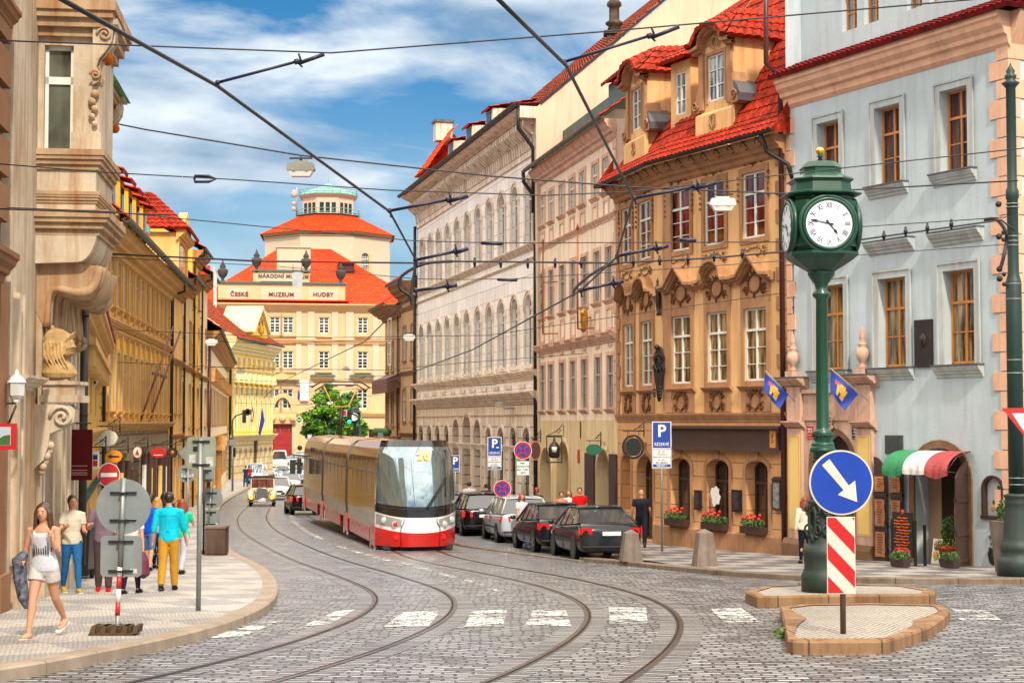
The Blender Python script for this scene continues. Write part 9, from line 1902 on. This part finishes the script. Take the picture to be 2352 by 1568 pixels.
person('man in a bright red T-shirt with dark straps behind the parked saloons',1331,58,1.76,R(0),(.55,.01,.02),(.04,.04,.06),tname='red',bname='blk')
person('woman with long reddish hair and a white T-shirt standing between the parked cars',1198,55.75,1.72,R(30),(.66,.66,.68),(.05,.08,.16),shoes=(.05,.3,.55),tname='white3',bname='navyj',fem=True,hair=('red','long'),off=.03)
person('bald man in a black T-shirt and black trousers by the orange house door',1472,52.3,1.82,R(176),(.010,.010,.012),(.012,.012,.016),tname='blk',bname='blk',hair=('grey','bald'),legs=((12,4),(-14,14)),arms=((-8,12,16),(12,10,40)),skin=SKIN2,face=False,off=.12)
t,AR,h,H=person('woman with auburn hair in a white jacket and dark trousers walking past the portal',1846,42.2,1.68,R(186),(.66,.62,.54),(.012,.02,.04),tname='offwhite',bname='dnavy',fem=True,sleeve='long',hair=('red','long'),legs=((6,2),(-10,20)),arms=((-8,10,12),(10,8,20)),kind='tight',face=False,off=.12)
item('shoulder_bag','dark shoulder bag of the woman in the white jacket','bag',t,[(-.2,0,H(.62)),(-.21,0,H(.54))],[.05,.07],M_RUB,.6,lambda m:m.tube([(-.2,0,H(.6)),(-.14,.1,H(.83)),(-.13,-.03,H(.84)),(-.2,-.02,H(.6))],.01,5))
M_WIRE=mat('wire_black',(.010,.008,.014),rough=.5);M_ARM=mat('arm_dark_blue',(.014,.012,.035),rough=.4,metal=.3)
def wire(name,label,cat_,pts,r,group=None,m_=None,sag=0.0):
 p=[Vector(q) for q in pts];t=MB();path=[]
 for a,b in zip(p,p[1:]):
  n=max(2,int((b-a).length/3));path+=[a+(b-a)*(i/n)-Vector((0,0,sag*4*(i/n)*(1-i/n))) for i in range(n)]
 path.append(p[-1]);o=p[0].copy();t.tube([q-o for q in path],r,6);ob_=t.build(name,m_ or M_WIRE);ob_.location=o;return tag(ob_,label,cat_,group)
gw_='tram contact wires over the tracks'
def over(path,z,y0,y1):
 out=[]
 for q in path[::6]:
  if y0<q.y<y1:out.append(Vector((q.x,q.y,zg(q.y)+z)))
 return out
w1=[P(90,-30,9.5),P(500,198,14.3),P(895,486,21),P(955,597,25.5),P(942,680,33),P(838,784,52),P(639,880,93),P(604,915,130)]
wire('contact_wire','thick black tram contact wire from the top left down over the left track','wire',w1,.017,gw_)
w2=[P(1120,-25,10.8),P(1300,150,13.7),P(1455,455,19.9),P(1415,592,26),P(1332,668,31.5),P(1085,803,46),P(861,887,70),P(700,940,125)]
wire('contact_wire','thick black tram contact wire from the top middle down over the right track','wire',w2,.017,gw_)
SP=[([(-10,93),(760,122),(1400,72),(2400,-15)],14.2,.012,'topmost thin span wire crossing the whole sky'),([(-20,165+60),(25,235),(330,297),(690,357),(1130,405),(1455,430),(1800,445),(2338,415)],35,.03,'thick wrapped cable across the street carrying the two hanging lamps'),([(-10,376),(240,396),(545,413),(895,437),(1250,449),(1455,440),(1900,390),(2400,335)],20,.013,'thin span wire with a turnbuckle at left'),([(-10,476),(250,486),(640,524),(950,553),(1130,558),(1800,556)],25.5,.014,'span wire across the museum tower roof'),([(1800,556),(1810,532),(2338,497)],30,.016,'span wire from the clock to the green pole'),([(230,582),(600,600),(955,604),(1040,600),(1420,604),(1640,592),(1810,577),(1980,550),(2300,505),(2330,530)],33,.034,'thick feeder cable with clamps over the street'),([(225,590),(640,612),(955,640),(1060,642),(1180,640),(1620,612),(2325,560)],32,.013,'lower thin span wire with a black insulator'),([(228,755),(560,770),(760,775),(950,772),(1120,770),(1450,722),(1790,674)],46,.018,'sloping span wire ending on the maroon drainpipe'),([(225,830),(560,845),(880,850),(1040,835),(1350,811)],60,.02,'span wire fixed by a rosette to the pink house'),([(480,783),(640,790),(880,778),(960,778)],96,.03,'far span wire under the museum roof'),([(480,842),(640,850),(790,848),(885,850)],100,.03,'far span wire over the tree'),([(560,905),(700,900),(890,888),(1140,884)],66,.016,'low span wire fixed to the palace'),([(480,868),(700,880),(885,862)],110,.03,'far span wire just above the tree top'),([(540,925),(700,930),(880,905)],118,.03,'lowest far span wire behind the pantograph'),([(0,480),(120,484),(390,494)],24,.02,'short cable leaving the corner of the near left houses')]
for pts,d,r,lb in SP:wire('span_wire',lb,'wire',[P(x,y,d) for x,y in pts],r*.6,'span wires across the street')
rq=random.Random(5)
def arm(pa,pb,d,lb,hook=True):
 a,b=P(*pa,d),P(*pb,d);t=thing('support_arm',lb,'bracket',a,0,'pull-off arms of the tram wires');v=b-a;k=d/20*.42
 B_('tube',M_ARM,t,lambda m:(m.tube([(0,0,0),v*.78],.045*k,8),m.tube([v*.72,v*.76],.085*k,8),m.tube([v*.76+Vector((0,0,-.02)),v],.06*k,8),m.ball((0,0,0),.08*k,0,6)))
 B_('clamp',M_ARM,t,lambda m:(m.tube([v*.78,v*.78+Vector((-.02,0,.2*k))],.035*k,6),m.tube([v*.74,v*.74+Vector((.05,0,-.16*k))],.03*k,6),m.tube([(0,0,0),(.02,0,-.2*k)],.03*k,6)))
for pa,pb,d,lb in(((500,190),(745,125),14.2,'large dark pull-off arm in the sky above the left track'),((1297,142),(1560,62),13.8,'large dark pull-off arm in front of the chimney'),((895,484),(1075,450),21,'pull-off arm at the white palace eaves'),((955,597),(1075,571),25.5,'pull-off arm in front of the upper arched windows'),((955,667),(1050,654),31,'lower pull-off arm in front of the palace edge'),((1457,455),(1645,420),20,'pull-off arm left of the right hanging lamp'),((1418,588),(1535,564),26,'pull-off arm in front of the orange house corner'),((1334,667),(1432,645),31.5,'pull-off arm in front of the pink house')):arm(pa,pb,d,lb)
for x,y,lb in((1090,603,1),(1150,604,2),(1212,605,3),(1275,604,4),(1335,604,5),(1455,601,6),(1515,598,7),(1580,595,8),(1640,590,9),(1705,583,10),(2030,542,11),(2080,532,12),(2130,524,13),(2185,515,14)):
 p=P(x,y,33);mb=MB();mb.tube([(-.03,0,0),(.03,0,0)],.05,8);mb.tube([(0,0,-.1),(0,0,.1)],.025,5);o=mb.build('cable_clamp',M_WIRE);o.location=p;tag(o,'small black clamp on the thick feeder cable','clamp','clamps on the feeder cable')
for x,y,w_,d,lb in((472,411,50,20,'open turnbuckle link on the span wire at upper left'),(1130,558,52,25.5,'black insulator bar in front of the white palace'),(1165,642,48,32,'lower black insulator bar in front of the white palace'),(1580,551,40,25,'black insulator bar in front of the orange house')):
 s=d/FPX*w_/2;mb=MB();mb.tube([(-s,0,.0),(-s,0,.035),(s*.3,0,.035),(s,0,0),(s*.3,0,-.035),(-s,0,-.035)],.018,6,closed=True) if x<500 else mb.tube([(-s,0,0),(-s*.9,0,0),(s*.9,0,-.01),(s,0,-.01)],[.01,.03,.03,.01],8);o=mb.build('wire_insulator',M_ARM);o.location=P(x,y,d);tag(o,lb,'insulator')
wire('feeder_jumper','curved black jumper cable beside the white palace edge','wire',cat([P(1040,600,33),P(975,606,33),P(925,632,33),P(918,660,33),P(942,680,33),P(945,700,33)],6),.032);wire('feeder_jumper','curved black jumper cable hanging in front of the pink house','wire',cat([P(1420,604,33),P(1385,614,33),P(1345,640,33),P(1320,665,33),P(1318,680,33)],6),.032);wire('feeder_jumper','black jumper cable looping down beside the green pole','wire',cat([P(2260,505,34),P(2290,505,34),P(2312,540,35),P(2305,590,35),P(2298,615,35)],6),.04)
M_LH=mat('lamp_housing',(.26,.27,.22),rough=.5,var=.25,vs=4);M_LHW=mat('lamp_housing_pale',(.60,.64,.60),rough=.45,var=.15,vs=4);M_GLD=mat('dull_lamp_glass',(.55,.52,.48),rough=.2)
for x,y,w_,d,mm,lb in((691,393,66,35,M_LH,'large grey green hanging street lamp left of the tower'),(1660,473,60,35.5,M_LHW,'pale hanging street lamp in front of the orange house'),(940,777,28,76,M_LHW,'small hanging lamp at the edge of the white palace'),(486,788,28,60,M_LHW,'hanging lamp in front of the left row'),(553,856,19,96,M_LH,'tiny hanging lamp before the bright yellow building'),(795,850,17,110,M_LH,'tiny hanging lamp above the tree'),(758,926,14,150,M_LHW,'tiny pale hanging lamp inside the tree crown'),(830,925,10,140,M_LHW,'tiny hanging lamp right of the tree')):
 t=thing('hanging_lamp',lb,'street lamp',P(x,y,d),0,'street lamps hung on cables');s=d/FPX*w_
 B_('housing',mm,t,lambda m:(m.prism([(-s*.46,-s*.2,0),(s*.46,-s*.2,0),(s*.5,-s*.2,s*.05),(s*.44,-s*.2,s*.28),(-s*.44,-s*.2,s*.28),(-s*.5,-s*.2,s*.05)],(0,s*.4,0)),m.box(-s*.25,s*.25,-s*.05,s*.05,s*.28,s*.36),[m.box(k*s*.22-s*.05,k*s*.22+s*.05,-s*.22,-s*.2,-s*.02,s*.05) for k in(-1,1)]))
 B_('lamp_glass',M_GLD,t,lambda m:m.prism([(-s*.44,-s*.18,-.001),(s*.44,-s*.18,-.001),(s*.32,-s*.18,-s*.2),(-s*.32,-s*.18,-s*.2)],(0,s*.36,0)));B_('hanger',M_IRON,t,lambda m:(m.tube([(-s*.4,0,s*.45),(s*.4,0,s*.45)],s*.03,6),m.tube([(0,0,s*.3),(0,0,s*.5)],s*.05,6)))
t=thing('hanging_plate','blank pale metal plate hanging on a wire before the museum lettering','plate',P(683,641,30));B_('plate',M_GALV if False else mat('pale_plate',(.52,.56,.58),rough=.5,var=.3,vs=8),t,lambda m:m.box(-.09,.09,0,.006,-.14,.13));B_('hook',M_IRON,t,lambda m:[m.tube([(x_,0,.12),(x_,0,.26)],.006,4) for x_ in(-.08,.08)])
t=thing('suspended_sign','green and white diamond sign hung above the red gate','traffic sign',P(687,964,120));B_('diamond',[M_SWHITE,MC['green_painted_copper']],t,lambda m:(m.prism([(-.3,0,0),(0,0,-.32),(.3,0,0),(0,0,.32)],(0,.03,0),0),m.prism([(-.24,-.004,0),(0,-.004,-.25),(.24,-.004,0),(0,-.004,.25)],(0,.003,0),1),m.box(-.14,.14,-.008,-.0041,-.02,.02,0)))
for px,y,lb,d in((1503,814,'black wall rosette holding a wire on the pink house',0),(1192,0,'',0)):
 pass
for px,py,lb in((1758,1387,'small weed at the left tip of the rear island'),(1800,1462,'weeds along the left side of the front island'),(1848,1353,'green weed at the foot of the clock')):
 p=G(px,py,.02);t=thing('weed',lb,'plant',p,0,'weeds by the island');B_('leaves',M_WEED,t,lambda m:foliage(m,(0,0,.06),.14,60,.035,0,px,.6))
